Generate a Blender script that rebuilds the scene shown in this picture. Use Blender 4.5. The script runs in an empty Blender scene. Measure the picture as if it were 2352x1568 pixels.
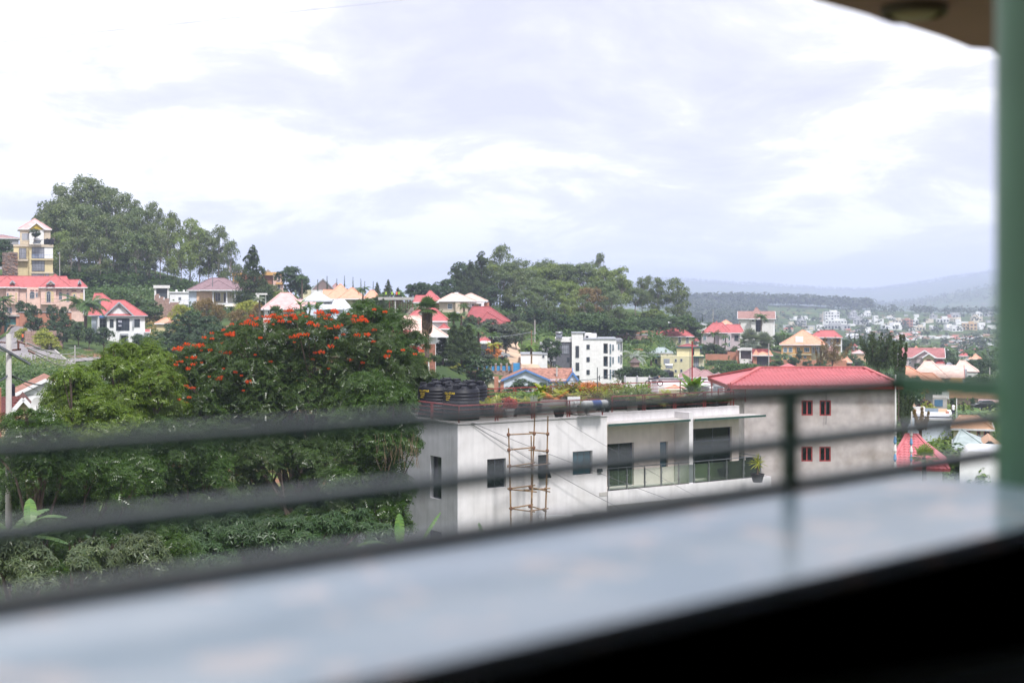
import bpy, math, random
import numpy as np
from mathutils import Vector, Matrix
R = math.radians
scene = bpy.context.scene
COL = scene.collection
random.seed(7)

# ---------------------------------------------------------------- camera, sky, sun, exposure
CZ = 20.0                       # eye height of the camera above the datum
FPX, CX, HY = 3267.0, 1176.0, 692.0   # focal length, centre and horizon in units of the measured picture (2352 wide)
cam_d = bpy.data.cameras.new('camera'); cam = bpy.data.objects.new('camera', cam_d); COL.objects.link(cam)
cam.location = (0, 0, CZ); cam.rotation_euler = (R(90), 0, 0)
cam_d.sensor_width = 36; cam_d.lens = 50.0
cam_d.shift_y = -(784 - HY) / 2352.0
cam_d.clip_start = 0.05; cam_d.clip_end = 40000
cam_d.dof.use_dof = True; cam_d.dof.focus_distance = 85.0; cam_d.dof.aperture_fstop = 1.6
scene.camera = cam
SUN_EL, SUN_AZ = 56, 152       # degrees; azimuth clockwise from +Y (straight ahead)
world = bpy.data.worlds.new('World'); scene.world = world; world.use_nodes = True
wn, wl = world.node_tree.nodes, world.node_tree.links
wn.clear()
wout = wn.new('ShaderNodeOutputWorld'); wbg = wn.new('ShaderNodeBackground'); wl.new(wbg.outputs[0], wout.inputs[0])
wbg.inputs['Strength'].default_value = 0.1
sky = wn.new('ShaderNodeTexSky'); sky.sky_type = 'NISHITA'; sky.sun_disc = False
sky.sun_elevation = R(SUN_EL); sky.sun_rotation = R(SUN_AZ); sky.altitude = 1500
tc = wn.new('ShaderNodeTexCoord'); sep = wn.new('ShaderNodeSeparateXYZ'); wl.new(tc.outputs['Generated'], sep.inputs[0])
def wmath(op, a, b=None, c=None):
    n = wn.new('ShaderNodeMath'); n.operation = op
    for i, v in enumerate((a, b, c)):
        if v is None: continue
        if isinstance(v, (int, float)): n.inputs[i].default_value = v
        else: wl.new(v, n.inputs[i])
    return n.outputs[0]
zz = wmath('ADD', wmath('MAXIMUM', sep.outputs[2], 0.0), 0.26)
comb = wn.new('ShaderNodeCombineXYZ')
wl.new(wmath('DIVIDE', sep.outputs[0], zz), comb.inputs[0]); wl.new(wmath('DIVIDE', sep.outputs[1], zz), comb.inputs[1])
def wnoise(scale, detail, off, rough=.55, dist=0.0):
    m = wn.new('ShaderNodeMapping'); m.inputs['Location'].default_value = off; wl.new(comb.outputs[0], m.inputs[0])
    n = wn.new('ShaderNodeTexNoise'); n.inputs['Scale'].default_value = scale; n.inputs['Detail'].default_value = detail
    n.inputs['Roughness'].default_value = rough; n.inputs['Distortion'].default_value = dist
    wl.new(m.outputs[0], n.inputs['Vector']); return n.outputs['Fac']
def wramp(fac, stops):
    r = wn.new('ShaderNodeValToRGB'); cr = r.color_ramp
    while len(cr.elements) < len(stops): cr.elements.new(.5)
    for e, (p, c) in zip(cr.elements, stops): e.position = p; e.color = (*c, 1)
    wl.new(fac, r.inputs[0]); return r.outputs[0]
big = wnoise(.75, 8, (1.3, 2.7, 0), .52, .25)
puff = wnoise(2.6, 10, (4.1, .6, 3), .62, .35)
mixf = wmath('ADD', wmath('ADD', wmath('MULTIPLY', big, .50), wmath('MULTIPLY', puff, .50)), wmath('MULTIPLY', sep.outputs[0], -.16))
cl = wramp(mixf, [(.405, (.455, .458, .54)), (.46, (.51, .512, .58)), (.49, (.56, .56, .61)), (.53, (.75, .745, .75))])
def wmix(mode, fac, a, b):
    n = wn.new('ShaderNodeMix'); n.data_type = 'RGBA'; n.blend_type = mode
    if isinstance(fac, (int, float)): n.inputs[0].default_value = fac
    else: wl.new(fac, n.inputs[0])
    for s, v in ((6, a), (7, b)):
        if isinstance(v, tuple): n.inputs[s].default_value = (*v, 1)
        else: wl.new(v, n.inputs[s])
    return n.outputs[2]
hz_ = wmath('MULTIPLY', wmath('POWER', wmath('SUBTRACT', 1.0, wmath('MINIMUM', wmath('ABSOLUTE', sep.outputs[2]), 1.0)), 45.0), .85)
cl = wmix('MIX', hz_, cl, (1.15, 1.14, 1.22))
cl10 = wmix('MULTIPLY', 1.0, cl, (10.4, 10.4, 10.6))
wl.new(wmix('MIX', .97, sky.outputs[0], cl10), wbg.inputs['Color'])
sun_d = bpy.data.lights.new('sun', 'SUN'); sun_d.energy = 2.8; sun_d.angle = R(9); sun_d.color = (1, .97, .94)
sun = bpy.data.objects.new('sun', sun_d); COL.objects.link(sun)
_d = Vector((math.sin(R(SUN_AZ)) * math.cos(R(SUN_EL)), math.cos(R(SUN_AZ)) * math.cos(R(SUN_EL)), math.sin(R(SUN_EL))))
sun.rotation_euler = _d.to_track_quat('Z', 'Y').to_euler(); sun.location = (0, 0, 60)
vs = scene.view_settings
scene.display_settings.display_device = 'sRGB'
vs.view_transform = 'Standard'; vs.look = 'None'; vs.exposure = 0.85; vs.gamma = 1.0; vs.use_curve_mapping = False
scene.cycles.use_denoising = True
scene.cycles.max_bounces = 6; scene.cycles.diffuse_bounces = 3; scene.cycles.glossy_bounces = 3
scene.cycles.transmission_bounces = 4; scene.cycles.volume_bounces = 4; scene.cycles.transparent_max_bounces = 8
scene.cycles.sample_clamp_indirect = 4
HAZE_DENSITY = 2.3e-4

# ---------------------------------------------------------------- materials
MATS = {}
def mat(name, col, rough=.8, var=.12, scale=1.5, stain=0.0, bump=0.0, spec=.35, metal=0.0, isl=0.0, obj=0.0, transl=0.0, streak=0.0, fine=0.0, coat=0.0):
    """procedural material: base colour with patchy variation, optional streaks, dirt, per-piece and per-object variation"""
    if name in MATS: return MATS[name]
    m = bpy.data.materials.new(name); m.use_nodes = True; MATS[name] = m
    n, l = m.node_tree.nodes, m.node_tree.links
    b = n['Principled BSDF']; out = n['Material Output']
    b.inputs['Roughness'].default_value = rough; b.inputs['Specular IOR Level'].default_value = spec; b.inputs['Metallic'].default_value = metal
    if coat: b.inputs['Coat Weight'].default_value = coat; b.inputs['Coat Roughness'].default_value = .15
    t = n.new('ShaderNodeTexCoord'); vec = t.outputs['Object']
    def mix(mode, fac, a, c):
        x = n.new('ShaderNodeMix'); x.data_type = 'RGBA'; x.blend_type = mode
        if isinstance(fac, (int, float)): x.inputs[0].default_value = fac
        else: l.new(fac, x.inputs[0])
        for s, v in ((6, a), (7, c)):
            if isinstance(v, tuple): x.inputs[s].default_value = (*v[:3], 1)
            else: l.new(v, x.inputs[s])
        return x.outputs[2]
    def noise(sc, det=4, stretch=None):
        q = n.new('ShaderNodeTexNoise'); q.inputs['Scale'].default_value = sc; q.inputs['Detail'].default_value = det
        if stretch:
            mp = n.new('ShaderNodeMapping'); mp.inputs['Scale'].default_value = stretch; l.new(vec, mp.inputs[0]); l.new(mp.outputs[0], q.inputs['Vector'])
        else: l.new(vec, q.inputs['Vector'])
        return q.outputs['Fac']
    def rng(v, a, c, lo, hi):
        q = n.new('ShaderNodeMapRange'); q.inputs[1].default_value = a; q.inputs[2].default_value = c; q.inputs[3].default_value = lo; q.inputs[4].default_value = hi
        l.new(v, q.inputs[0]); return q.outputs[0]
    c = (*col,)
    lo = tuple(x * (1 - var * 1.3) for x in col); hi = tuple(min(1, x * (1 + var)) for x in col)
    cur = mix('MIX', rng(noise(scale), .3, .7, 0, 1), lo, hi)
    if fine: cur = mix('MIX', rng(noise(scale * 14, 6), .35, .65, 0, fine), cur, tuple(x * .55 for x in col))
    if streak: cur = mix('MIX', rng(noise(2.2, 5, (1.8, 1.8, .09)), .45, .78, 0, streak), cur, tuple(x * .5 for x in col))
    if stain: cur = mix('MIX', rng(noise(.5, 6), .5, .72, 0, stain), cur, (col[0] * .55, col[1] * .5, col[2] * .42))
    if isl:
        g = n.new('ShaderNodeNewGeometry')
        cur = mix('MIX', rng(g.outputs['Random Per Island'], 0, 1, 0, isl), cur, (min(1, col[0] * 2.1 + .012), min(1, col[1] * 1.55 + .006), col[2] * .8))
    if obj:
        oi = n.new('ShaderNodeObjectInfo')
        cur = mix('MIX', rng(oi.outputs['Random'], 0, 1, 0, obj), cur, (col[0] * 1.5, col[1] * 1.15, col[2] * 1.35))
    l.new(cur, b.inputs['Base Color'])
    if bump:
        bp = n.new('ShaderNodeBump'); bp.inputs['Strength'].default_value = bump; bp.inputs['Distance'].default_value = .02
        l.new(noise(scale * 12, 6), bp.inputs['Height']); l.new(bp.outputs[0], b.inputs['Normal'])
    if transl:
        tr = n.new('ShaderNodeBsdfTranslucent'); ms = n.new('ShaderNodeMixShader'); ms.inputs[0].default_value = transl
        l.new(mix('MULTIPLY', 1.0, cur, (1.5, 1.6, .7)), tr.inputs[0]); l.new(b.outputs[0], ms.inputs[1]); l.new(tr.outputs[0], ms.inputs[2]); l.new(ms.outputs[0], out.inputs[0])
    return m
def leafmat(name, col, isl=.55, obj=.5, rough=.42, transl=.28, spec=.5):
    return mat(name, col, rough, .3, .35, isl=isl, obj=obj, transl=transl, spec=spec)
def wallmat(name, col, **k):
    k.setdefault('streak', .18); k.setdefault('var', .07); k.setdefault('stain', .12)
    return mat(name, col, .88, **k)
def roofmat(name, col, **k):
    k.setdefault('var', .14); k.setdefault('stain', .15); k.setdefault('streak', .1)
    return mat(name, col, k.pop('rough', .5), **k)
def glassmat(name, col, rough=.08):
    return mat(name, col, rough, .25, .6, spec=.5)
def clear_glass(name, tint=(.93, .98, .97)):
    if name in MATS: return MATS[name]
    m = bpy.data.materials.new(name); m.use_nodes = True; MATS[name] = m
    n, l = m.node_tree.nodes, m.node_tree.links; out = n['Material Output']; n.remove(n['Principled BSDF'])
    tr = n.new('ShaderNodeBsdfTransparent'); tr.inputs[0].default_value = (*tint, 1)
    gl = n.new('ShaderNodeBsdfGlossy'); gl.inputs['Roughness'].default_value = .05; gl.inputs[0].default_value = (1, 1, 1, 1)
    df = n.new('ShaderNodeBsdfDiffuse'); df.inputs[0].default_value = (.55, .66, .62, 1)
    fr = n.new('ShaderNodeFresnel'); fr.inputs[0].default_value = 1.5
    m1 = n.new('ShaderNodeMixShader'); l.new(fr.outputs[0], m1.inputs[0]); l.new(tr.outputs[0], m1.inputs[1]); l.new(gl.outputs[0], m1.inputs[2])
    m2 = n.new('ShaderNodeMixShader'); m2.inputs[0].default_value = .03; l.new(m1.outputs[0], m2.inputs[1]); l.new(df.outputs[0], m2.inputs[2]); l.new(m2.outputs[0], out.inputs[0])
    return m

WHITE = wallmat('white_plaster', (.78, .78, .79)); CREAM = wallmat('cream_plaster', (.62, .52, .31)); BEIGE = wallmat('beige_plaster', (.55, .47, .37))
PALEBLUE = wallmat('pale_blue_plaster', (.60, .66, .76)); PINKW = wallmat('salmon_plaster', (.70, .50, .43)); YELLOWW = wallmat('ochre_plaster', (.62, .36, .13))
LILAC = wallmat('lilac_plaster', (.52, .44, .47)); GREYW = wallmat('grey_plaster', (.42, .41, .44)); OFFW = wallmat('offwhite_plaster', (.70, .69, .68))
DKGREY = wallmat('dark_grey_cladding', (.16, .16, .19)); LIME = wallmat('pale_yellow_plaster', (.60, .55, .36)); PEACHW = wallmat('peach_plaster', (.66, .44, .30))
BRICK = mat('red_brick', (.34, .15, .10), .9, .3, 3, fine=.5); ORBRICK = wallmat('orange_rendered_brick', (.46, .21, .14)); STONE = mat('rubble_stone', (.20, .15, .13), .9, .5, 2.5, fine=.7)
PALEBRICK = mat('weathered_brick', (.36, .24, .20), .9, .35, 3, fine=.5)
RED = roofmat('red_metal_roof', (.44, .115, .115)); MAROON = roofmat('maroon_roof', (.31, .075, .08)); PINKR = roofmat('faded_pink_roof', (.62, .38, .37))
ORANGE = roofmat('orange_roof', (.68, .33, .22)); PEACH = roofmat('peach_roof', (.66, .46, .40)); BROWNT = roofmat('brown_tile_roof', (.30, .17, .15)); PURPLE = roofmat('mauve_brown_roof', (.23, .15, .165)); MAUVE = roofmat('mauve_roof', (.33, .19, .19))
TINR = roofmat('pale_tin_roof', (.58, .60, .63)); GREYR = roofmat('grey_roof', (.27, .28, .31)); GREENR = roofmat('grey_green_roof', (.33, .39, .39)); TAN = roofmat('tan_roof', (.50, .29, .17))
CLAY = mat('old_clay_tiles', (.40, .20, .15), .9, .5, 2.2, fine=.75, stain=.4); RUSTY = roofmat('rust_maroon_roof', (.34, .13, .13), stain=.6)
TRIMW = mat('white_trim', (.75, .75, .77), .6, .06); TRIMG = mat('grey_trim', (.36, .38, .42), .6); TRIMB = mat('blue_trim', (.10, .22, .5), .5); TRIMD = mat('dark_trim', (.06, .07, .08), .5)
GLASS = glassmat('window_glass', (.045, .055, .07)); GLASSD = glassmat('dark_glass', (.006, .007, .01)); GLASSB = glassmat('blue_glass', (.05, .12, .16)); GLASSL = glassmat('curtained_glass', (.26, .27, .31), .25)
CONC = mat('concrete', (.42, .40, .38), .9, .15, 1.2, fine=.2, stain=.2); STEEL = mat('steel', (.30, .31, .33), .35, .1, metal=.8); BLACKP = mat('black_plastic', (.009, .010, .016), .5, .2, 2, spec=.3)
REDPAINT = mat('red_painted_steel', (.27, .045, .045), .5, .2, 3); BAMB = mat('bamboo_pole', (.24, .15, .08), .7, .35, 4); SOIL = mat('soil', (.16, .08, .05), .95, .3)
TANKW = mat('white_enamel', (.78, .79, .8), .25, .04); PANEL = mat('solar_panel', (.10, .11, .13), .2, .1, spec=.8); SKIN = mat('skin', (.12, .06, .04), .6, .05)
BARK = mat('bark', (.13, .095, .075), .9, .35, 6, bump=.5, fine=.4); PALEBARK = mat('pale_bark', (.25, .21, .18), .9, .4, 4, fine=.4)
L_EUC = leafmat('eucalyptus_leaves', (.080, .130, .046)); L_EUC2 = leafmat('grey_eucalyptus_leaves', (.085, .145, .058)); L_LIGHT = leafmat('light_green_leaves', (.125, .20, .050))
L_DARK = leafmat('dark_green_leaves', (.032, .078, .026), isl=.4); L_CAS = leafmat('casuarina_needles', (.048, .082, .034), isl=.3, obj=.3, rough=.7, spec=.2); L_BRIGHT = leafmat('bright_leaves', (.085, .17, .028))
L_YEL = leafmat('yellow_green_leaves', (.20, .26, .035), isl=.7); L_ORG = leafmat('orange_leaves', (.38, .16, .03), isl=.5); L_GREY = leafmat('silver_leaves', (.22, .27, .25), isl=.2, obj=.1)
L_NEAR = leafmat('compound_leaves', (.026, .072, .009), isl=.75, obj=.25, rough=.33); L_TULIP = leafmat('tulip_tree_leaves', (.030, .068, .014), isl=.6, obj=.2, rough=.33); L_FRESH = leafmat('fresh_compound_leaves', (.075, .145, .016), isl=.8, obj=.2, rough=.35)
L_MANGO = leafmat('long_grey_green_leaves', (.07, .11, .055), isl=.4, obj=.2, rough=.35); L_BAN = leafmat('banana_leaf', (.08, .18, .045), isl=.4, obj=.2, rough=.35); L_BRONZE = leafmat('bronze_foliage', (.15, .12, .035), isl=.4)
L_HEDGE = leafmat('hedge_leaves', (.048, .108, .026), isl=.5); L_DEAD = leafmat('dead_fronds', (.15, .115, .085), isl=.3, obj=0)
PETAL = leafmat('orange_petals', (.86, .12, .03), isl=.0, obj=0, transl=.3)

# ---------------------------------------------------------------- helpers: measured picture -> place
def P(px, py, D): return Vector(((px - CX) / FPX * D, D, CZ + (HY - py) / FPX * D))
CROPS = {'_': (1, 0, 0), 'A': (.25634, 0, 390.5), 'B': (.1953, 516.8, 562.7), 'C': (.21973, 918.7, 545.5), 'D': (.1953, 1378.1, 631.6), 'E': (.21973, 1780, 602.9),
         'G': (.14648, 0, 620.1), 'I': (.14648, 1550.4, 677.6), 'J': (.25636, 1780, 832.6), 'K': (.24539, 0, 735), 'S': (.12207, 1091, 861.3), 'T': (.12207, 1349.4, 861.3), 'U': (.2673, 861.3, 832.6), 'V': (.23801, 1349.4, 832.6), 'W': (.14648, 1952.3, 677.6)}
def cp(c, x, y): s, ox, oy = CROPS[c]; return ox + s * x, oy + s * y

def tag(o, label=None, cat=None, group=None, kind=None):
    if label: o['label'] = label
    if cat: o['category'] = cat
    if group: o['group'] = group
    if kind: o['kind'] = kind
    return o
def empty(name, loc, rz=0, label=None, cat=None, group=None):
    o = bpy.data.objects.new(name, None); COL.objects.link(o); o.location = loc; o.rotation_euler = (0, 0, rz)
    o.empty_display_size = .3
    return tag(o, label, cat, group)
class MB:
    def __init__(s): s.v = []; s.f = []
    def add(s, vs, fs):
        k = len(s.v); s.v += [tuple(a) for a in vs]; s.f += [tuple(i + k for i in f) for f in fs]; return s
    def box(s, x0, x1, y0, y1, z0, z1):
        return s.add([(x0, y0, z0), (x1, y0, z0), (x1, y1, z0), (x0, y1, z0), (x0, y0, z1), (x1, y0, z1), (x1, y1, z1), (x0, y1, z1)],
                     [(0, 3, 2, 1), (4, 5, 6, 7), (0, 1, 5, 4), (1, 2, 6, 5), (2, 3, 7, 6), (3, 0, 4, 7)])
    def beam(s, a, b, w, h=None):
        a, b = Vector(a), Vector(b); h = h or w; d = (b - a).normalized()
        up = Vector((0, 0, 1)) if abs(d.z) < .95 else Vector((1, 0, 0))
        x = d.cross(up).normalized() * w / 2; y = x.cross(d).normalized() * h / 2
        vs = [a - x - y, a + x - y, a + x + y, a - x + y, b - x - y, b + x - y, b + x + y, b - x + y]
        return s.add(vs, [(0, 1, 2, 3), (7, 6, 5, 4), (0, 4, 5, 1), (1, 5, 6, 2), (2, 6, 7, 3), (3, 7, 4, 0)])
    def tube(s, pts, rad, n=6, cap=True):
        pts = [Vector(p) for p in pts]
        if isinstance(rad, (int, float)): rad = [rad] * len(pts)
        k = len(s.v); ref = None
        for i, p in enumerate(pts):
            d = (pts[min(i + 1, len(pts) - 1)] - pts[max(i - 1, 0)]).normalized()
            if ref is None: ref = Vector((1, 0, 0)) if abs(d.x) < .8 else Vector((0, 1, 0))
            x = (ref - d * ref.dot(d)).normalized(); y = d.cross(x); ref = x
            for j in range(n):
                a = 2 * math.pi * j / n; s.v.append(tuple(p + (x * math.cos(a) + y * math.sin(a)) * rad[i]))
        for i in range(len(pts) - 1):
            for j in range(n): s.f.append((k + i * n + j, k + i * n + (j + 1) % n, k + (i + 1) * n + (j + 1) % n, k + (i + 1) * n + j))
        if cap:
            s.f.append(tuple(k + j for j in reversed(range(n)))); s.f.append(tuple(k + (len(pts) - 1) * n + j for j in range(n)))
        return s
    def lathe(s, prof, n=24, c=(0, 0, 0), axis='z'):
        k = len(s.v)
        for r, z in prof:
            for j in range(n):
                a = 2 * math.pi * j / n; p = (r * math.cos(a), r * math.sin(a), z)
                if axis == 'x': p = (p[2], p[0], p[1])
                s.v.append((c[0] + p[0], c[1] + p[1], c[2] + p[2]))
        for i in range(len(prof) - 1):
            for j in range(n): s.f.append((k + i * n + j, k + i * n + (j + 1) % n, k + (i + 1) * n + (j + 1) % n, k + (i + 1) * n + j))
        return s
    def prism(s, poly, z0, z1):
        n = len(poly); return s.add([(x, y, z0) for x, y in poly] + [(x, y, z1) for x, y in poly],
            [tuple(reversed(range(n))), tuple(range(n, 2 * n))] + [(i, (i + 1) % n, n + (i + 1) % n, n + i) for i in range(n)])
    def mesh(s, name, m=None, smooth=False):
        me = bpy.data.meshes.new(name); me.from_pydata(s.v, [], s.f); me.validate()
        if m: me.materials.append(m)
        if smooth: me.shade_smooth()
        return me
    def build(s, name, m, parent=None, smooth=False, loc=None, rz=None):
        o = bpy.data.objects.new(name, s.mesh(name, m, smooth)); COL.objects.link(o)
        if parent: o.parent = parent
        if loc is not None: o.location = loc
        if rz is not None: o.rotation_euler = (0, 0, rz)
        return o
def put(me, name, parent=None, loc=(0, 0, 0), rz=0, sc=None):
    o = bpy.data.objects.new(name, me); COL.objects.link(o); o.location = loc; o.rotation_euler = (0, 0, rz)
    if sc is not None: o.scale = sc if isinstance(sc, tuple) else (sc, sc, sc)
    if parent: o.parent = parent
    return o
def arr_mesh(name, v, f, m):
    me = bpy.data.meshes.new(name); nv, nf, k = len(v), len(f), f.shape[1]
    me.vertices.add(nv); me.vertices.foreach_set('co', v.astype(np.float32).ravel())
    me.loops.add(nf * k); me.loops.foreach_set('vertex_index', f.astype(np.int32).ravel())
    me.polygons.add(nf); me.polygons.foreach_set('loop_start', np.arange(0, nf * k, k, dtype=np.int32))
    me.update(calc_edges=True); me.materials.append(m); return me

# ---------------------------------------------------------------- the lie of the land
TP = [  # control points of the ground: position across, height line, distance
 *[(x, HY + z * FPX / d, d) for d, z in ((8, 13), (20, 13), (35, 13.6), (50, 14.5)) for x in (-700, 300, 1176, 2000, 3100)],
 (1176, HY + 15.6 * FPX / 68, 68), (1700, HY + 17 * FPX / 80, 80), (2300, HY + 17 * FPX / 80, 80), (3100, HY + 16 * FPX / 80, 80), (600, HY + 14.6 * FPX / 68, 68), (0, HY + 12 * FPX / 68, 68), (-700, HY + 12 * FPX / 68, 68),
 (-500, 1000, 100), (30, 1010, 100), (300, 1080, 100), (800, 1150, 100), (1300, 1200, 105), (1900, 1270, 105), (2150, 1190, 115), (2800, 1150, 115),
 (-500, 930, 130), (60, 940, 130), (500, 1000, 130), (1000, 1050, 130), (1500, 1080, 140), (2100, 1090, 145), (2250, 1080, 140), (2900, 1070, 145),
 (2150, 985, 185), (2260, 980, 170), (1700, 990, 180), (1200, 960, 180), (700, 930, 180), (300, 900, 180), (-400, 880, 190), (2900, 1000, 180),
 (150, 862, 215), (60, 812, 262), (0, 786, 300), (-60, 765, 330), (-160, 745, 360), (30, 868, 205), (-500, 740, 340), (250, 822, 262), (290, 797, 296), (330, 800, 300), (220, 808, 270),
 (450, 812, 250), (650, 800, 250), (800, 815, 220), (980, 860, 190), (1000, 800, 240), (1080, 925, 215), (1250, 925, 220), (1150, 838, 266), (1130, 862, 240), (1100, 850, 246), (1100, 815, 256), (1110, 796, 263), (1110, 770, 273), (1050, 765, 264), (1225, 814, 286), (1150, 816, 290), (1160, 794, 330), (1160, 732, 352), (1235, 842, 266), (260, 688, 345), (350, 700, 345), (1500, 741, 400), (1350, 888, 298),
 (20, 752, 300), (100, 745, 318), (180, 725, 335), (80, 660, 350), (-100, 655, 360), (-500, 650, 380), (330, 720, 330), (430, 726, 350), (520, 722, 355), (380, 690, 350), (250, 668, 365), (330, 662, 380), (450, 676, 380),
 (180, 640, 390), (300, 632, 400), (420, 650, 400), (200, 606, 430), (320, 612, 430), (440, 645, 430), (520, 668, 420), (600, 682, 400), (250, 612, 470), (0, 600, 450), (-500, 590, 470),
 (620, 740, 290), (750, 725, 260), (800, 702, 300), (680, 700, 330), (850, 700, 300), (700, 686, 390), (850, 692, 380), (940, 722, 285), (980, 712, 320), (1060, 722, 300), (1100, 748, 288), (940, 700, 400),
 (1250, 765, 335), (1350, 765, 340), (1500, 765, 350), (1250, 740, 370), (1400, 735, 385), (1150, 715, 380), (1300, 705, 430), (1450, 712, 440), (1100, 705, 420), (1560, 738, 440), (1600, 755, 450), (1050, 705, 400),
 (1460, 880, 310), (1550, 868, 330), (1480, 925, 250), (1600, 905, 260), (1650, 880, 300), (1540, 800, 395), (1500, 795, 380), (1430, 770, 360), (1650, 798, 425), (1735, 785, 450), (1700, 835, 365), (1760, 838, 360), (1650, 850, 330),
 (1845, 835, 395), (1930, 825, 425), (1900, 868, 300), (1960, 850, 380), (2070, 850, 335), (2130, 880, 290), (2130, 905, 250), (2050, 930, 205), (2200, 890, 285), (2250, 875, 330), (2400, 880, 330), (2900, 880, 330), (1800, 900, 260),
 (2200, 835, 450), (2000, 825, 450), (1850, 800, 500), (2200, 825, 520), (2900, 820, 520), (1600, 790, 520), (1700, 800, 600), (2100, 850, 700), (2400, 850, 700), (1400, 780, 600), (1100, 760, 560), (700, 740, 560), (200, 720, 620), (-500, 700, 620),
 *[(x, 792 + (8 if x > 2000 else 0), 900) for x in (-600, 600, 1500, 1700, 1900, 2100, 2300, 2900)],
 *[(x, 772 + (8 if x > 2000 else 0), 1150) for x in (-600, 600, 1500, 1700, 1900, 2100, 2300, 2900)],
 *[(x, 748 + (6 if x > 2000 else 0), 1500) for x in (-600, 600, 1500, 1700, 1900, 2100, 2300, 2900)],
 *[(x, 724, 1900) for x in (-600, 600, 1500, 1700, 1900, 2100, 2300, 2900)],
 (1550, 700, 2300), (1700, 698, 2300), (1850, 702, 2300), (2000, 712, 2300), (2200, 722, 2300), (2900, 718, 2300), (600, 730, 2300), (-600, 730, 2300),
 *[(x, 735, 3100) for x in (-600, 600, 1500, 1800, 2100, 2500, 2900)],
 (600, 720, 4600), (1500, 680, 5000), (1700, 690, 5000), (1900, 700, 4800), (2080, 700, 4400), (2180, 682, 4500), (2290, 656, 4600), (2500, 640, 4600), (2900, 640, 4600), (-600, 725, 4600),
 *[(x, 715, 6200) for x in (-600, 600, 1500, 2000, 2900)],
 (-600, 722, 8200), (600, 722, 8200), (1300, 690, 8200), (1500, 641, 8200), (1580, 645, 8200), (1650, 650, 8200), (1760, 655, 8200), (1900, 664, 8200), (1990, 668, 8200), (2080, 656, 8200), (2180, 640, 8200), (2290, 624, 8200), (2500, 612, 8200), (2900, 620, 8200),
 *[(x, 710, 12000) for x in (-600, 600, 1500, 2300, 2900)]]
_tp = np.array(TP, float)
def _feat(px, D): return np.stack([np.clip(px, -800, 3200) / 260.0, 4.2 * np.log(np.clip(D, 8, 13000))], -1)
_F = _feat(_tp[:, 0], _tp[:, 2]); _K = np.linalg.norm(_F[:, None] - _F[None], axis=-1); _n = len(_tp)
_M = np.zeros((_n + 3, _n + 3)); _M[:_n, :_n] = -_K - np.eye(_n) * .02; _M[:_n, _n] = 1; _M[_n, :_n] = 1; _M[:_n, _n + 1:] = _F; _M[_n + 1:, :_n] = _F.T
_W = np.linalg.solve(_M, np.concatenate([_tp[:, 1] - HY, [0, 0, 0]]))
def ground(X, Y):
    X = np.atleast_1d(np.asarray(X, float)); Y = np.atleast_1d(np.asarray(Y, float)); Yc = np.clip(Y, 8, 13000)
    f = _feat(CX + X / Yc * FPX, Yc); out = np.empty(len(f))
    for i in range(0, len(f), 20000):
        g = f[i:i + 20000]; k = -np.linalg.norm(g[:, None] - _F[None], axis=-1)
        out[i:i + 20000] = k @ _W[:_n] + _W[_n] + g @ _W[_n + 1:]
    return CZ - out * Yc / FPX
def gz(X, Y): return float(ground(X, Y)[0])
def gp(px, D, dz=0): X = (px - CX) / FPX * D; return Vector((X, D, gz(X, D) + dz))
_a = np.linspace(-1, 1, 300); GX = 9000 * np.sinh(5.2 * _a) / np.sinh(5.2)
_b = np.linspace(0, 1, 420); GY = -60 + 12060 * np.sinh(5.0 * _b) / np.sinh(5.0)
_gx, _gy = np.meshgrid(GX, GY); gzv = ground(_gx.ravel(), _gy.ravel())
_rng = np.random.default_rng(3)
gzv = gzv + _rng.normal(0, 1, gzv.shape) * np.clip(_gy.ravel() / 3000, 0, 3.0)
_v = np.stack([_gx.ravel(), _gy.ravel(), gzv], -1)
_i = np.arange(len(GX) * len(GY)).reshape(len(GY), len(GX))
_f = np.stack([_i[:-1, :-1].ravel(), _i[:-1, 1:].ravel(), _i[1:, 1:].ravel(), _i[1:, :-1].ravel()], -1)
def ground_material():
    m = bpy.data.materials.new('hillside_ground'); m.use_nodes = True; n, l = m.node_tree.nodes, m.node_tree.links
    b = n['Principled BSDF']; b.inputs['Roughness'].default_value = .95; b.inputs['Specular IOR Level'].default_value = .1
    t = n.new('ShaderNodeTexCoord')
    def noise(sc, d=6):
        q = n.new('ShaderNodeTexNoise'); q.inputs['Scale'].default_value = sc; q.inputs['Detail'].default_value = d; l.new(t.outputs['Object'], q.inputs['Vector']); return q.outputs['Fac']
    def ramp(f, st):
        r = n.new('ShaderNodeValToRGB'); cr = r.color_ramp
        while len(cr.elements) < len(st): cr.elements.new(.5)
        for e, (p, c) in zip(cr.elements, st): e.position = p; e.color = (*c, 1)
        l.new(f, r.inputs[0]); return r.outputs[0]
    def mix(f, a, c):
        x = n.new('ShaderNodeMix'); x.data_type = 'RGBA'; l.new(f, x.inputs[0]); l.new(a, x.inputs[6]); l.new(c, x.inputs[7]); return x.outputs[2]
    grass = ramp(noise(.9, 8), [(.3, (.035, .06, .018)), (.5, (.07, .115, .03)), (.7, (.13, .16, .05))])
    field = ramp(noise(.012, 7), [(.35, (.025, .045, .018)), (.5, (.045, .075, .025)), (.62, (.10, .15, .04))])
    dirt = ramp(noise(1.5, 6), [(.3, (.17, .075, .045)), (.7, (.30, .17, .11))])
    a = mix(ramp(noise(.045, 5), [(.45, (0, 0, 0)), (.58, (1, 1, 1))]), grass, field)
    c = mix(ramp(noise(.06, 8), [(.60, (0, 0, 0)), (.66, (1, 1, 1))]), a, dirt)
    l.new(c, b.inputs['Base Color']); return m
put(arr_mesh('ground', _v, _f, ground_material()), 'ground')['kind'] = 'structure'
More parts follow.
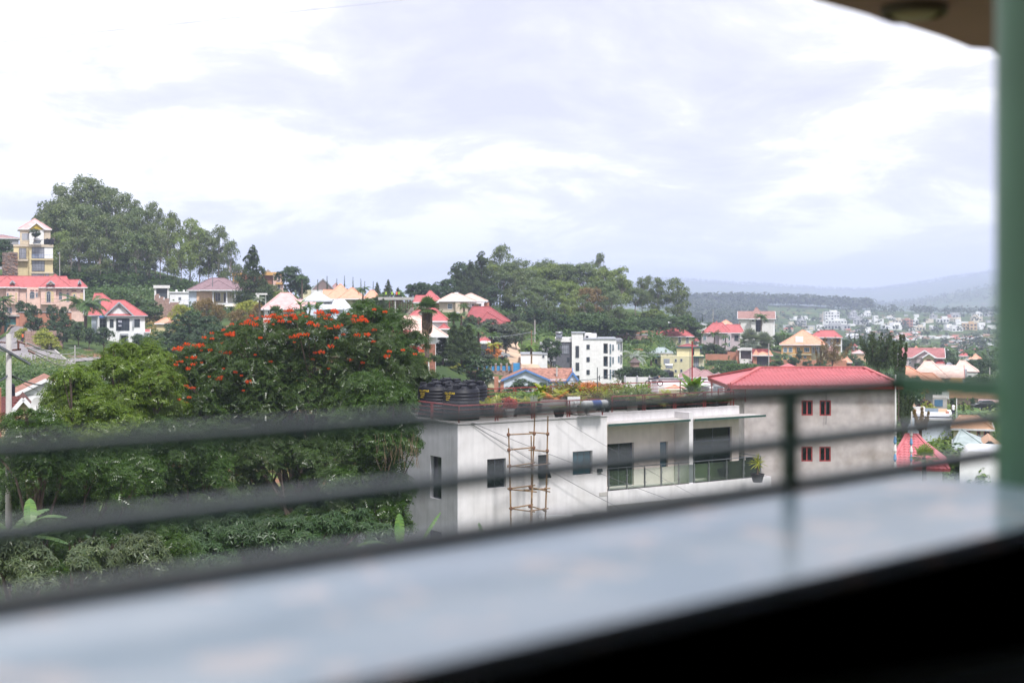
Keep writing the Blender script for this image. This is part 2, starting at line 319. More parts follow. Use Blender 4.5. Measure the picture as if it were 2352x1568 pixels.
# ---------------------------------------------------------------- foliage makers
def leaf_template(kind):
    if kind == 'leaf':
        return np.array([[(0, -.5, 0), (.26, 0, .04), (0, .5, -.04), (-.26, 0, .04)]], float)
    if kind == 'strand':
        return np.array([[(0, -.5, 0), (.09, 0, .02), (0, .5, -.02), (-.09, 0, .02)]], float)
    if kind == 'long':      # a whorl of five long leaves
        q = []
        for k in range(5):
            a = 2 * math.pi * k / 5 + .3; c, s = math.cos(a), math.sin(a)
            q.append([(0, 0, 0), (c * .3 - s * .07, s * .3 + c * .07, .06), (c * .62, s * .62, -.16), (c * .3 + s * .07, s * .3 - c * .07, .06)])
        return np.array(q, float)
    if kind == 'pinnate':
        q = []
        for k in range(4):
            y = -.42 + k * .24; L = .30 - .03 * k; z = -.05 * k * k * .45
            for sgn in (-1, 1):
                q.append([(0, y, z), (sgn * L * .45, y + .03 - .06, z + .012), (sgn * L, y + .12, z - .08), (sgn * L * .5, y + .13, z + .012)])
        q.append([(0, .46, -.2), (.07, .58, -.22), (0, .75, -.34), (-.07, .58, -.22)])
        return np.array(q, float)
TPL = {k: leaf_template(k) for k in ('leaf', 'strand', 'long', 'pinnate')}
def unit(a): return a / (np.linalg.norm(a, axis=-1, keepdims=True) + 1e-9)
def scatter(rng, pos, nrm, size, tpl, up=None):
    """place a leaf template at each position, its face along nrm"""
    n = len(pos); t = rng.normal(size=(n, 3)) if up is None else up + rng.normal(size=(n, 3)) * .45
    t = unit(t - nrm * np.sum(t * nrm, -1, keepdims=True)); b = np.cross(nrm, t)
    q = TPL[tpl]; m = len(q)
    v = (pos[:, None, None] + size[:, None, None, None] * (q[None, ..., 0:1] * b[:, None, None] + q[None, ..., 1:2] * t[:, None, None] + q[None, ..., 2:3] * nrm[:, None, None]))
    return v.reshape(-1, 3)
def quads_mesh(name, v, m): return arr_mesh(name, v, np.arange(len(v)).reshape(-1, 4), m)
def crown_points(rng, lobes, n, clump=.34, per=26, fill=.25, flat=.75):
    """points and normals for leaves: clumps seated over the surface of each lobe (x,y,z,rx,ry,rz)"""
    L = np.array(lobes, float); w = (L[:, 3] * L[:, 5]) ** 1.0; w = w / w.sum(); P_, N_ = [], []
    for l, k in zip(L, rng.multinomial(max(1, n // per), w)):
        if k == 0: continue
        d = unit(rng.normal(size=(k, 3))); d[:, 2] = np.where(rng.random(k) < .72, np.abs(d[:, 2]), d[:, 2])
        rr = np.where(rng.random((k, 1)) < fill, rng.uniform(.35, .8, (k, 1)), rng.uniform(.8, 1.05, (k, 1)))
        c = l[:3] + d * rr * l[3:6]; rc = clump * l[3:6].mean() * rng.uniform(.6, 1.35, (k, 1))
        e = unit(rng.normal(size=(k, per, 3)) + d[:, None] * .55 + np.array([0, 0, .5]))
        rad = rng.uniform(.55, 1.0, (k, per, 1))
        p = c[:, None] + e * rad * rc[:, None] * np.array([1, 1, flat])
        nn = unit(e * .7 + d[:, None] * .35 + np.array([0, 0, .55]) + rng.normal(size=(k, per, 3)) * .35)
        P_.append(p.reshape(-1, 3)); N_.append(nn.reshape(-1, 3))
    return np.concatenate(P_), np.concatenate(N_)
def crown_mesh(name, seed, lobes, n, size, tpl, m, clump=.34, per=26, droop=0.0, **k):
    rng = np.random.default_rng(seed); p, nn = crown_points(rng, lobes, n, clump, per, **k)
    up = None
    if droop: up = np.tile(np.array([0, 0, -1.0]), (len(p), 1)) * droop; nn = unit(nn * np.array([1, 1, .5]))
    return quads_mesh(name, scatter(rng, p, nn, size * rng.uniform(.65, 1.3, len(p)), tpl, up), m)
def trunk_build(mb, rnd, base, fork, lobes, r, n=6, sub=2):
    base, fork = Vector(base), Vector(fork); mid = (base + fork) / 2 + Vector((rnd.uniform(-1, 1), rnd.uniform(-1, 1), 0)) * r * 1.5
    mb.tube([base - Vector((0, 0, r * 2)), base, mid, fork], [r * 1.4, r * 1.15, r * .85, r * .7], n)
    for l in lobes:
        c = Vector(l[:3]); a = fork.lerp(base, rnd.uniform(0, .25)); m = a.lerp(c, .5) + Vector((rnd.uniform(-1, 1), rnd.uniform(-1, 1), rnd.uniform(-.5, 1))) * l[3] * .22
        mb.tube([a, m, c], [r * .48, r * .3, r * .12], 5, False)
        for _ in range(sub):
            e = c + Vector((rnd.uniform(-1, 1) * l[3], rnd.uniform(-1, 1) * l[4], rnd.uniform(-.2, 1) * l[5])) * .8
            mb.tube([m.lerp(c, .5), e], [r * .18, r * .05], 4, False)
    return mb
VAR = {}
def make_variant(key, kind, seed):
    rnd = random.Random(seed); lob = []; tr = MB()
    if kind == 'euc':      # tall, open, lobes climbing the stem
        for k in range(13):
            t = .3 + .7 * (k / 12); a = rnd.uniform(0, 6.28); w = .22 * math.sin(min(1, (1.08 - t) * 1.7) * 1.57) + .03
            lob.append((math.cos(a) * w * .8, math.sin(a) * w * .8, t * .93, rnd.uniform(.09, .14), rnd.uniform(.09, .14), rnd.uniform(.065, .10)))
        trunk_build(tr, rnd, (0, 0, 0), (.01, 0, .55), lob, .013); cm = crown_mesh('crown', seed, lob, 6600, .028, 'leaf', L_EUC, .46, 14, .5, flat=1.0)
    elif kind == 'euc2':   # wide domed grove tree
        for k in range(14):
            a = k * 2.4; w = .30 * math.sqrt(k / 14); lob.append((math.cos(a) * w, math.sin(a) * w, .84 - w * w * 2.6 + rnd.uniform(-.04, .05), rnd.uniform(.10, .15), rnd.uniform(.10, .15), rnd.uniform(.07, .10)))
        for k in range(6): a = rnd.uniform(0, 6.28); lob.append((math.cos(a) * .18, math.sin(a) * .18, rnd.uniform(.35, .55), .1, .1, .09))
        trunk_build(tr, rnd, (0, 0, 0), (0, .01, .45), lob, .014); cm = crown_mesh('crown', seed, lob, 8400, .028, 'leaf', L_EUC2, .42, 18, flat=.9)
    elif kind == 'round':
        for k in range(16):
            d = Vector((rnd.gauss(0, 1), rnd.gauss(0, 1), rnd.gauss(0, 1))).normalized(); lob.append((d.x * .24, d.y * .24, .60 + d.z * .22, rnd.uniform(.13, .18), rnd.uniform(.13, .18), rnd.uniform(.10, .15)))
        trunk_build(tr, rnd, (0, 0, 0), (0, 0, .32), lob, .022); cm = crown_mesh('crown', seed, lob, 7600, .042, 'leaf', L_DARK, .36, 20)
    elif kind == 'shrub':
        for k in range(12):
            d = Vector((rnd.gauss(0, 1), rnd.gauss(0, 1), abs(rnd.gauss(0, 1)))).normalized(); lob.append((d.x * .34, d.y * .34, .12 + d.z * .55, rnd.uniform(.2, .28), rnd.uniform(.2, .28), rnd.uniform(.16, .24)))
        trunk_build(tr, rnd, (0, 0, 0), (0, 0, .15), lob, .02, sub=1); cm = crown_mesh('crown', seed, lob, 4600, .075, 'leaf', L_HEDGE, .36, 20)
    elif kind == 'cas':    # feathery dark conifer-like
        for k in range(22):
            t = k / 21; w = .17 * (1 - t) ** .75 * rnd.uniform(.6, 1.1); a = k * 2.4
            lob.append((math.cos(a) * w, math.sin(a) * w, .14 + .82 * t, .035 + .085 * (1 - t), .035 + .085 * (1 - t), .05 + .035 * (1 - t)))
        tr.tube([(0, 0, -.02), (.005, 0, .5), (0, 0, .97)], [.018, .012, .003]); trunk_build(tr, rnd, (0, 0, 0), (0, 0, .1), [], .018)
        cm = crown_mesh('crown', seed, lob, 8200, .05, 'strand', L_CAS, .5, 20, .55, flat=1.3)
    elif kind == 'slim':   # narrow cypress column
        for k in range(12): t = k / 11; lob.append((0, 0, .06 + .9 * t, .035 * (1 - .75 * t) + .004, .035 * (1 - .75 * t) + .004, .06))
        tr.tube([(0, 0, -.02), (0, 0, .6)], [.012, .005]); cm = crown_mesh('crown', seed, lob, 2600, .035, 'strand', L_DARK, .5, 16, flat=1.4)
    elif kind == 'topiary':
        for k in range(9): t = k / 8; lob.append((0, 0, .14 + .5 * t, .36, .36, .13))
        lob.append((0, 0, .70, .34, .34, .28)); tr.tube([(0, 0, -.05), (0, 0, .3)], .05); cm = crown_mesh('crown', seed, lob, 7000, .055, 'leaf', L_BRIGHT, .1, 20, fill=.02)
    VAR[key] = (tr.mesh('trunk', PALEBARK if 'euc' in kind else BARK), cm)
for i in range(5): make_variant(f'euc{i}', 'euc', 11 + i)
for i in range(3): make_variant(f'dome{i}', 'euc2', 31 + i)
for i in range(3): make_variant(f'round{i}', 'round', 41 + i)
for i in range(3): make_variant(f'shrub{i}', 'shrub', 51 + i)
for i in range(2): make_variant(f'cas{i}', 'cas', 61 + i)
make_variant('slim0', 'slim', 71); make_variant('topiary0', 'topiary', 72)
NVAR = {'euc': 5, 'dome': 3, 'round': 3, 'shrub': 3, 'cas': 2, 'slim': 1, 'topiary': 1}
MATCOPY = {}
def with_mat(me, m):
    k = (me.name, m.name)
    if k not in MATCOPY: c = me.copy(); c.materials.clear(); c.materials.append(m); MATCOPY[k] = c
    return MATCOPY[k]
_tc = [0]
def tree(kind, label, c, x, yt, D, wide=1.0, yb=None, m=None, cat=None, group=None, name=None, h=None):
    """a tree standing on the ground whose top reaches the measured height"""
    px, pt = cp(c, x, yt); top = P(px, pt, D); _tc[0] += 1
    base = gp(px, D, -.15) if yb is None else P(px, cp(c, x, yb)[1], D)
    H = top.z - base.z
    if kind == 'shrub' and not h: h = 5.0
    if H < 1.0 or (h and H > h): H = h or 4.0; base = Vector((top.x, top.y, top.z - H))
    k = f'{kind}{_tc[0] * 7 % NVAR[kind] if NVAR[kind] > 1 else 0}'
    nm = name or {'euc': 'eucalyptus_tree', 'dome': 'eucalyptus_tree', 'round': 'broadleaf_tree', 'shrub': 'shrub', 'cas': 'casuarina_tree', 'slim': 'cypress_tree', 'topiary': 'clipped_shrub'}[kind]
    e = empty(nm, base, random.uniform(0, 6.28), label, cat or ('shrub' if kind in ('shrub', 'topiary') else 'tree'), group)
    n_ = 1 if kind != 'shrub' or wide < 1.45 else (3 if wide < 2.2 else 5); wq = wide if n_ == 1 else 1.25; e.scale = (H * wq, H * wq, H)
    if n_ > 1: e.rotation_euler[2] = random.uniform(-.2, .2)
    put(VAR[k][0], 'trunk', e); 
    for q in range(n_): put(with_mat(VAR[k][1], m) if m else VAR[k][1], 'crown', e, ((q - (n_ - 1) / 2) * .42 * wide / 2 if n_ > 1 else 0, random.uniform(-.15, .15) if n_ > 1 else 0, 0), q * 1.3, random.uniform(.72, 1.05) if n_ > 1 else 1)
    return e

# palms, bananas and potted plants
def frond_pts(a, L, rise, droop, n=7):
    return [Vector((math.cos(a) * L * (t := i / (n - 1)) * (1 - .18 * t * droop), math.sin(a) * L * t * (1 - .18 * t * droop), L * (rise * t - droop * t * t))) for i in range(n)]
def frond(mb, o, a, L, rise, droop, leaf, n=9, sag=.35, w=.035):
    p = [Vector(o) + q for q in frond_pts(a, L, rise, droop, n)]
    side = Vector((-math.sin(a), math.cos(a), 0))
    for i in range(1, n):
        d = (p[i] - p[i - 1]).normalized(); t = i / (n - 1); ll = leaf * (math.sin(math.pi * min(1, .18 + t * .78)) ** .7)
        for f in (0, .5):
            q = p[i - 1].lerp(p[i], f)
            for s in (-1, 1):
                tip = q + side * s * ll + d * ll * .55 - Vector((0, 0, ll * sag)); mid = q.lerp(tip, .45); wv = d * L * w
                mb.add([q, mid - wv + Vector((0, 0, .01)), tip, mid + wv], [(0, 1, 2, 3)])
    for i in range(n - 1):
        r = L * .012; mb.add([p[i] - side * r, p[i] + side * r, p[i + 1] + side * r * .6, p[i + 1] - side * r * .6], [(0, 1, 2, 3)])
def fan(mb, o, a, el, L, n=11):
    d = Vector((math.cos(a) * math.cos(el), math.sin(a) * math.cos(el), math.sin(el))); s = Vector((-math.sin(a), math.cos(a), 0)); u = d.cross(s)
    c = Vector(o) + d * L * .45; mb.add([Vector(o) - s * .02 * L, Vector(o) + s * .02 * L, c + s * .02 * L, c - s * .02 * L], [(0, 1, 2, 3)])
    for k in range(n):
        b = (k / (n - 1) - .5) * 3.6; r = (d * math.cos(b) + s * math.sin(b)).normalized(); q = (s * math.cos(b) - d * math.sin(b)) * L * .045
        mb.add([c, c + r * L * .35 - q, c + r * L * (.62 - .1 * abs(b) / 1.8) - Vector((0, 0, L * .06)), c + r * L * .35 + q], [(0, 1, 2, 3)])
def banana_leaf(mb, o, a, L, el, bend, W, seg=6, split=True, rnd=random):
    p = []; s = Vector((-math.sin(a), math.cos(a), 0)); z = 0
    cur = Vector(o); ang = el
    for i in range(seg + 1):
        p.append(cur.copy()); cur = cur + Vector((math.cos(a) * math.cos(ang), math.sin(a) * math.cos(ang), math.sin(ang))) * L / seg; ang -= bend / seg
    for i in range(seg):
        t0, t1 = i / seg, (i + 1) / seg; w0 = W * math.sin(math.pi * (t0 * .88 + .06)) ** .6 * (0 if i == 0 else 1) + .01; w1 = W * math.sin(math.pi * (t1 * .88 + .06)) ** .6
        if i == seg - 1: w1 = W * .15
        g = (rnd.uniform(0, .25) if split else 0) * L / seg
        for k in (-1, 1):
            e = (p[i + 1] - p[i]).normalized() * g; dn = Vector((0, 0, -.22))
            mb.add([p[i], p[i] + (s * k + dn) * w0 + e, p[i + 1] + (s * k + dn) * w1 - e * .3, p[i + 1]], [(0, 1, 2, 3)])
def palm(kind, label, c, x, yt, D, yb=None, spread=1.0, m=None, trunk_r=.16, cat='palm', group=None, n=15, h=None):
    spread *= {'D': .5, 'B': .55, 'C': .62, 'J': .65, 'E': .6}.get(c, 1); px, pt = cp(c, x, yt); top = P(px, pt, D); base = gp(px, D, -.1) if yb is None else P(px, cp(c, x, yb)[1], D)
    if top.z - base.z < 1.2: base.z = top.z - (h or 4)
    rnd = random.Random(int(px * 13)); H = top.z - base.z
    e = empty({'fan': 'fan_palm', 'feather': 'palm_tree', 'banana': 'banana_plant', 'silver': 'silver_palm'}[kind], base, 0, label, cat, group)
    Lf = spread; cz = H - Lf * (.35 if kind != 'banana' else .75)
    if kind == 'silver': cz = max(.6, H - Lf)
    tr = MB()
    if kind == 'banana':
        for k in range(3): tr.tube([(rnd.uniform(-.3, .3), rnd.uniform(-.3, .3), -.2), (rnd.uniform(-.2, .2), rnd.uniform(-.2, .2), cz)], [trunk_r, trunk_r * .5], 6)
    else: tr.tube([(0, 0, -.3), (.03, 0, cz * .5), (0, 0, cz)], [trunk_r * 1.3, trunk_r, trunk_r * .85], 8)
    tr.build('trunk' if kind != 'banana' else 'stem', BARK if kind != 'banana' else mat('banana_stem', (.16, .19, .07)), e)
    cr = MB()
    if kind == 'feather':
        for k in range(n): frond(cr, (0, 0, cz), k * 2.4 + rnd.uniform(-.2, .2), Lf * rnd.uniform(.85, 1.1), rnd.uniform(.25, 1.05), rnd.uniform(.5, 1.0), Lf * .24)
    elif kind == 'fan' or kind == 'silver':
        for k in range(n * 2): fan(cr, (0, 0, cz), k * 2.4, rnd.uniform(-1.2 if kind == 'silver' else -.5, 1.45), Lf * rnd.uniform(.8, 1.1))
    else:
        for k in range(8): banana_leaf(cr, (rnd.uniform(-.15, .15), rnd.uniform(-.15, .15), cz), k * 2.4, Lf * rnd.uniform(.9, 1.3), rnd.uniform(.5, 1.35), rnd.uniform(.8, 1.9), Lf * .17, rnd=rnd)
    cr.build('frond', m or {'feather': L_HEDGE, 'fan': L_HEDGE, 'silver': L_GREY, 'banana': L_BAN}[kind], e)['kind'] = 'stuff'
    return e, cz, H

# ---------------------------------------------------------------- houses
class House:
    def __init__(s, name, label, c, ax, ayb, D, rot=0, cat='house', group=None, radial=True):
        px, py = cp(c, ax, ayb); s.c = c; s.o = P(px, py, D); a = R(rot) - (math.atan((px - CX) / FPX) if radial else 0); s.ca, s.sa = math.cos(a), math.sin(a)
        s.e = empty(name, s.o, a, label, cat, group)
        g = gz(s.o.x, s.o.y); s.found = min(-1.2, g - s.o.z - 1.0)
    def u(s, x, v=0):
        k = (cp(s.c, x, 0)[0] - CX) / FPX
        return (k * (s.o.y + v * s.ca) - s.o.x + v * s.sa) / (s.ca - k * s.sa)
    def vv(s, x, u=0):
        k = (cp(s.c, x, 0)[0] - CX) / FPX
        return (s.o.x + u * s.ca - k * (s.o.y + u * s.sa)) / (s.sa + k * s.ca)
    def z(s, y, u=0, v=0):
        Y = s.o.y + u * s.sa + v * s.ca; return CZ + (HY - cp(s.c, 0, y)[1]) / FPX * Y - s.o.z
    def block(s, x0, x1, ye, wall, v0=0, dep=8, yb=None, name='wall', z0=None):
        u0, u1 = s.u(x0, v0), s.u(x1, v0); um = (u0 + u1) / 2
        zb = s.found if yb is None else s.z(yb, um, v0)
        return MB().box(u0, u1, v0, v0 + dep, zb if z0 is None else z0, s.z(ye, um, v0)).build(name, wall, s.e)
    def slab(s, x0, x1, y, m, v0=0, dep=1.2, t=.15, name='slab'):
        u0, u1 = s.u(x0, v0), s.u(x1, v0); z = s.z(y, (u0 + u1) / 2, v0)
        return MB().box(u0, u1, v0, v0 + dep, z - t, z).build(name, m, s.e)
    def roof(s, x0, x1, ye, yr, m, v0=0, dep=8, kind='hip', over=.5, trim=TRIMW, wall=None, run=None):
        u0, u1 = s.u(x0, v0), s.u(x1, v0); um = (u0 + u1) / 2; ze = s.z(ye, um, v0)
        a0, a1, b0, b1 = u0, u1, v0 - over, v0 + dep + over
        vr = v0 + dep / 2 if kind != 'gable_v' else b0
        zr = max(ze + .4, s.z(yr, um, vr)); w, d = a1 - a0, b1 - b0; am, bm = (a0 + a1) / 2, (b0 + b1) / 2; mb = MB(); t = .14
        def shell(pts, faces):   # top faces + soffit + edge, a closed thin roof body
            mb.add(pts, faces)
        if kind == 'hip':
            if run is not None: r0, r1 = s.u(run[0], vr), s.u(run[1], vr)
            elif w > d: r0, r1 = a0 + d / 2, a1 - d / 2
            else: r0 = r1 = am
            rb0 = rb1 = bm
            if w <= d and run is None: rb0, rb1 = b0 + w / 2, b1 - w / 2
            pts = [(a0, b0, ze), (a1, b0, ze), (a1, b1, ze), (a0, b1, ze), (r0, rb0, zr), (r1, rb1, zr)]
            if w > d or run is not None: fs = [(0, 1, 5, 4), (1, 2, 5), (2, 3, 4, 5), (3, 0, 4)]
            else: fs = [(0, 1, 4), (1, 2, 5, 4), (2, 3, 5), (3, 0, 4, 5)]
            fs.append((3, 2, 1, 0)); shell(pts, fs)
            for p, q in ((0, 4), (1, 5 if (w > d or run is not None) else 4), (4, 5)):
                if (Vector(pts[p]) - Vector(pts[q])).length > .05: mb.beam(Vector(pts[p]) + Vector((0, 0, .03)), Vector(pts[q]) + Vector((0, 0, .03)), .22, .1)
        elif kind == 'gable_u':
            pts = [(a0, b0, ze), (a1, b0, ze), (a1, b1, ze), (a0, b1, ze), (a0, bm, zr), (a1, bm, zr)]
            shell(pts + [(x, y, z - t) for x, y, z in pts], [(0, 1, 5, 4), (2, 3, 4, 5), (6, 10, 11, 7), (8, 11, 10, 9), (0, 6, 7, 1), (2, 8, 9, 3), (0, 4, 10, 6), (4, 3, 9, 10), (1, 7, 11, 5), (5, 11, 8, 2)])
            if wall: MB().add([(a0 + over, b0 + over, ze - t), (a0 + over, b1 - over, ze - t), (a0 + over, bm, zr - t), (a1 - over, b0 + over, ze - t), (a1 - over, b1 - over, ze - t), (a1 - over, bm, zr - t)], [(0, 2, 1), (3, 4, 5), (0, 3, 5, 2), (1, 2, 5, 4), (0, 1, 4, 3)]).build('gable', wall, s.e)
        else:
            pts = [(a0, b0, ze), (a1, b0, ze), (a1, b1, ze), (a0, b1, ze), (am, b0, zr), (am, b1, zr)]
            shell(pts + [(x, y, z - t) for x, y, z in pts], [(1, 2, 5, 4), (3, 0, 4, 5), (7, 10, 11, 8), (9, 11, 10, 6), (0, 6, 10, 4), (4, 10, 7, 1), (2, 8, 11, 5), (5, 11, 9, 3), (1, 7, 8, 2), (3, 9, 6, 0)])
            if wall: MB().add([(a0 + over, v0, ze - t), (a1 - over, v0, ze - t), (am, v0, zr - t), (a0 + over, b1 - over, ze - t), (a1 - over, b1 - over, ze - t), (am, b1 - over, zr - t)], [(0, 1, 2), (3, 5, 4), (0, 2, 5, 3), (1, 4, 5, 2), (0, 3, 4, 1)]).build('gable', wall, s.e)
            if trim:
                f = MB()
                for p in (0, 1): f.beam(Vector(pts[p]) - Vector((0, .06, .1)), Vector(pts[4]) - Vector((0, .06, .1)), .1, .28)
                f.build('bargeboard', trim, s.e)
        o = mb.build('roof', m, s.e)
        if trim and kind != 'gable_v':
            f = MB()
            for p, q in ((0, 1), (1, 2), (2, 3), (3, 0)):
                A, B = Vector(pts[p]), Vector(pts[q])
                if kind == 'gable_u' and p in (1, 3):
                    top = Vector(pts[5 if p == 1 else 4]); f.beam(A - Vector((0, 0, .1)), top - Vector((0, 0, .1)), .1, .26); f.beam(top - Vector((0, 0, .1)), B - Vector((0, 0, .1)), .1, .26)
                else: f.beam(A - Vector((0, 0, .09)), B - Vector((0, 0, .09)), .14, .2)
            f.build('fascia', trim, s.e)
        return o
    def win(s, x0, y0, x1, y1, nx=2, ny=1, fr=TRIMW, gl=GLASS, v=0, arch=False, name='window', t=.09, sill=False, out=.03):
        u0, u1 = s.u(x0, v), s.u(x1, v); um = (u0 + u1) / 2; z0, z1 = s.z(y1, um, v), s.z(y0, um, v)
        if u1 - u0 < .35: u0, u1 = um - .18, um + .18
        vf = v - out - .06; f = MB()
        f.box(u0, u0 + t, vf, v + .02, z0, z1).box(u1 - t, u1, vf, v + .02, z0, z1).box(u0 + t, u1 - t, vf, v + .02, z0, z0 + t).box(u0 + t, u1 - t, vf, v + .02, z1 - t, z1)
        for k in range(1, nx): x = u0 + (u1 - u0) * k / nx; f.box(x - t * .35, x + t * .35, vf + .01, v + .01, z0 + t, z1 - t)
        for k in range(1, ny): z = z0 + (z1 - z0) * k / ny; f.box(u0 + t, u1 - t, vf + .015, v + .008, z - t * .35, z + t * .35)
        if sill: f.box(u0 - .12, u1 + .12, vf - .12, v, z0 - .12, z0 - .002)
        w = f.build(name, fr, s.e)
        g = MB().box(u0 + t * .6, u1 - t * .6, vf + .035, v + .004, z0 + t * .6, z1 - t * .6).build('pane', gl, w)
        if arch:
            r = (u1 - u0) / 2; a = MB(); n = 10
            pts = [(um + r * math.cos(math.pi * k / n), z1 + r * math.sin(math.pi * k / n)) for k in range(n + 1)]
            a.add([(x, vf + .02, z) for x, z in pts] + [(x, v + .006, z) for x, z in pts], [tuple(reversed(range(n + 1)))] + [(k, k + 1, n + 2 + k, n + 1 + k) for k in range(n)])
            a.build('pane', gl, w)
            for k in range(n): pass
            b = MB()
            for k in range(n): b.beam((pts[k][0], vf + .03, pts[k][1]), (pts[k + 1][0], vf + .03, pts[k + 1][1]), .07, .08)
            b.build('arch_trim', fr, w)
        return w
    def wins(s, rects, **k):
        for r in rects: s.win(*r, **k)
    def rail(s, x0, x1, yt, yb, m=TRIMD, v=0, n=8, hb=1, name='balcony_railing', bar=.04):
        u0, u1 = s.u(x0, v), s.u(x1, v); um = (u0 + u1) / 2; z0, z1 = s.z(yb, um, v), s.z(yt, um, v); f = MB()
        f.box(u0, u1, v - .03, v + .03, z1 - bar, z1).box(u0, u1, v - .02, v + .02, z0, z0 + bar)
        for k in range(n + 1): x = u0 + (u1 - u0 - bar) * k / n; f.box(x, x + bar, v - .02, v + .02, z0 + bar, z1 - bar)
        return f.build(name, m, s.e)
    def cols(s, xs, yt, yb, m=TRIMW, v=0, r=.16):
        for x in xs:
            u = s.u(x, v); MB().lathe([(r * 1.3, s.z(yb, u, v)), (r * 1.3, s.z(yb, u, v) + .2), (r, s.z(yb, u, v) + .25), (r * .9, s.z(yt, u, v) - .2), (r * 1.4, s.z(yt, u, v) - .05), (r * 1.4, s.z(yt, u, v))], 10, (u, v, 0)).build('column', m, s.e)
def heater(label, c, x0, x1, yt, yb, D, m=TANKW, rot=0):
    p, q = cp(c, x0, yb), cp(c, x1, yt); a = P(*p, D); b = P(*q, D); w = b.x - a.x; h = b.z - a.z; r = min(.32, h * .35)
    e = empty('solar_water_heater', ((a.x + b.x) / 2, D, a.z), rot, label, 'water heater')
    MB().lathe([(0, -w / 2), (r, -w / 2), (r, w / 2), (0, w / 2)], 12, (0, 0, h - r), 'x').build('tank', m, e, True)
    MB().add([(-w * .45, -.9, .05), (w * .45, -.9, .05), (w * .45, -.1, h - r * 1.6), (-w * .45, -.1, h - r * 1.6), (-w * .45, -.85, 0), (w * .45, -.85, 0), (w * .45, -.03, h - r * 1.7), (-w * .45, -.03, h - r * 1.7)],
             [(0, 1, 2, 3), (7, 6, 5, 4), (0, 4, 5, 1), (1, 5, 6, 2), (2, 6, 7, 3), (3, 7, 4, 0)]).build('collector_panel', PANEL, e)
    f = MB()
    for sx in (-1, 1): f.beam((sx * w * .4, .1, -.6), (sx * w * .4, 0, h - r), .05); f.beam((sx * w * .4, -.85, 0), (sx * w * .4, .1, -.05), .05)
    f.build('stand', STEEL, e); return e
def figure(label, c, x, yb, D, shirt, trousers, h=1.68, rz=0, vest=None):
    base = P(*cp(c, x, yb), D); e = empty('person', base, rz, label, 'person'); s = h / 1.7
    J = [(0, 0, .95), (0, .01, 1.15), (0, .01, 1.38), (0, 0, 1.5), (0, -.01, 1.6), (.1, 0, .9), (.11, .02, .5), (.11, .0, .06), (.12, -.12, .03), (-.1, 0, .9), (-.1, -.06, .5), (-.11, .06, .07), (-.11, -.06, .03),
         (.19, 0, 1.4), (.25, .03, 1.14), (.22, -.1, .93), (-.19, 0, 1.4), (-.26, .0, 1.14), (-.24, -.12, .92)]
    Ed = [(0, 1), (1, 2), (2, 3), (3, 4), (0, 5), (5, 6), (6, 7), (7, 8), (0, 9), (9, 10), (10, 11), (11, 12), (2, 13), (13, 14), (14, 15), (2, 16), (16, 17), (17, 18)]
    rad = [.14, .12, .15, .06, .1, .09, .06, .045, .035, .09, .06, .045, .035, .06, .045, .035, .06, .045, .035]
    me = bpy.data.meshes.new('body'); me.from_pydata([(a * s, b * s, z * s) for a, b, z in J], Ed, []); me.materials.append(SKIN)
    o = bpy.data.objects.new('body', me); COL.objects.link(o); o.parent = e; me.skin_vertices or None
    md = o.modifiers.new('skin', 'SKIN')
    for i, v in enumerate(me.skin_vertices[0].data): v.radius = (rad[i] * s, rad[i] * s); v.use_root = i == 0
    o.modifiers.new('sub', 'SUBSURF').levels = 1
    MB().lathe([(.0, .88), (.17, .9), (.165, 1.1), (.21, 1.38), (.16, 1.45), (.07, 1.5)], 10).build('shirt', shirt, e).scale = (s, s * .75, s)
    t = MB()
    for sx, off in ((.1, 0), (-.1, -.03)): t.tube([(sx, 0, .95), (sx * 1.1, off, .5), (sx * 1.1, -off, .12)], [.115, .08, .065], 8)
    t.build('trousers', trousers, e).scale = (s, s, s)
    MB().lathe([(0, 1.73), (.06, 1.71), (.1, 1.64), (.1, 1.6)], 8).build('hair', mat('black_hair', (.01, .01, .01)), e).scale = (s, s, s)
    return e
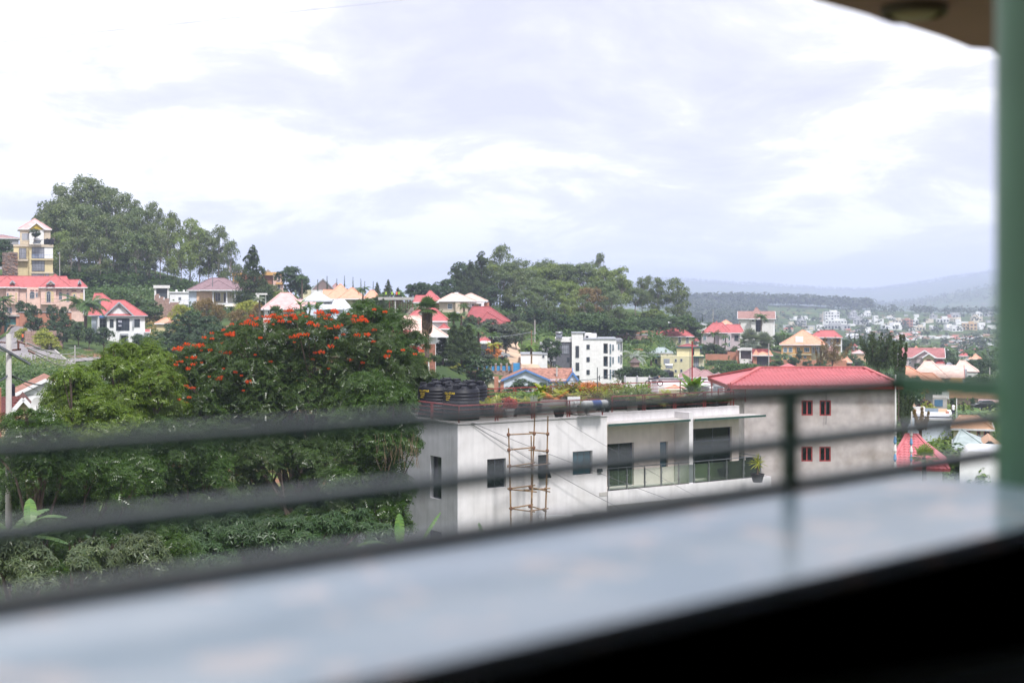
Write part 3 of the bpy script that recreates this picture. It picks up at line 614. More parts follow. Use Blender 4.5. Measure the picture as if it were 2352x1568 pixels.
def car(label, c, x, yb, D, col, rz=0, L=4.2, cat='car', name='parked_car', group=None):
    base = P(*cp(c, x, yb), D); e = empty(name, base, rz, label, cat, group); m = mat('car_paint_%s' % name + label[:6], col, .3, .05, spec=.6, coat=.6); W = .85
    prof = [(-L / 2, .35), (-L / 2, .78), (-L * .40, .95), (-L * .30, 1.0), (-L * .20, 1.42), (L * .12, 1.46), (L * .26, 1.0), (L * .44, .88), (L / 2, .7), (L / 2, .35)]
    b = MB(); n = len(prof)
    b.add([(x_, -W * (1 if z < 1.1 else .82), z) for x_, z in prof] + [(x_, W * (1 if z < 1.1 else .82), z) for x_, z in prof], [tuple(range(n)), tuple(reversed(range(n, 2 * n)))] + [((k + 1) % n, k, n + k, n + (k + 1) % n) for k in range(n)])
    b.build('body', m, e)
    for sy in (-1, 1): MB().add([(-L * .26, sy * (W * .93 + .02), 1.04), (L * .2, sy * (W * .93 + .02), 1.04), (L * .10, sy * (W * .84 + .02), 1.38), (-L * .18, sy * (W * .84 + .02), 1.38)], [(0, 1, 2, 3)]).build('side_window', GLASSD, e)
    for sx, a, z0, z1 in ((1, .26, 1.03, 1.43), (-1, -.30, 1.03, 1.39)):
        xa = L * a; xb = L * (.135 if sx > 0 else -.205); MB().add([(xa + sx * .03, -.7, z0), (xa + sx * .03, .7, z0), (xb + sx * .03, .6, z1), (xb + sx * .03, -.6, z1)], [(0, 1, 2, 3)]).build('windscreen' if sx > 0 else 'rear_window', GLASSD, e)
    for sx in (-1, 1):
        for sy in (-1, 1):
            w = MB().lathe([(0, -.1), (.31, -.1), (.33, 0), (.31, .1), (0, .1)], 14, (0, 0, 0), 'x').build('wheel', BLACKP, e, loc=(sx * L * .31, sy * W * .95, .33), rz=R(90))
            MB().lathe([(0, -.12), (.17, -.11), (.17, .11), (0, .12)], 10, (0, 0, 0), 'x').build('rim', STEEL, w)
    for sy in (-1, 1): MB().box(L / 2 - .05, L / 2 + .02, sy * .6 - .15, sy * .6 + .15, .62, .76).build('headlight', TRIMW, e)
    return e
def cable(label, pts, r=.02, sag=0, m=None, cat='cable', group=None, name='power_line'):
    pts = [Vector(p) for p in pts]; q = []
    for a, b in zip(pts[:-1], pts[1:]):
        for k in range(12): t = k / 12; q.append(a.lerp(b, t) - Vector((0, 0, sag * 4 * t * (1 - t))))
    q.append(pts[-1]); o = MB().tube([p - pts[0] for p in q], r, 5).build(name, m or TRIMD, None, loc=pts[0]); return tag(o, label, cat, group)
# ---------------------------------------------------------------- the balcony the picture is taken from
RAILP = mat('dark_green_rail_paint', (.085, .12, .095), .33, .2, 6, spec=.5)
COLP = mat('green_column_paint', (.075, .17, .10), .45, .12, 3, spec=.5)
NAVY = mat('navy_panel', (.03, .032, .055), .7, .2)
BLACKW = mat('shade_black_timber', (.006, .005, .006), .7, .3, 5)  # unlit black of the counter front put into the colour
SOFF = mat('brown_soffit', (.36, .20, .215), .85, .15, 1.2)
dv = Vector((.723, .691, 0)); nv = Vector((-.691, .723, 0)); A0 = Vector((.508, 2.6, 0))
def bp(t, n=0, z=0): q = A0 + dv * t + nv * n; return Vector((q.x, q.y, CZ + z))
def counter_material():
    m = bpy.data.materials.new('worn_counter_paint'); m.use_nodes = True; n, l = m.node_tree.nodes, m.node_tree.links; b = n['Principled BSDF']
    t = n.new('ShaderNodeTexCoord'); mp = n.new('ShaderNodeMapping'); mp.inputs['Scale'].default_value = (1, 1, 1); l.new(t.outputs['Object'], mp.inputs[0])
    def noise(sc, d): q = n.new('ShaderNodeTexNoise'); q.inputs['Scale'].default_value = sc; q.inputs['Detail'].default_value = d; l.new(mp.outputs[0], q.inputs['Vector']); return q.outputs['Fac']
    def ramp(f, st):
        r = n.new('ShaderNodeValToRGB'); cr = r.color_ramp
        while len(cr.elements) < len(st): cr.elements.new(.5)
        for e, (p, c) in zip(cr.elements, st): e.position = p; e.color = (*c, 1)
        l.new(f, r.inputs[0]); return r.outputs[0]
    x = n.new('ShaderNodeMix'); x.data_type = 'RGBA'
    l.new(ramp(noise(9, 4), [(.575, (0, 0, 0)), (.61, (1, 1, 1))]), x.inputs[0]); l.new(ramp(noise(4.5, 5), [(.40, (.50, .66, .78)), (.60, (.66, .79, .88))]), x.inputs[6]); x.inputs[7].default_value = (.93, .89, .88, 1)
    l.new(x.outputs[2], b.inputs['Base Color']); b.inputs['Roughness'].default_value = .22; b.inputs['Specular IOR Level'].default_value = .6
    return m
ct = empty('balcony_counter', bp(0, 0, -1.28), 0, 'long pale worn counter top running along the balcony railing', 'counter')
poly = [bp(-3.2, 0), bp(.40, 0), bp(.40, 0) + Vector((.16, -.09, 0)), bp(.40, 0) + Vector((1.3, -.62, 0)), bp(1.6, -.48), bp(-3.2, -.48)]
MB().prism([(p.x - ct.location.x, p.y - ct.location.y) for p in poly], .905, .93).build('counter_top', counter_material(), ct)
ap = MB(); o = ct.location; ap.add([p - o for p in (bp(-3.2, -.455, -.376), bp(1.6, -.455, -.376), bp(1.6, -.43, -.376), bp(-3.2, -.43, -.376), bp(-3.2, -.455, -.52), bp(1.6, -.455, -.52), bp(1.6, -.43, -.52), bp(-3.2, -.43, -.52))], [(0, 1, 2, 3), (7, 6, 5, 4), (0, 4, 5, 1), (1, 5, 6, 2), (2, 6, 7, 3), (3, 7, 4, 0)])
ap.build('apron', BLACKW, ct)
ed = MB()
ed.beam(bp(-3.2, .012, -.374) - o, bp(.40, .012, -.374) - o, .024, .045); ed.build('back_edging', mat('rusty_edging', (.10, .055, .045), .6, .4, 8), ct)
pw = MB()
def strip(mb, t0, t1, n0, n1, z0, z1): mb.add([bp(t, n, z) for z in (z0, z1) for t, n in ((t0, n0), (t1, n0), (t1, n1), (t0, n1))], [(0, 3, 2, 1), (4, 5, 6, 7), (0, 1, 5, 4), (1, 2, 6, 5), (2, 3, 7, 6), (3, 0, 4, 7)])
strip(pw, -3.6, 1.9, -.40, -.10, -1.35, -.395); pw.build('parapet_wall', NAVY, None)['kind'] = 'structure'
rl = empty('balcony_railing', bp(0, .06, -.35), 0, 'dark green metal railing with three bars along the counter', 'railing'); o = rl.location
for z, t1 in ((-.171, .45), (-.266, 1.6), (-.347, 1.6)):
    MB().beam(bp(-3.4, .05, z) - o, bp(t1, .05, z) - o, .036, .022).build('rail', RAILP, rl)
MB().beam(bp(.45, .05, -.168) - o, Vector((1.0, 2.72, CZ - .172)) - o, .05, .036).build('rail', COLP, rl)
for t in (.12, -2.6): MB().beam(bp(t, .085, -.36) - o, bp(t, .085, -.185) - o, .03, .03).build('post', RAILP, rl)
c = MB().lathe([(.1, -1.35), (.1, 1.1)], 32).build('balcony_column', COLP, None, True, loc=(1.036, 2.74, CZ)); tag(c, 'round green column at the end of the counter', 'column')
# soffit with its ragged outer edge, cut back where unseen to let sky onto the counter, and the room behind
edge = [(bp(-4.3, -.55).x, bp(-4.3, -.55).y), (bp(-.2, -.55).x, bp(-.2, -.55).y), (.62, 2.9), (.92, 4.4), (1.04, 4.91), (1.28, 5.15), (1.425, 5.33), (1.47, 5.34), (1.7, 5.6), (1.88, 5.83), (1.97, 5.86), (2.1, 6.1), (2.6, 6.4), (3.4, 6.7), (6, 6.9), (6, -4.5), (-3.9, -4.5)]
sf = MB().prism(edge, CZ + 1.04, CZ + 1.3).build('ceiling', SOFF, None); sf['kind'] = 'structure'
lt = empty('ceiling_light', (1.42, 5.02, CZ + 1.04), 0, 'round yellowish lamp housing set under the brown soffit', 'lamp')
MB().lathe([(.115, .0), (.115, -.03), (.10, -.035), (.10, -.005)], 28).build('rim', mat('lamp_rim', (.10, .07, .05), .6), lt); MB().lathe([(.0, -.045), (.06, -.042), (.098, -.012), (.098, -.002)], 24).build('diffuser', mat('old_diffuser', (.36, .27, .19), .5), lt, True)
MB().box(-3.9, 6, -4.6, -4.5, CZ - 1.35, CZ + 1.04).build('back_wall', mat('dim_inner_wall', (.08, .07, .07)), None)['kind'] = 'structure'
MB().prism([(bp(-4.6, .12).x, bp(-4.6, .12).y), (bp(2.0, .12).x, bp(2.0, .12).y), (5.9, 3.2), (5.9, -4.5), (-3.9, -4.5)], CZ - 1.6, CZ - 1.35).build('floor', mat('dark_floor', (.035, .03, .04), .7), None)['kind'] = 'structure'
MB().prism([(bp(-4.5, .0).x, bp(-4.5, .0).y), (bp(1.9, .0).x, bp(1.9, .0).y), (5.6, 3.0), (5.6, -4.4), (-3.7, -4.4)], CZ - 14.5, CZ - 1.61).build('building_base', WHITE, None)['kind'] = 'structure'
MB().box(5.9, 6, -4.5, 3.2, CZ - 1.35, CZ + 1.04).build('side_wall', MATS['dim_inner_wall'], None)['kind'] = 'structure'
MB().box(-4.0, -3.9, -4.5, -.9, CZ - 1.35, CZ + 1.04).build('left_wall', MATS['dim_inner_wall'], None)['kind'] = 'structure'
cable('faint pale wire crossing the top left of the sky', [P(-300, 128, 14), P(1300, -38, 20)], .004, .0, mat('pale_wire', (.5, .5, .55)))

# ---------------------------------------------------------------- the white building with tanks on its roof
NB = wallmat('weathered_white_render', (.64, .62, .63), streak=.3, stain=.22, fine=.12); NBI = wallmat('recess_render', (.66, .58, .53), streak=.15)
NBL = wallmat('shade_toned_side_render', (.46, .46, .49), streak=.35, stain=.3, fine=.15)  # side wall: darker paint than the front, with its shade put into the colour
b = House('modern_white_building', 'flat roofed white building with glass balcony and rooftop garden', '_', 1052, 1441, 68, 33.6, 'building', radial=False)
def holes_wall(h, u0, u1, z0, z1, holes, v, m, name='wall', plane='F', th=.22):
    us = sorted({u0, u1, *[q for a in holes for q in a[:2]]}); zs = sorted({z0, z1, *[q for a in holes for q in a[2:]]}); mb = MB()
    f = (lambda u, z, d: (u, v + d, z)) if plane == 'F' else (lambda u, z, d: (v + d, u, z))
    for i in range(len(us) - 1):
        for j in range(len(zs) - 1):
            cu, cz = (us[i] + us[i + 1]) / 2, (zs[j] + zs[j + 1]) / 2
            if any(a < cu < b_ and c_ < cz < d_ for a, b_, c_, d_ in holes): continue
            mb.add([f(us[i], zs[j], 0), f(us[i + 1], zs[j], 0), f(us[i + 1], zs[j + 1], 0), f(us[i], zs[j + 1], 0)], [(0, 1, 2, 3) if plane == 'F' else (3, 2, 1, 0)])
    for a, b_, c_, d_ in holes:
        q = [(a, c_), (b_, c_), (b_, d_), (a, d_)]
        for k in range(4):
            p, r = q[k], q[(k + 1) % 4]; mb.add([f(*p, 0), f(*r, 0), f(*r, th), f(*p, th)], [(0, 1, 2, 3)])
    return mb.build(name, m, h.e)
def zr(h, x, y0, y1, v=0): u = h.u(x, v); return h.z(y1, u, v), h.z(y0, u, v)
def hole(x0, x1, y0, y1, v=0):
    u0, u1 = b.u(x0, v), b.u(x1, v); um = (u0 + u1) / 2; return (u0, u1, b.z(y1, um, v), b.z(y0, um, v))
ZT = b.z(975, 0, 0); uA = b.u(1394); zF = b.z(1129, b.u(1394), 0); DEP = 10.5
H1 = [hole(1119, 1162, 1053, 1120), hole(1236, 1260, 1044, 1098), hole(1315.5, 1361, 1035.5, 1090), hole(1290, 1380, 1180, 1300)]
holes_wall(b, 0, uA, b.found, ZT, H1, 0, NB)
def glazing(h, q, nx, v, m=GLASSD, fr=TRIMD, fw=.05, extra=None):
    u0, u1, z0, z1 = q; f = MB(); g = .004
    f.box(u0 + g, u0 + fw, v - .03, v + .03, z0 + g, z1 - g).box(u1 - fw, u1 - g, v - .03, v + .03, z0 + g, z1 - g).box(u0 + fw, u1 - fw, v - .03, v + .03, z0 + g, z0 + fw).box(u0 + fw, u1 - fw, v - .03, v + .03, z1 - fw, z1 - g)
    for k in range(1, nx): x = u0 + (u1 - u0) * k / nx; f.box(x - fw / 2, x + fw / 2, v - .02, v + .02, z0 + fw, z1 - fw)
    w = f.build('window', fr, h.e)
    for k in range(nx): MB().box(u0 + (u1 - u0) * k / nx + fw * .5, u0 + (u1 - u0) * (k + 1) / nx - fw * .5, v - .006, v + .006, z0 + fw * .6, z1 - fw * .6).build('pane', m, w)
    return w
glazing(b, H1[0], 2, .18); w2 = glazing(b, H1[1], 1, .18); glazing(b, H1[2], 3, .18, GLASSB); 
q = H1[1]; MB().add([(q[0] + .03, .15, q[2] + .75), (q[1] - .03, .15, q[2] + .75), (q[1] - .03, -.28, q[2] + .06), (q[0] + .03, -.28, q[2] + .06), (q[0] + .03, .18, q[2] + .77), (q[1] - .03, .18, q[2] + .77), (q[1] - .03, -.25, q[2] + .03), (q[0] + .03, -.25, q[2] + .03)], [(0, 1, 2, 3), (7, 6, 5, 4), (0, 4, 5, 1), (1, 5, 6, 2), (2, 6, 7, 3), (3, 7, 4, 0)]).build('awning_pane', GLASSD, b.e)
MB().box(H1[3][0] - .01, H1[3][1] + .01, .6, .65, b.found, H1[3][3]).build('recessed_wall', NBI, b.e)
# left side wall
v0, v1 = b.vv(1014, 0), b.vv(988, 0); zl0 = b.z(1148, 0, v0); zl1 = b.z(1050, 0, v0)
HL = [(v0, v1, zl0, zl1), (b.vv(1014), b.vv(980), b.z(1300, 0, v0), b.z(1222, 0, v0))]
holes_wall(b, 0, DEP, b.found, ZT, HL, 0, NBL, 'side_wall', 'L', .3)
for q in HL:
    f = MB(); f.box(.2, .26, q[0], q[0] + .05, q[2], q[3]).box(.2, .26, q[1] - .05, q[1], q[2], q[3]).box(.2, .26, q[0] + .05, q[1] - .05, q[3] - .05, q[3]).box(.2, .26, q[0] + .05, q[1] - .05, q[2], q[2] + .05); w = f.build('window', TRIMD, b.e)
    MB().box(.225, .235, q[0] + .03, q[1] - .03, q[2] + .03, q[3] - .03).build('pane', GLASSD, w)
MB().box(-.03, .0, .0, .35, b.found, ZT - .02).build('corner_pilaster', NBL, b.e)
uR = b.u(1697, 1.25)
# roof deck, parapet, back and right walls
MB().box(.02, uR - .02, 1.3, DEP, ZT - .35, ZT - .2).build('roof_deck', CONC, b.e); MB().box(.02, uA, .02, 1.3, ZT - .35, ZT - .2).build('roof_deck', CONC, b.e)
pc = MB(); pc.box(-.04, uA + .02, -.04, .2, ZT, ZT + .07).box(-.04, .2, .2, DEP, ZT, ZT + .07).box(uA - .2, uR, 1.2, 1.42, ZT + .002, ZT + .07).box(-.04, uR, DEP - .2, DEP, ZT + .001, ZT + .07); pc.build('coping', NB, b.e)
MB().add([(uR, 1.25, b.found), (uR, DEP, b.found), (uR, DEP, ZT), (uR, 1.25, ZT)], [(0, 1, 2, 3)]).build('wall', NB, b.e)
MB().add([(0, DEP, b.found), (uR, DEP, b.found), (uR, DEP, ZT), (0, DEP, ZT)], [(3, 2, 1, 0)]).build('wall', NB, b.e)
MB().box(uA - .001, uA + .02, .0, 1.25, zF, ZT).build('reveal', NBI, b.e)
# recessed bays
D1 = hole(1380, 1456, 1018, 1131, 1.25); D1 = (uA + .03, D1[1], zF + .02, D1[3]); D2 = hole(1516, 1534, 1014, 1073, 1.25)
uP0, uP1 = b.u(1583), b.u(1592); D3 = hole(1591, 1681, 982, 1110, 1.25); D3 = (uP1 + .03, D3[1], zF + .02, D3[3])
holes_wall(b, uA, uR, zF - 2.6, ZT, [D1, D2, D3], 1.25, NBI, 'recess_wall')
holes_wall(b, uA, uR, b.z(981, b.u(1394, 1.2), 1.2), ZT, [], 1.21, NB, 'parapet_band')
glazing(b, D1, 3, 1.42); glazing(b, D2, 1, 1.4, GLASSB); glazing(b, D3, 3, 1.42); u0, u1, z0, z1 = D3
MB().box(u0, u1, 1.37, 1.41, z1 - .75, z1 - .69).build('transom', TRIMD, b.e)
MB().box(uP0, uP1, .0, 1.2, zF + .003, ZT - .05).build('partition', NB, b.e)
zc = b.z(976, uA, 0)
def canopy(x0, x1):
    a0, a1 = (b.u(x0) if isinstance(x0, int) else x0), b.u(x1)
    s_ = MB().box(a0 + .02, a1, -.1, 1.2, zc, zc + .05).build('canopy', CONC, b.e); MB().box(a0 + .02, a1, -.16, -.1, zc - .05, zc + .06).build('canopy_edge', mat('green_gutter', (.03, .07, .06), .4), s_)
    n = 7
    for k in range(1, n): x = a0 + (a1 - a0) * k / n; MB().box(x - .02, x + .02, -.08, 1.18, zc + .05, zc + .065).build('seam', OFFW, s_)
canopy(uA, 1582); canopy(uP1, 1755)
uE = b.u(1767); uG = b.u(1747)
MB().box(uA - .5, uE, -.02, 1.24, zF - .2, zF).build('balcony_slab', CONC, b.e); MB().box(uA + .0, uE + .03, -.1, -.021, zF - 1.05 + .35, zF + .03).build('balcony_fascia', NB, b.e)
MB().box(uE - .1, uE + .03, -.02, 2.4, zF - .7, zF + .03).build('balcony_fascia', NB, b.e); MB().box(b.u(1697, 1.25), uE - .1, 1.24, 2.4, zF - .2, zF).build('balcony_slab', CONC, b.e)
MB().box(uA, uR, .8, .85, b.found, zF - .2).build('lower_wall', NBI, b.e)
cg = clear_glass('balustrade_glass'); zh = b.z(1076, uA, 0); px = [1398, 1440, 1481, 1519, 1559, 1594.5, 1628, 1669, 1708, 1747]; us = [b.u(p) for p in px]
bal = lambda mb, nm, m: mb.build(nm, m, b.e)
for a, c_ in zip(us[:-1], us[1:]): bal(MB().box(a + .06, c_ - .06, -.006, .006, zF + .08, zh - .14), 'glass_panel', cg)
bal(MB().box(uG - .006, uG + .006, .1, 1.2, zF + .08, zh - .14), 'glass_panel', cg); bal(MB().box(uG - .006, uG + .006, 1.3, 2.3, zF + .08, zh - .14), 'glass_panel', cg)
for u in us:
    o_ = bal(MB().box(u - .03, u + .03, -.03, .03, zF + .03, zh - .1), 'baluster_post', STEEL)
    MB().beam((u, 0, zh - .1), (u - .08, -.04, zh), .03).build('bracket', STEEL, o_)
    for q_ in (.3, .75): MB().box(u - .09, u + .09, -.04, -.01, zF + q_, zF + q_ + .04).build('clamp', STEEL, o_)
bal(MB().tube([(uA + .02, -.02, zh), (uP0 - .02, -.02, zh)], .028, 8), 'handrail', STEEL); bal(MB().tube([(uP1 + .02, -.02, zh), (uG, -.02, zh), (uG, 2.3, zh)], .028, 8), 'handrail', STEEL)
bal(MB().box(b.u(1371), b.u(1381), -.12, -.002, b.z(1083, b.u(1376)), b.z(1076, b.u(1376))), 'wall_light', TRIMD)
bal(MB().beam((b.u(1232), -.3, b.z(1184, b.u(1232))), (b.u(1307), -.3, b.z(1184, b.u(1300)) + .03), .12), 'downpipe', TRIMW)
bal(MB().tube([(b.u(1645), -.14, zF - .7), (b.u(1645), -.14, b.found)], .035, 6), 'downpipe', OFFW)
def w2(u, v, z): return b.e.matrix_basis @ Vector((u, v, z))
b.e.matrix_basis = Matrix.Translation(b.o) @ Matrix.Rotation(R(33.6), 4, 'Z')
# roof railings
def roof_rail(label, pts, h=.82, base=None, step=2.4, bars=3):
    zb = ZT + .07 if base is None else base; o_ = empty('roof_railing', w2(pts[0][0], pts[0][1], zb), R(33.6), label, 'railing'); ox, oy = pts[0]
    for (a, c_), (d, e_) in zip(pts[:-1], pts[1:]):
        L = math.hypot(d - a, e_ - c_); n = max(1, round(L / step)); q = lambda t, z: Vector((a + (d - a) * t - ox, c_ + (e_ - c_) * t - oy, z))
        MB().beam(q(0, h), q(1, h), .07, .05).build('top_rail', REDPAINT, o_)
        for k in range(1, bars + 1): MB().beam(q(0, h * k / (bars + 1)), q(1, h * k / (bars + 1)), .025).build('bar', REDPAINT, o_)
        for k in range(n + 1):
            for dx in ((-.07, .07) if 0 < k < n else (0,)): MB().beam(q(k / n + dx / L, 0), q(k / n + dx / L, h - .02), .05).build('post', REDPAINT, o_)
    return o_
roof_rail('red tube railing along the front edge of the roof beside the tanks', [(.12, DEP - .2), (.12, .12), (b.u(1387), .12)])
roof_rail('red tube railing above the glass balcony, set behind the canopies', [(b.u(1405, 1.35), 1.32), (b.u(1684, 1.35), 1.32)])
roof_rail('red tube railing along the back edge of the rooftop garden', [(5.2, DEP - .1), (b.u(1560, DEP), DEP - .1), (b.u(1640, 8), 8.2)])
roof_rail('short red railing round the stair opening beside the tanks', [(b.u(1103, 6.5), 6.5), (b.u(1124, 6.5), 6.5)], base=ZT - .2 + .1)
roof_rail('short red railing among the potted palms near the far corner', [(b.u(1650, 5), 5), (b.u(1712, 5), 5)], base=ZT - .1)
ant = empty('lamp_post', w2(b.u(1684, 1.3), 1.5, ZT - .2), 0, 'thin red post with a small black lamp at the right corner of the roof', 'lamp post')
MB().beam((0, 0, 0), (0, 0, 1.55), .05).build('pole', REDPAINT, ant); MB().lathe([(0, .08), (.09, .05), (.1, -.03), (0, -.09)], 10, (-.12, -.05, 1.15)).build('lamp', BLACKP, ant)
rp = empty('flag_pole', P(1589.8, 930, 80), 0, 'tall thin dark red pole rising from the rooftop garden', 'pole'); MB().beam((0, 0, -1), (0, 0, 3.6), .07).build('pole', REDPAINT, rp); MB().beam((-.12, 0, .3), (-.12, 0, 3.1), .03).build('wire', TRIMD, rp)
rp = empty('antenna_pole', P(1372, 915, 80), 0, 'thin black antenna pole in front of the white apartment block', 'pole'); MB().beam((0, 0, -.8), (0, 0, 1.75), .045).beam((0, 0, 1.2), (.12, 0, 1.2), .03).beam((.12, 0, 1.0), (.12, 0, 1.3), .05).build('pole', TRIMD, rp)
# water tanks
def tank_mesh():
    m = MB(); r, pr = .945, [(0, 0), (.93, 0)]
    for k in range(9): z = .08 + k * .165; pr += [(r - .006, z), (r + .010, z + .008), (r + .010, z + .02), (r - .006, z + .028)]
    pr += [(r - .01, 1.52), (r - .05, 1.58), (r - .2, 1.63), (.38, 1.68)]
    return m.lathe(pr, 40)
TM = tank_mesh().mesh('body', BLACKP, True)
lid = MB().lathe([(.30, 1.66), (.30, 1.80), (.31, 1.80), (.27, 1.84), (.1, 1.87), (0, 1.88)], 24).mesh('lid', BLACKP, False)
knob = MB().lathe([(0, 0), (.05, 0), (.05, .05), (0, .06)], 8).mesh('knob', BLACKP)
blk = MB().box(-.16, .16, -.12, .2, 0, .2).mesh('shoulder_block', BLACKP)
dome = MB().lathe([(.26, 0), (.22, .07), (.12, .115), (0, .13)], 16).mesh('shoulder_dome', BLACKP, True)
YEL = mat('yellow_print', (.75, .55, .04), .6, .05)
def lettering(body, size, r, z, a0, parent):
    cu = bpy.data.curves.new('lettering', 'FONT'); cu.body = body; cu.size = size; cu.extrude = 0.0; ob = bpy.data.objects.new('tmp', cu); COL.objects.link(ob)
    dg = bpy.context.evaluated_depsgraph_get(); me = bpy.data.meshes.new_from_object(ob.evaluated_get(dg)); bpy.data.objects.remove(ob)
    for v in me.vertices: a = a0 + v.co.x / r; zz = v.co.y; v.co = (r * math.cos(a), r * math.sin(a), z + zz)
    me.materials.clear(); me.materials.append(YEL); put(me, 'lettering', parent)
tanks = [(1059.5, 73.5, 'front right black ribbed water tank with yellow lettering on the white roof'), (1000.5, 75.5, 'left black ribbed water tank with yellow lettering beside the tree'), (1026, 78.8, 'black water tank mostly hidden behind the two front tanks, on the left'), (1079, 76.6, 'black water tank half hidden behind the front right tank')]
zdeck = w2(0, 0, ZT - .2).z
for px_, D_, lab in tanks:
    X = (px_ - CX) / FPX * D_; e = empty('water_tank', (X, D_, zdeck), 0, lab, 'water tank', 'black plastic water tanks on the white roof')
    put(TM, 'body', e); put(lid, 'lid', e); 
    for a in (.6, 3.7): put(knob, 'knob', e, (.2 * math.cos(a), .2 * math.sin(a), 1.84))
    for k in range(5): a = -1.9 + k * 1.257; put(blk, 'shoulder_block', e, (.62 * math.cos(a), .62 * math.sin(a), 1.6), a - R(90)); a += .63; put(dome, 'shoulder_dome', e, (.6 * math.cos(a), .6 * math.sin(a), 1.6))
    if D_ < 76:
        lettering('GILL•STAR', .155, .965, 1.34, -2.62, e)
        for k, t_ in enumerate(('WATER', 'TANKS', '5000 L')): lettering(t_, .10, .965, 1.22 - .1 * k, -2.5, e)
# storage cylinder on the roof
e = empty('water_heater', P(1366, 931, 71.8), R(33.6), 'white cylindrical water heater with blue stripe lying behind the red railing', 'water heater')
MB().lathe([(0, -.95), (.27, -.93), (.30, -.85), (.30, .85), (.27, .93), (0, .95)], 20, (0, 0, .1), 'x').build('tank', TANKW, e, True); MB().lathe([(.304, -.3), (.304, .4)], 20, (0, 0, .1), 'x').build('stripe', mat('blue_stripe', (.10, .16, .45), .4), e)
MB().box(-.7, -.6, -.2, .2, -.5, -.15).box(.6, .7, -.2, .2, -.5, -.15).build('cradle', STEEL, e); e.scale = (.8, .68, .68)
# scaffold of poles
sc = empty('pole_scaffold', w2(b.u(1175), -.9, 0), R(33.6), 'rickety brown scaffold of lashed poles against the white wall', 'scaffold'); so = (b.u(1175), -.9, 0)
def sp(x, y, v): u = b.u(x, v); return Vector((u, v, b.z(y, u, v))) - Vector(so)
V1, V2 = -.8, -1.5
for p in (((1168, 983, V2), (1175, 1300, V2)), ((1228, 958, V2), (1214, 1300, V2)), ((1258.5, 955, V1), (1249, 1300, V1)), ((1220, 1000, V1), (1221, 1300, V1))):
    MB().tube([sp(*p[0]), sp((p[0][0] + p[1][0]) / 2 + 1, (p[0][1] + p[1][1]) / 2, p[0][2]), sp(*p[1])], [.035, .045, .045], 6).build('standard', BAMB, sc)
for x0, y0, va, x1, y1, vb in ((1166, 998, V2, 1229, 995, V2), (1216, 992, V2, 1260, 996, V1), (1166, 1033, V2, 1228, 1027, V2), (1215, 1033, V2, 1259, 1036, V1), (1165, 1072, V2, 1229, 1062, V2), (1166, 1069, V2, 1228, 1074, V1), (1207, 1071, V2, 1263, 1064, V1),
                           (1166, 1122, V2, 1229, 1114, V2), (1167, 1123, V2, 1232, 1129, V1), (1204, 1125, V2, 1263, 1121, V1), (1214, 1117, V2, 1263, 1129, V1), (1170, 1167, V2, 1224, 1158, V2), (1170, 1167, V2, 1228, 1175, V1), (1214, 1160, V2, 1255, 1173, V1), (1214, 1173, V2, 1259, 1167, V1), (1170, 1215, V2, 1226, 1210, V2), (1214, 1212, V2, 1255, 1218, V1)):
    MB().tube([sp(x0, y0, va), sp(x1, y1, vb)], .035, 6).build('ledger', BAMB, sc)
for x, y, v in ((1168, 998, V2), (1227, 995, V2), (1258, 996, V1), (1169, 1033, V2), (1226, 1028, V2), (1257, 1035, V1), (1171, 1070, V2), (1222, 1066, V2), (1172, 1122, V2), (1218, 1118, V2), (1253, 1123, V1), (1174, 1167, V2), (1217, 1162, V2), (1251, 1170, V1)):
    MB().lathe([(.04, -.09), (.085, -.05), (.085, .05), (.04, .09)], 7, sp(x, y, v)).build('lashing', mat('rope', (.16, .08, .05), .9), sc)
cable('lower of two grey wires slanting down across the white wall from the roof corner', [w2(*(Vector((b.u(1080), -.05, b.z(972, b.u(1080)))))), w2(b.u(1450, -.6), -.6, b.z(1180, b.u(1450, -.6), -.6)), w2(b.u(1500, -2), -2.5, b.z(1240, b.u(1500, -2), -2))], .013, .12, mat('grey_wire', (.12, .12, .13)))
cable('upper of two grey wires slanting down across the white wall from the roof corner', [w2(b.u(1083), -.06, b.z(970, b.u(1083))), w2(b.u(1350, -.6), -.6, b.z(1075, b.u(1350, -.6), -.6)), w2(b.u(1600, -1.6), -1.6, b.z(1168, b.u(1600, -1.6), -1.6))], .012, .06, MATS['grey_wire'])
cable('thin wire slanting over the canopy and down past the glass doors', [w2(b.u(1275), -.3, b.z(955, b.u(1275))), w2(b.u(1430, -.7), -.7, b.z(1045, b.u(1430, -.7), -.7)), w2(b.u(1640, -1.8), -1.8, b.z(1160, b.u(1640, -1.8), -1.8))], .009, .05, MATS['grey_wire'])
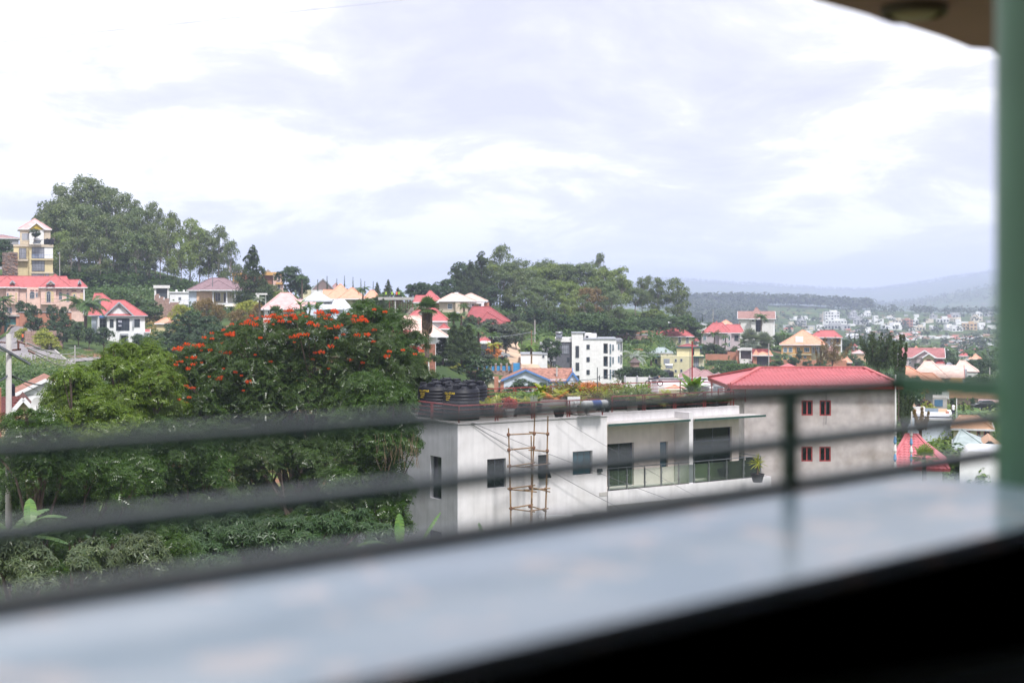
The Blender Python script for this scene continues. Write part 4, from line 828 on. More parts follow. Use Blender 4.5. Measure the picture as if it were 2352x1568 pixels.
# plants on the roof
POTD = mat('dark_pot', (.035, .035, .04), .7, .3); POTB = mat('terracotta_pot', (.28, .13, .08), .8, .2); POTG = mat('concrete_planter', (.30, .29, .27), .85, .2)
def pot_plant(label, kind, px_, yt, D_, m, pot=POTD, pw_=.28, w=.6, box=False, zb=None, seed=0):
    rnd = random.Random(seed or int(px_)); top = P(px_, yt, D_); zb = zdeck + .02 if zb is None else zb; e = empty('potted_plant', (top.x, D_, zb), 0, label, 'potted plant'); H = top.z - zb
    if box: MB().box(-pw_ * 1.4, pw_ * 1.4, -pw_, pw_, 0, .45).build('planter', pot, e)
    else: MB().lathe([(0, 0), (pw_ * .7, 0), (pw_, .38), (pw_ * 1.06, .4), (pw_ * 1.06, .45), (pw_ * .9, .45), (pw_ * .88, .4), (0, .39)], 14).build('pot', pot, e)
    lf = MB(); st = MB(); g = .42
    if kind == 'areca':
        for k in range(13): a = k * 2.4; st.tube([(0, 0, g - .05), (math.cos(a) * .08, math.sin(a) * .08, g + (H - g) * .3)], .012, 4); frond(lf, (math.cos(a) * .05, math.sin(a) * .05, g + (H - g) * rnd.uniform(.1, .3)), a, w * rnd.uniform(.8, 1.2), rnd.uniform(.9, 1.5) * (H - g) * .62 / w, .5 * rnd.uniform(.6, 1.4), w * .34, 8, .3, .045)
    elif kind == 'yucca':
        st.tube([(0, 0, g - .05), (.02, 0, H * .55)], .045, 6)
        for k in range(46):
            a = k * 2.4; el = rnd.uniform(-.5, 1.5); L = w * rnd.uniform(.7, 1.05); o_ = Vector((.02, 0, H * rnd.uniform(.5, .62))); d = Vector((math.cos(a) * math.cos(el), math.sin(a) * math.cos(el), math.sin(el))); s_ = Vector((-math.sin(a), math.cos(a), 0)) * .022
            lf.add([o_ - s_, o_ + s_, o_ + d * L * .6 + s_ * .8, o_ + d * L - Vector((0, 0, L * .08)), o_ + d * L * .6 - s_ * .8], [(0, 1, 2, 3, 4)])
    elif kind == 'broad':
        for k in range(16):
            a = k * 2.4; st.tube([(0, 0, g - .05), (0, 0, g + .05)], .02, 4); banana_leaf(lf, (0, 0, g + (H - g) * k / 26), a, w * rnd.uniform(.5, .8), rnd.uniform(.7, 1.4), rnd.uniform(.7, 1.4), w * .13, 4, False)
    elif kind == 'snake':
        for k in range(14): a = k * 2.4; r_ = .12 * rnd.random(); h_ = (H - g) * rnd.uniform(.55, 1); q_ = Vector((math.cos(a) * r_, math.sin(a) * r_, g)); t_ = q_ + Vector((math.cos(a) * .15, math.sin(a) * .15, h_)); s_ = Vector((.03, 0, 0)); lf.add([q_ - s_, q_ + s_, q_.lerp(t_, .6) + s_ * 1.2, t_, q_.lerp(t_, .6) - s_ * 1.2], [(0, 1, 2, 3, 4)])
    elif kind == 'bamboo':
        for k in range(16):
            a = k * 2.4; x_, y_ = math.cos(a) * w * .35, math.sin(a) * w * .35; h_ = H * rnd.uniform(.6, 1); b_ = (x_ * rnd.uniform(1.2, 2.2), y_ * 1.8, h_); st.tube([(x_ * .3, y_ * .3, g - .05), (x_, y_, h_ * .6), b_], .008, 4)
            for _ in range(70):
                t_ = rnd.uniform(.25, 1); c_ = Vector((x_ * (.3 + t_ * 1.4) + rnd.gauss(0, .1), y_ * (.3 + t_ * 1.4) + rnd.gauss(0, .1), g + (h_ - g) * t_)); d = Vector((rnd.gauss(0, 1), rnd.gauss(0, 1), -.4)).normalized() * .13; s_ = Vector((rnd.gauss(0, 1), rnd.gauss(0, 1), rnd.gauss(0, 1)))* .026; lf.add([c_, c_ + d * .5 + s_, c_ + d, c_ + d * .5 - s_], [(0, 1, 2, 3)])
    if st.v: st.build('stem', BARK, e)
    lf.build('leaves', m, e); return e
L_CRO = leafmat('croton_leaves', (.32, .36, .16), isl=.3); L_REDL = leafmat('cordyline_leaves', (.32, .05, .03), isl=.3)
PL = [('arching yellow-green palm in a pot just right of the tanks', 'areca', 1119, 903, 75.5, L_YEL, POTD, .22, .62), ('cream-leaved croton in a brown basket by the front railing', 'broad', 1146, 911, 74.5, L_CRO, POTB, .26, .75), ('small red-tipped bush in a white rimmed pot', 'bamboo', 1171, 909, 74.6, L_REDL, OFFW, .26, .35),
      ('striped dracaena with upright pale leaves beside the red bush', 'broad', 1180, 910, 75.2, L_YEL, POTD, .24, .8), ('drooping mixed palm standing behind the dracaena', 'areca', 1196, 895, 78, L_HEDGE, POTD, .3, .8), ('bright green palm with orange tips against the round bush', 'areca', 1216, 902, 77, L_YEL, POTD, .3, .75),
      ('single blue-green snake plant spike in front of the palms', 'snake', 1226, 900, 74.5, L_GREY, POTG, .2, .5), ('pale green fan-leaved plant above the back railing', 'broad', 1244, 884, 82, L_YEL, POTD, .3, 1.2), ('tall yellow areca palm at the centre of the roof garden', 'areca', 1262, 880, 81, L_YEL, POTD, .36, 1.2), ('second yellow areca palm, orange at its stems', 'areca', 1276, 888, 80, L_ORG, POTD, .3, .8),
      ('low bright green palm drooping over the front railing', 'areca', 1284, 921, 73.5, L_YEL, POTD, .28, .6), ('wispy bamboo clump at the middle of the back railing', 'bamboo', 1290, 872, 82, L_BRONZE, POTD, .34, 1.3), ('yellow-edged snake plant beside the water heater', 'snake', 1336, 902, 76, L_YEL, POTG, .3, .5), ('orange-flowered spiky plant over the water heater', 'snake', 1356, 911, 75, L_ORG, POTG, .3, .5),
      ('tall orange-topped shrub near the antenna pole', 'bamboo', 1350, 868, 82, L_ORG, POTD, .34, .7), ('wide wispy shrub between the antenna and the yucca', 'bamboo', 1376, 884, 80, L_BRONZE, POTD, .34, 1.5), ('spiky yucca with a round head on a short stem', 'yucca', 1391, 884, 77.5, L_YEL, POTD, .28, .55), ('tall feathery bamboo behind the back railing, left of the red pole', 'bamboo', 1440, 868, 82, L_LIGHT, POTD, .4, 1.9), ('dense bamboo clump standing right of the yucca', 'bamboo', 1424, 886, 80, L_LIGHT, POTD, .36, 1.5),
      ('thin grass-like plant leaning over the railing, left of the red pole', 'snake', 1452, 893, 77, L_HEDGE, POTG, .3, .4), ('yellow-green areca just right of the red pole', 'areca', 1496, 889, 79, L_YEL, POTD, .36, .9), ('low areca palm spilling over the front railing, right of the red pole', 'areca', 1507, 908, 77.5, L_YEL, POTD, .3, .8), ('orange-yellow areca palm near the short red railing', 'areca', 1543, 892, 79.5, L_ORG, POTD, .3, .8),
      ('white-variegated broad-leaved plant in front of the grey-walled houses', 'broad', 1592, 872, 80, L_BRIGHT, POTD, .3, 1.9), ('pale low croton at the foot of the tall broad-leaved plant', 'broad', 1588, 901, 79, L_CRO, POTD, .3, .9), ('small green palm near the lamp at the roof corner', 'areca', 1640, 908, 79, L_HEDGE, POTD, .24, .5)]
for k, (x_, y_, d_, kd, m_, w_) in enumerate([(1128, 908, 78, 'areca', L_YEL, .8), (1160, 899, 80, 'bamboo', L_LIGHT, .7), (1208, 888, 81, 'areca', L_BRIGHT, .9), (1233, 906, 78, 'broad', L_BRIGHT, .9), (1302, 880, 80.5, 'areca', L_YEL, 1.0), (1314, 868, 82.5, 'bamboo', L_LIGHT, 1.3), (1328, 893, 79, 'areca', L_BRONZE, .8),
    (1360, 886, 80, 'bamboo', L_YEL, 1.2), (1405, 874, 82, 'bamboo', L_BRONZE, 1.4), (1462, 876, 81, 'bamboo', L_LIGHT, 1.3), (1474, 897, 78.5, 'areca', L_YEL, .8), (1520, 884, 81, 'areca', L_LIGHT, 1.0), (1530, 901, 79, 'broad', L_YEL, 1.0), (1560, 897, 80, 'areca', L_YEL, .8), (1612, 899, 80, 'areca', L_LIGHT, .8), (1660, 903, 80, 'bamboo', L_LIGHT, .7)]):
    pot_plant(('yellow green ', 'feathery ', 'bright ', 'leafy ')[k % 4] + {'areca': 'areca palm', 'bamboo': 'bamboo', 'broad': 'broad-leaved plant'}[kd] + ' in the rooftop garden, ' + ('right of the water tanks', 'before the clay roofed house', 'against the round dark bush', 'below the round dark bush', 'beside the yellow palms', 'before the brick yard wall', 'beside the snake plant', 'by the orange-topped shrub', 'left of the tall feathery bamboo', 'right of the tall feathery bamboo', 'just left of the red pole', 'between the red pole and the motorbike', 'under the motorbike', 'by the short red railing', 'right of the tall broad-leaved plant', 'next to the corner lamp')[k], kd, x_, y_, d_, m_, POTD, .3, w_)
for a in PL: pot_plant(*a)
pot_plant('green and yellow dracaena in a dark pot with orange rim at the balcony corner', 'yucca', 1740, 1030, 75.9 + 1.0, L_YEL, POTD, .36, .66, zb=w2(0, 0, zF).z, seed=5)
for k, (px_, D_, w_, lab) in enumerate([(1155, 75.6, .9, 'dark planter box below the croton basket'), (1207, 77.5, .9, 'dark square planter behind the striped dracaena'), (1250, 78, 1.5, 'long pale concrete planter under the yellow palms'), (1400, 79, 1.6, 'long dark planter under the yucca'), (1560, 79.5, .7, 'dark planter beside the orange palm'), (1620, 79, .7, 'dark planter box near the roof corner')]):
    q = P(px_, 900, D_); e = empty('planter_box', (q.x, D_ + .9, zdeck), R(33.6), lab, 'planter'); MB().box(-w_, w_, -.3, .3, 0, .62).build('box', POTG if 'pale' in lab else POTD, e); MB().box(-w_ + .05, w_ - .05, -.25, .25, .6, .64).build('soil', SOIL, e)
tag(MB().lathe([(0, 0), (.3, .1), (.36, .25), (.3, .4), (0, .5)], 12).build('boulder', mat('grey_boulder', (.25, .24, .22)), None, loc=w2(b.u(1312, 4), 4, ZT - .2)), 'rounded grey stone in the middle of the roof garden', 'stone')
sg = empty('street_sign', P(1318, 935, 74), R(20), 'white round-topped metal sign with small blue lettering behind the railing', 'sign'); MB().box(-.35, .35, -.02, .02, .1, .55).lathe([(0, -.02), (.35, -.02), (.35, .02), (0, .02)], 20, (0, 0, .0), 'x').build('sign_panel', TANKW, sg, rz=0)

# ---------------------------------------------------------------- the tall unpainted building with the red tile roof
RAWW = wallmat('patched_grey_render', (.46, .415, .405), streak=.12, stain=.75, fine=.35, var=.16)
h = House('unpainted_building', 'tall grey rendered building with small red-framed windows and red tile roof', '_', 1709, 1290, 100, 0, 'building', radial=False)
WR = [(1841, 919, 1867, 954), (1882.5, 919, 1909, 954.5), (1840.5, 1025, 1866.5, 1059.5), (1882, 1025, 1908.5, 1059.5), (1841, 1132, 1867, 1166), (1882, 1132, 1908, 1166)]
def hole2(x0, y0, x1, y1): u0, u1 = h.u(x0), h.u(x1); return (u0, u1, h.z(y1), h.z(y0))
u0, u1, zt = 0, h.u(2057), h.z(884)
holes_wall(h, u0, u1, h.found, zt, [hole2(*r) for r in WR], 0, RAWW, 'wall', 'F', .2)
MB().box(u0, u0 + .02, 0, 9.2, h.found, zt).build('wall', RAWW, h.e); MB().box(u1 - .02, u1, .02, 9.2, h.found, zt).build('wall', RAWW, h.e); MB().box(u0, u1, 9.2, 9.22, h.found, zt).build('wall', RAWW, h.e)
MB().box(u1 + .001, u1 + .06, -.02, .4, h.found, zt).build('corner_strip', OFFW, h.e)
for r in WR:
    q = hole2(*r); w = glazing(h, q, 2, .05, GLASSD, REDPAINT, .09)
a0, a1, b0, b1, ze = h.u(1645, 9.5), h.u(2073.5, -.6), -.6, 9.8, zt - .02
r0, r1 = h.u(1746, 4.6), h.u(1984, 4.6); zr_ = h.z(845.5, 5, 4.6); bm = 4.6
REDT = roofmat('red_tile_sheet', (.49, .145, .16), var=.1, stain=.06); a0 = h.u(1700, -.6) - .75
pts = [(a0, b0, ze), (a1, b0, ze), (a1, b1, ze), (a0, b1, ze), (r0, bm, zr_), (r1, bm, zr_)]
MB().add(pts, [(0, 1, 5, 4), (1, 2, 5), (2, 3, 4, 5), (3, 0, 4), (3, 2, 1, 0)]).build('roof', REDT, h.e)
cap = MB()
for p, q in ((0, 4), (1, 5), (2, 5), (3, 4), (4, 5)): cap.beam(Vector(pts[p]) + Vector((0, 0, .08)), Vector(pts[q]) + Vector((0, 0, .08)), .3, .12)
cap.build('ridge_cap', RED, h.e)
g = MB()
for p, q in ((0, 1), (1, 2), (2, 3), (3, 0)): g.beam(Vector(pts[p]) - Vector((0, 0, .1)), Vector(pts[q]) - Vector((0, 0, .1)), .14, .26)
g.build('gutter', REDPAINT, h.e)
e0, e1, zp = h.u(1782, 6), h.u(1842, 6), h.z(834, 4, 6.2); MB().add([(e0 - 1, 4.2, zr_ - .6), (e1 + 1, 4.2, zr_ - .6), (e1 + 1, 8.4, zr_ - .6), (e0 - 1, 8.4, zr_ - .6), ((e0 + e1) / 2, 6.2, zp)], [(0, 1, 4), (1, 2, 4), (2, 3, 4), (3, 0, 4)]).build('upper_roof', REDT, h.e)
def tile_shape(w, l, rise):
    m = MB(); m.add([(0, 0, .02), (w * .5, 0, .09), (w, 0, .02), (0, l, 0), (w * .5, l, .05), (w, l, 0), (0, 0, -.03), (w, 0, -.03)], [(0, 1, 4, 3), (1, 2, 5, 4), (0, 6, 7, 2, 1)]); return m
def lay_tiles(par, A, B, Cc, Dd, w, l, m, limit=300, hold=3):
    """tiles on the slope A-B (eave) C-D (ridge, C above B); nearest rows as parts, the rest joined"""
    A, B, Cc, Dd = map(Vector, (A, B, Cc, Dd)); ex = (B - A).normalized(); nrm = ex.cross(Cc - B).normalized(); ey = nrm.cross(ex).normalized()
    if nrm.z < 0: nrm = -nrm; ey = -ey
    Lx = (B - A).length; Ly = (Cc - B).dot(ey); xl, xr = (Dd - A).dot(ex), (Cc - A).dot(ex)
    M = Matrix((ex, ey, nrm)).transposed().to_4x4(); me = tile_shape(w, l, 0).mesh('tile', m); rest = MB(); n = 0; rows = int(Ly / l)
    for j in range(rows):
        y = j * l; t = (y + l * .5) / Ly; lo, hi = xl * t, Lx + (xr - Lx) * t; k0 = math.ceil(lo / w); k1 = math.floor((hi) / w)
        for k in range(k0, k1):
            pos = A + ex * (k * w) + ey * y + nrm * (.03)
            if n < limit:
                o_ = put(me, 'tile', par); o_.matrix_basis = Matrix.Translation(pos) @ M; n += 1
            else:
                rest.add([M @ Vector(v) + pos for v in ((0, 0, .02), (w * .5, 0, .09), (w, 0, .02), (0, l, 0), (w * .5, l, .05), (w, l, 0), (0, 0, -.03), (w, 0, -.03))], [(0, 1, 4, 3), (1, 2, 5, 4), (0, 6, 7, 2, 1)])
    if rest.v: rest.build('tile_rows', m, par)['kind'] = 'stuff'
lay_tiles(h.e, pts[0], pts[1], pts[5], pts[4], .285, .36, REDT)
tag(cable('x', [P(1897, 886, 99.8), P(1898, 935, 99.8), P(1897, 975, 99.8)], .02, 0, TRIMD), 'thin black wire hanging down the grey wall from the eave', 'cable')
for k, px_ in enumerate((1870, 1884)): tag(MB().lathe([(0, 0), (.13, .02), (.12, .12), (0, .14)], 10).build('wall_vent', STEEL, None, loc=P(px_, 951 - 51, 99.85)), ['left', 'right'][k] + ' small round vent under the eave of the grey building', 'vent')
# near red tile roof at the right, with hanging pole
h = House('red_tiled_house', 'low house with bright red tiled hip roof right of the grey building', 'J', 1108, 1100, 112, 0, 'house')
h.block(1112, 1500, 950, WHITE, dep=8); hr = h.roof(1020, 1560, 940, 642, REDT, dep=8.5, trim=REDPAINT, run=(1180, 1275))
u0, u1, ze, zt = h.u(1020), h.u(1560), h.z(940, 0, 0), max(h.z(642, 0, 4.25), 1)
lay_tiles(h.e, (u0, -.5, ze), (u1, -.5, ze), (h.u(1275, 4.25), 4.25, zt), (h.u(1180, 4.25), 4.25, zt), .36, .40, REDT, 300)
for k, (px_, lab) in enumerate(((2056, 'white plastic drainpipe beside the grey building corner'), (2093, 'pole wrapped in blue and white rag in front of the red tiles'))):
    e = empty('rag_pole', P(px_, 1070, 98 + k * 6), 0, lab, 'pole'); MB().tube([(0, 0, -2), (.03, 0, 6.3 if k == 0 else 4.0)], .05, 6).build('pole', OFFW, e)
    for j in range(5): MB().lathe([(.05, 0), (.12, .15), (.09, .4), (.05, .55)], 7, (0, 0, -.3 + j * .6)).build('rag', mat('blue_rag', (.15, .3, .5)) if j % 2 else OFFW, e)
# ---------------------------------------------------------------- houses on the left hillside
h = House('yellow_house', 'tall stepped yellow house with roof terrace at the far left below the hill trees', 'A', 122, 985, 350, 0)
h.block(178, 452, 530, BEIGE, v0=3, dep=8, yb=675); h.block(122, 262, 668, CREAM, dep=9); h.block(262, 474, 668, CREAM, v0=-1.2, dep=10)
h.block(397, 473, 692, WHITE, v0=-1.28, dep=.07, yb=792, name='white_panel'); h.slab(118, 262, 668, BEIGE, -.25, 9.6, 1.9 * .25, 'parapet'); h.slab(262, 478, 668, BEIGE, -1.5, 9.8, .6, 'parapet')
h.slab(160, 252, 797, BEIGE, -1.1, 1.2, .5, 'balcony_slab'); h.slab(280, 478, 915, BEIGE, -1.5, .3, .35, 'band'); h.slab(280, 478, 795, CREAM, -2.0, .8, .3, 'balcony_slab')
h.roof(160, 462, 530, 436, PINKR, 3, 8, 'hip', .4); h.roof(252, 402, 528, 468, PINKR, 1.8, 3.5, 'gable_v', .3, wall=mat('mustard_gable', (.50, .36, .05)))
h.block(262, 392, 530, WHITE, v0=1.9, dep=1, yb=668)
h.wins([(196, 567, 258, 628, 4, 1), (335, 562, 388, 610, 3, 1)], v=3, fr=TRIMG, gl=GLASSL); h.wins([(170, 700, 236, 795, 3, 2)], fr=TRIMD, gl=GLASSL)
h.wins([(285, 692, 396, 790, 4, 2), (285, 812, 400, 908, 4, 2), (285, 930, 395, 974, 4, 1), (404, 930, 440, 955, 1, 1)], v=-1.2, fr=TRIMD, gl=GLASSL)
h.rail(170, 246, 765, 796, v=-1.05, n=7); h.rail(282, 470, 757, 792, v=-1.95, n=14, m=TRIMB); h.rail(120, 262, 640, 666, v=-.1, n=12); h.rail(285, 400, 868, 905, v=-1.6, n=8); h.rail(262, 474, 622, 666, v=-1.3, n=16)
h.block(75, 155, 735, BEIGE, v0=-3, dep=4, yb=820); h.win(105, 745, 140, 778, 1, 1, v=-3, fr=TRIMG)
st = House('stone_retaining_wall', 'dark rubble stone wall under the side wing of the yellow house', 'A', 20, 985, 346, 0, 'wall'); st.block(20, 158, 738, STONE, dep=2, name='wall')
rnd = random.Random(5)
for k in range(70):
    x = rnd.uniform(24, 154); y = rnd.uniform(748, 935); s_ = rnd.uniform(.3, .62); u = st.u(x); z = st.z(y, u)
    MB().lathe([(0, -.3), (.6, -.2), (.7, 0), (.6, .2), (0, .3)], 6).build('stone', (STONE, PALEBRICK, mat('brown_stone', (.24, .13, .08), .9, .3))[k % 3], st.e, loc=(u, -.02, z)).scale = (s_, .25, s_)
h2 = House('purple_roofed_house', 'low house with purple roof at the left edge behind the yellow house', 'A', 0, 700, 400, 0); h2.block(-120, 165, 612, GREYW, dep=8); h2.roof(-140, 178, 610, 582, MAUVE, dep=8)
for k, (x, lab) in enumerate(((398, 'left black tank on the yellow house terrace'), (430, 'right black tank on the yellow house terrace'))):
    p = P(*cp('A', x, 664), 350); tag(MB().lathe([(0, 0), (.8, 0), (.8, 1.2), (.6, 1.35), (.2, 1.4), (.2, 1.5), (0, 1.5)], 14).build('water_tank', BLACKP, None, loc=p + Vector((0, 2, 0)), smooth=False), lab, 'water tank', 'tanks on the yellow house terrace')
heater('white solar water heater on the yellow house terrace', 'A', 300, 372, 610, 662, 349.5)
tree('round', 'small round potted tree on the terrace of the yellow house', 'A', 312, 514, 349, 1.15, yb=640)

h = House('pink_house', 'long salmon pink two storey house with red hipped roof and arched windows', 'A', 365, 1290, 320, 0)
h.block(-160, 640, 1050, PINKW, v0=2, dep=9); h.block(365, 500, 1050, PINKW, v0=.4, dep=2); h.block(500, 632, 1050, PINKW, v0=1.0, dep=2); h.block(240, 365, 1050, PINKW, v0=1.2, dep=2); h.block(632, 760, 1050, PINKW, v0=1.6, dep=8); h.block(55, 165, 1050, PINKW, v0=.6, dep=2)
h.roof(-200, 655, 1052, 950, RED, 2, 9, 'hip', .6, run=(-60, 590)); h.roof(348, 640, 1050, 935, RED, .4, 11, 'hip', .5); h.roof(590, 782, 1050, 982, RED, 1.4, 8, 'hip', .5, run=(600, 712)); h.roof(-60, 178, 1048, 952, RED, .6, 11, 'hip', .5)
h.roof(415, 492, 1020, 990, RED, -.4, 2, 'gable_v', .2, wall=PINKW, trim=TRIMG); h.roof(88, 134, 1012, 988, RED, .2, 2, 'gable_v', .2, wall=PINKW, trim=TRIMG); h.roof(698, 728, 1018, 984, RED, 1, 2, 'gable_v', .2, wall=MAROON, trim=TRIMG)
REC = wallmat('arched_recess', (.58, .47, .27))
for x0, x1, y0, v in ((400, 488, 1118, .4), (640, 690, 1118, 1.6), (712, 750, 1118, 1.6), (80, 108, 1112, .6), (130, 158, 1112, .6)): h.win(x0, y0, x1, 1186, 1, 1, PINKW, REC, v, True, 'arched_porch', .12)
h.wins([(416, 1105, 454, 1186, 2, 1)], v=.32, fr=TRIMG, arch=True); h.wins([(266, 1110, 310, 1150, 3, 1), (320, 1108, 338, 1140, 2, 1)], v=1.2, arch=True, fr=TRIMG)
h.wins([(527, 1108, 556, 1160, 2, 2), (595, 1112, 618, 1178, 2, 2)], v=1.0, arch=True, fr=TRIMG); h.wins([(658, 1112, 674, 1180, 1, 2)], v=1.5, fr=TRIMG); h.wins([(236, 1095, 246, 1150, 1, 1)], v=2, fr=TRIMG)
h.wins([(412, 1245, 440, 1275, 2, 1)], v=.4, arch=True, fr=TRIMG); h.wins([(62, 1228, 76, 1282, 1, 2), (82, 1230, 106, 1282, 2, 2), (62, 1100, 76, 1150, 1, 2)], v=.6, fr=TRIMG)
for x0, x1, y, v in ((270, 308, 1074, 1.2), (318, 336, 1074, 1.2), (415, 470, 1072, .4), (513, 521, 1074, 1), (530, 552, 1074, 1), (597, 615, 1074, 1), (642, 684, 1076, 1.6), (725, 742, 1078, 1.6), (70, 92, 1070, .6), (110, 130, 1070, .6), (430, 450, 1222, .4)): h.win(x0, y, x1, y + 9, 1, 1, MAROON, GLASSD, v, name='vent', t=.05)
h.slab(366, 530, 1190, PINKW, -1.1, 1.6, .35, 'balcony_slab'); h.rail(368, 526, 1152, 1188, TRIMD, -1.0, 14); h.slab(60, 180, 1188, PINKW, -.6, 1.3, .3, 'balcony_slab'); h.rail(62, 178, 1150, 1186, TRIMD, -.5, 12); h.cols((752,), 1055, 1290, TRIMW, 1.2); h.slab(636, 762, 1195, PINKW, .6, 1.1, .3, 'balcony_slab'); h.rail(638, 700, 1160, 1192, TRIMD, .7, 7)
g = House('teal_gate', 'teal double metal gate between orange brick pillars at the left edge', 'A', 40, 1432, 300, 0, 'gate'); g.block(-60, 38, 1292, ORBRICK, dep=1.4, name='pillar'); g.block(143, 170, 1292, ORBRICK, dep=1.4, name='pillar')
g.slab(-70, 175, 1296, CONC, -.3, 2, .35, 'lintel'); g.block(38, 143, 1336, mat('teal_paint', (.07, .20, .20), .5), v0=.6, dep=.1, name='gate_leaf'); g.block(38, 143, 1300, GLASSD, v0=1, dep=.1, yb=1336, name='opening'); g.block(88, 91, 1338, TRIMD, v0=.5, dep=.1, name='meeting_stile')
g = House('boundary_wall', 'orange rendered boundary wall below the pink house, behind the trees', 'A', 172, 1420, 301, 8, 'wall'); g.block(172, 640, 1275, ORBRICK, dep=.5, name='wall'); g.block(172, 640, 1270, TRIMG, dep=.8, v0=-.15, yb=1276, name='coping')
g = House('boundary_wall', 'low reddish stone retaining wall behind the roadside trees', 'A', 225, 1545, 272, 14, 'wall'); g.block(225, 560, 1440, PALEBRICK, dep=.5)
h = House('white_gabled_house', 'white two storey gabled house with red tiled roof and large gridded window', 'A', 958, 1560, 300, 0)
h.block(958, 1298, 1302, WHITE, dep=9); h.block(820, 958, 1302, PALEBLUE, v0=3, dep=8); h.roof(940, 1322, 1304, 1166, RED, 0, 9, 'hip', .6, TRIMG, run=(1010, 1112)); h.roof(790, 1180, 1300, 1104, RED, 3, 10, 'hip', .6, TRIMG, run=(850, 912)); h.roof(934, 1200, 1304, 1180, RED, 0, 6, 'gable_v', .55, TRIMG, WHITE)
h.wins([(983, 1336, 1018, 1410, 2, 3), (1040, 1328, 1160, 1438, 5, 4), (1203, 1336, 1253, 1407, 3, 3), (1085, 1480, 1128, 1550, 2, 2)], fr=TRIMD, gl=GLASS); h.wins([(990, 1312, 1012, 1324, 1, 1), (1210, 1312, 1245, 1322, 1, 1)], fr=WHITE, gl=WHITE, name='vent')
for x0, x1, y0, y1 in ((1058, 1092, 1345, 1366), (1060, 1088, 1378, 1402)): 
    u0, u1 = h.u(x0), h.u(x1); MB().add([(u0, -.1, h.z(y0)), (u1, -.1, h.z(y0)), (u1, -.75, h.z(y1)), (u0, -.75, h.z(y1)), (u0, -.06, h.z(y0)), (u1, -.06, h.z(y0)), (u1, -.71, h.z(y1)), (u0, -.71, h.z(y1))], [(0, 1, 2, 3), (7, 6, 5, 4), (0, 4, 5, 1), (2, 6, 7, 3)]).build('open_pane', GLASSL, h.e)
h.block(1190, 1203, 1350, TRIMG, v0=-.5, dep=.5, yb=1408, name='shutter'); h.slab(1075, 1150, 1464, TRIMG, -.9, .9, .4, 'door_canopy'); h.slab(1203, 1258, 1462, TRIMG, -.6, .6, .4, 'window_canopy'); h.block(1128, 1146, 1482, TRIMG, v0=-.06, dep=.06, yb=1550, name='door_leaf')
h.cols((880,), 1302, 1545, TRIMW, .3, .3); h.win(880, 1330, 950, 1420, 2, 2, v=2.95, fr=TRIMG); h.slab(868, 956, 1304, TRIMB, .1, 3, .4, 'porch_beam')
u = h.u(1064); MB().add([(u - .5, -.03, h.z(1237)), (u + .5, -.03, h.z(1237)), (u, -.03, h.z(1212)), (u - .5, .01, h.z(1237)), (u + .5, .01, h.z(1237)), (u, .01, h.z(1212))], [(0, 1, 2), (0, 3, 4, 1), (1, 4, 5, 2), (2, 5, 3, 0)]).build('gable_vent', TRIMG, h.e)
heater('white solar water heater on the red roof behind the palm', 'A', 846, 908, 1152, 1240, 299)
h = House('dark_gateway', 'dark iron gate under a pale concrete lintel on the hill road', 'A', 1380, 1150, 338, 0, 'gate'); h.block(1382, 1400, 1045, OFFW, dep=1, name='pillar'); h.block(1498, 1515, 1045, OFFW, dep=1, name='pillar'); h.slab(1374, 1522, 1032, OFFW, -.4, 1.8, .7, 'lintel'); h.block(1400, 1498, 1050, TRIMD, v0=.4, dep=.12, name='gate_leaf')
g = House('brick_wall', 'stepped weathered brick wall in front of the dark gateway', 'A', 1385, 1262, 330, -6, 'wall')
for x0, x1, y in ((1385, 1425, 1110), (1425, 1465, 1135), (1465, 1515, 1150), (1515, 1600, 1185)): g.block(x0, x1, y, PALEBRICK, dep=.4, name='wall'); g.block(x0, x0 + 8, y - 10, TRIMW, v0=-.1, dep=.6, yb=y + 12, name='pier')
h = House('low_white_house', 'low pale house with parapet between the gateway and the mauve roofed house', 'A', 1520, 1215, 345, 6); h.block(1522, 1690, 1095, WHITE, dep=7); h.slab(1515, 1692, 1090, TRIMW, -.3, 7, .25, 'parapet'); h.wins([(1598, 1138, 1624, 1166, 2, 1)], fr=TRIMG); h.rail(1600, 1690, 1165, 1196, TRIMG, -.8, 12); h.slab(1600, 1692, 1198, TRIMW, -.9, .9, .2); h.block(1575, 1590, 1072, TRIMW, v0=1, dep=.6, yb=1095, name='chimney'); h.block(1640, 1656, 1074, TRIMW, v0=1, dep=.6, yb=1095, name='chimney')
h = House('mauve_roofed_house', 'two storey house with brown mauve roof, pale blue ends and columned balcony', 'A', 1690, 1300, 360, 0)
h.block(1690, 1762, 1075, PALEBLUE, v0=1, dep=9); h.block(1762, 1912, 1075, PEACHW, v0=.8, dep=9); h.block(1912, 2160, 1075, LIME, v0=2.6, dep=7); h.block(2160, 2262, 1075, PALEBLUE, v0=.5, dep=9)
h.roof(1672, 2278, 1076, 966, PURPLE, .4, 10, 'hip', .5, run=(1895, 2005)); h.roof(1800, 2110, 1074, 988, PURPLE, -.6, 8, 'hip', .4, run=(1950, 1960)); h.roof(2090, 2280, 1076, 1020, PURPLE, -.3, 6, 'hip', .4, run=(2150, 2165))
h.wins([(2180, 1106, 2228, 1166, 2, 2)], v=.5, gl=GLASSB); h.wins([(1928, 1100, 1976, 1178, 2, 1), (2002, 1104, 2026, 1184, 1, 1), (2135, 1104, 2152, 1184, 1, 1)], v=2.55, gl=GLASSD); h.cols((1908, 2031, 2106, 2156), 1076, 1190, TRIMW, .3, .2); h.cols((1950, 2031, 2106), 1205, 1300, TRIMW, .3, .2)
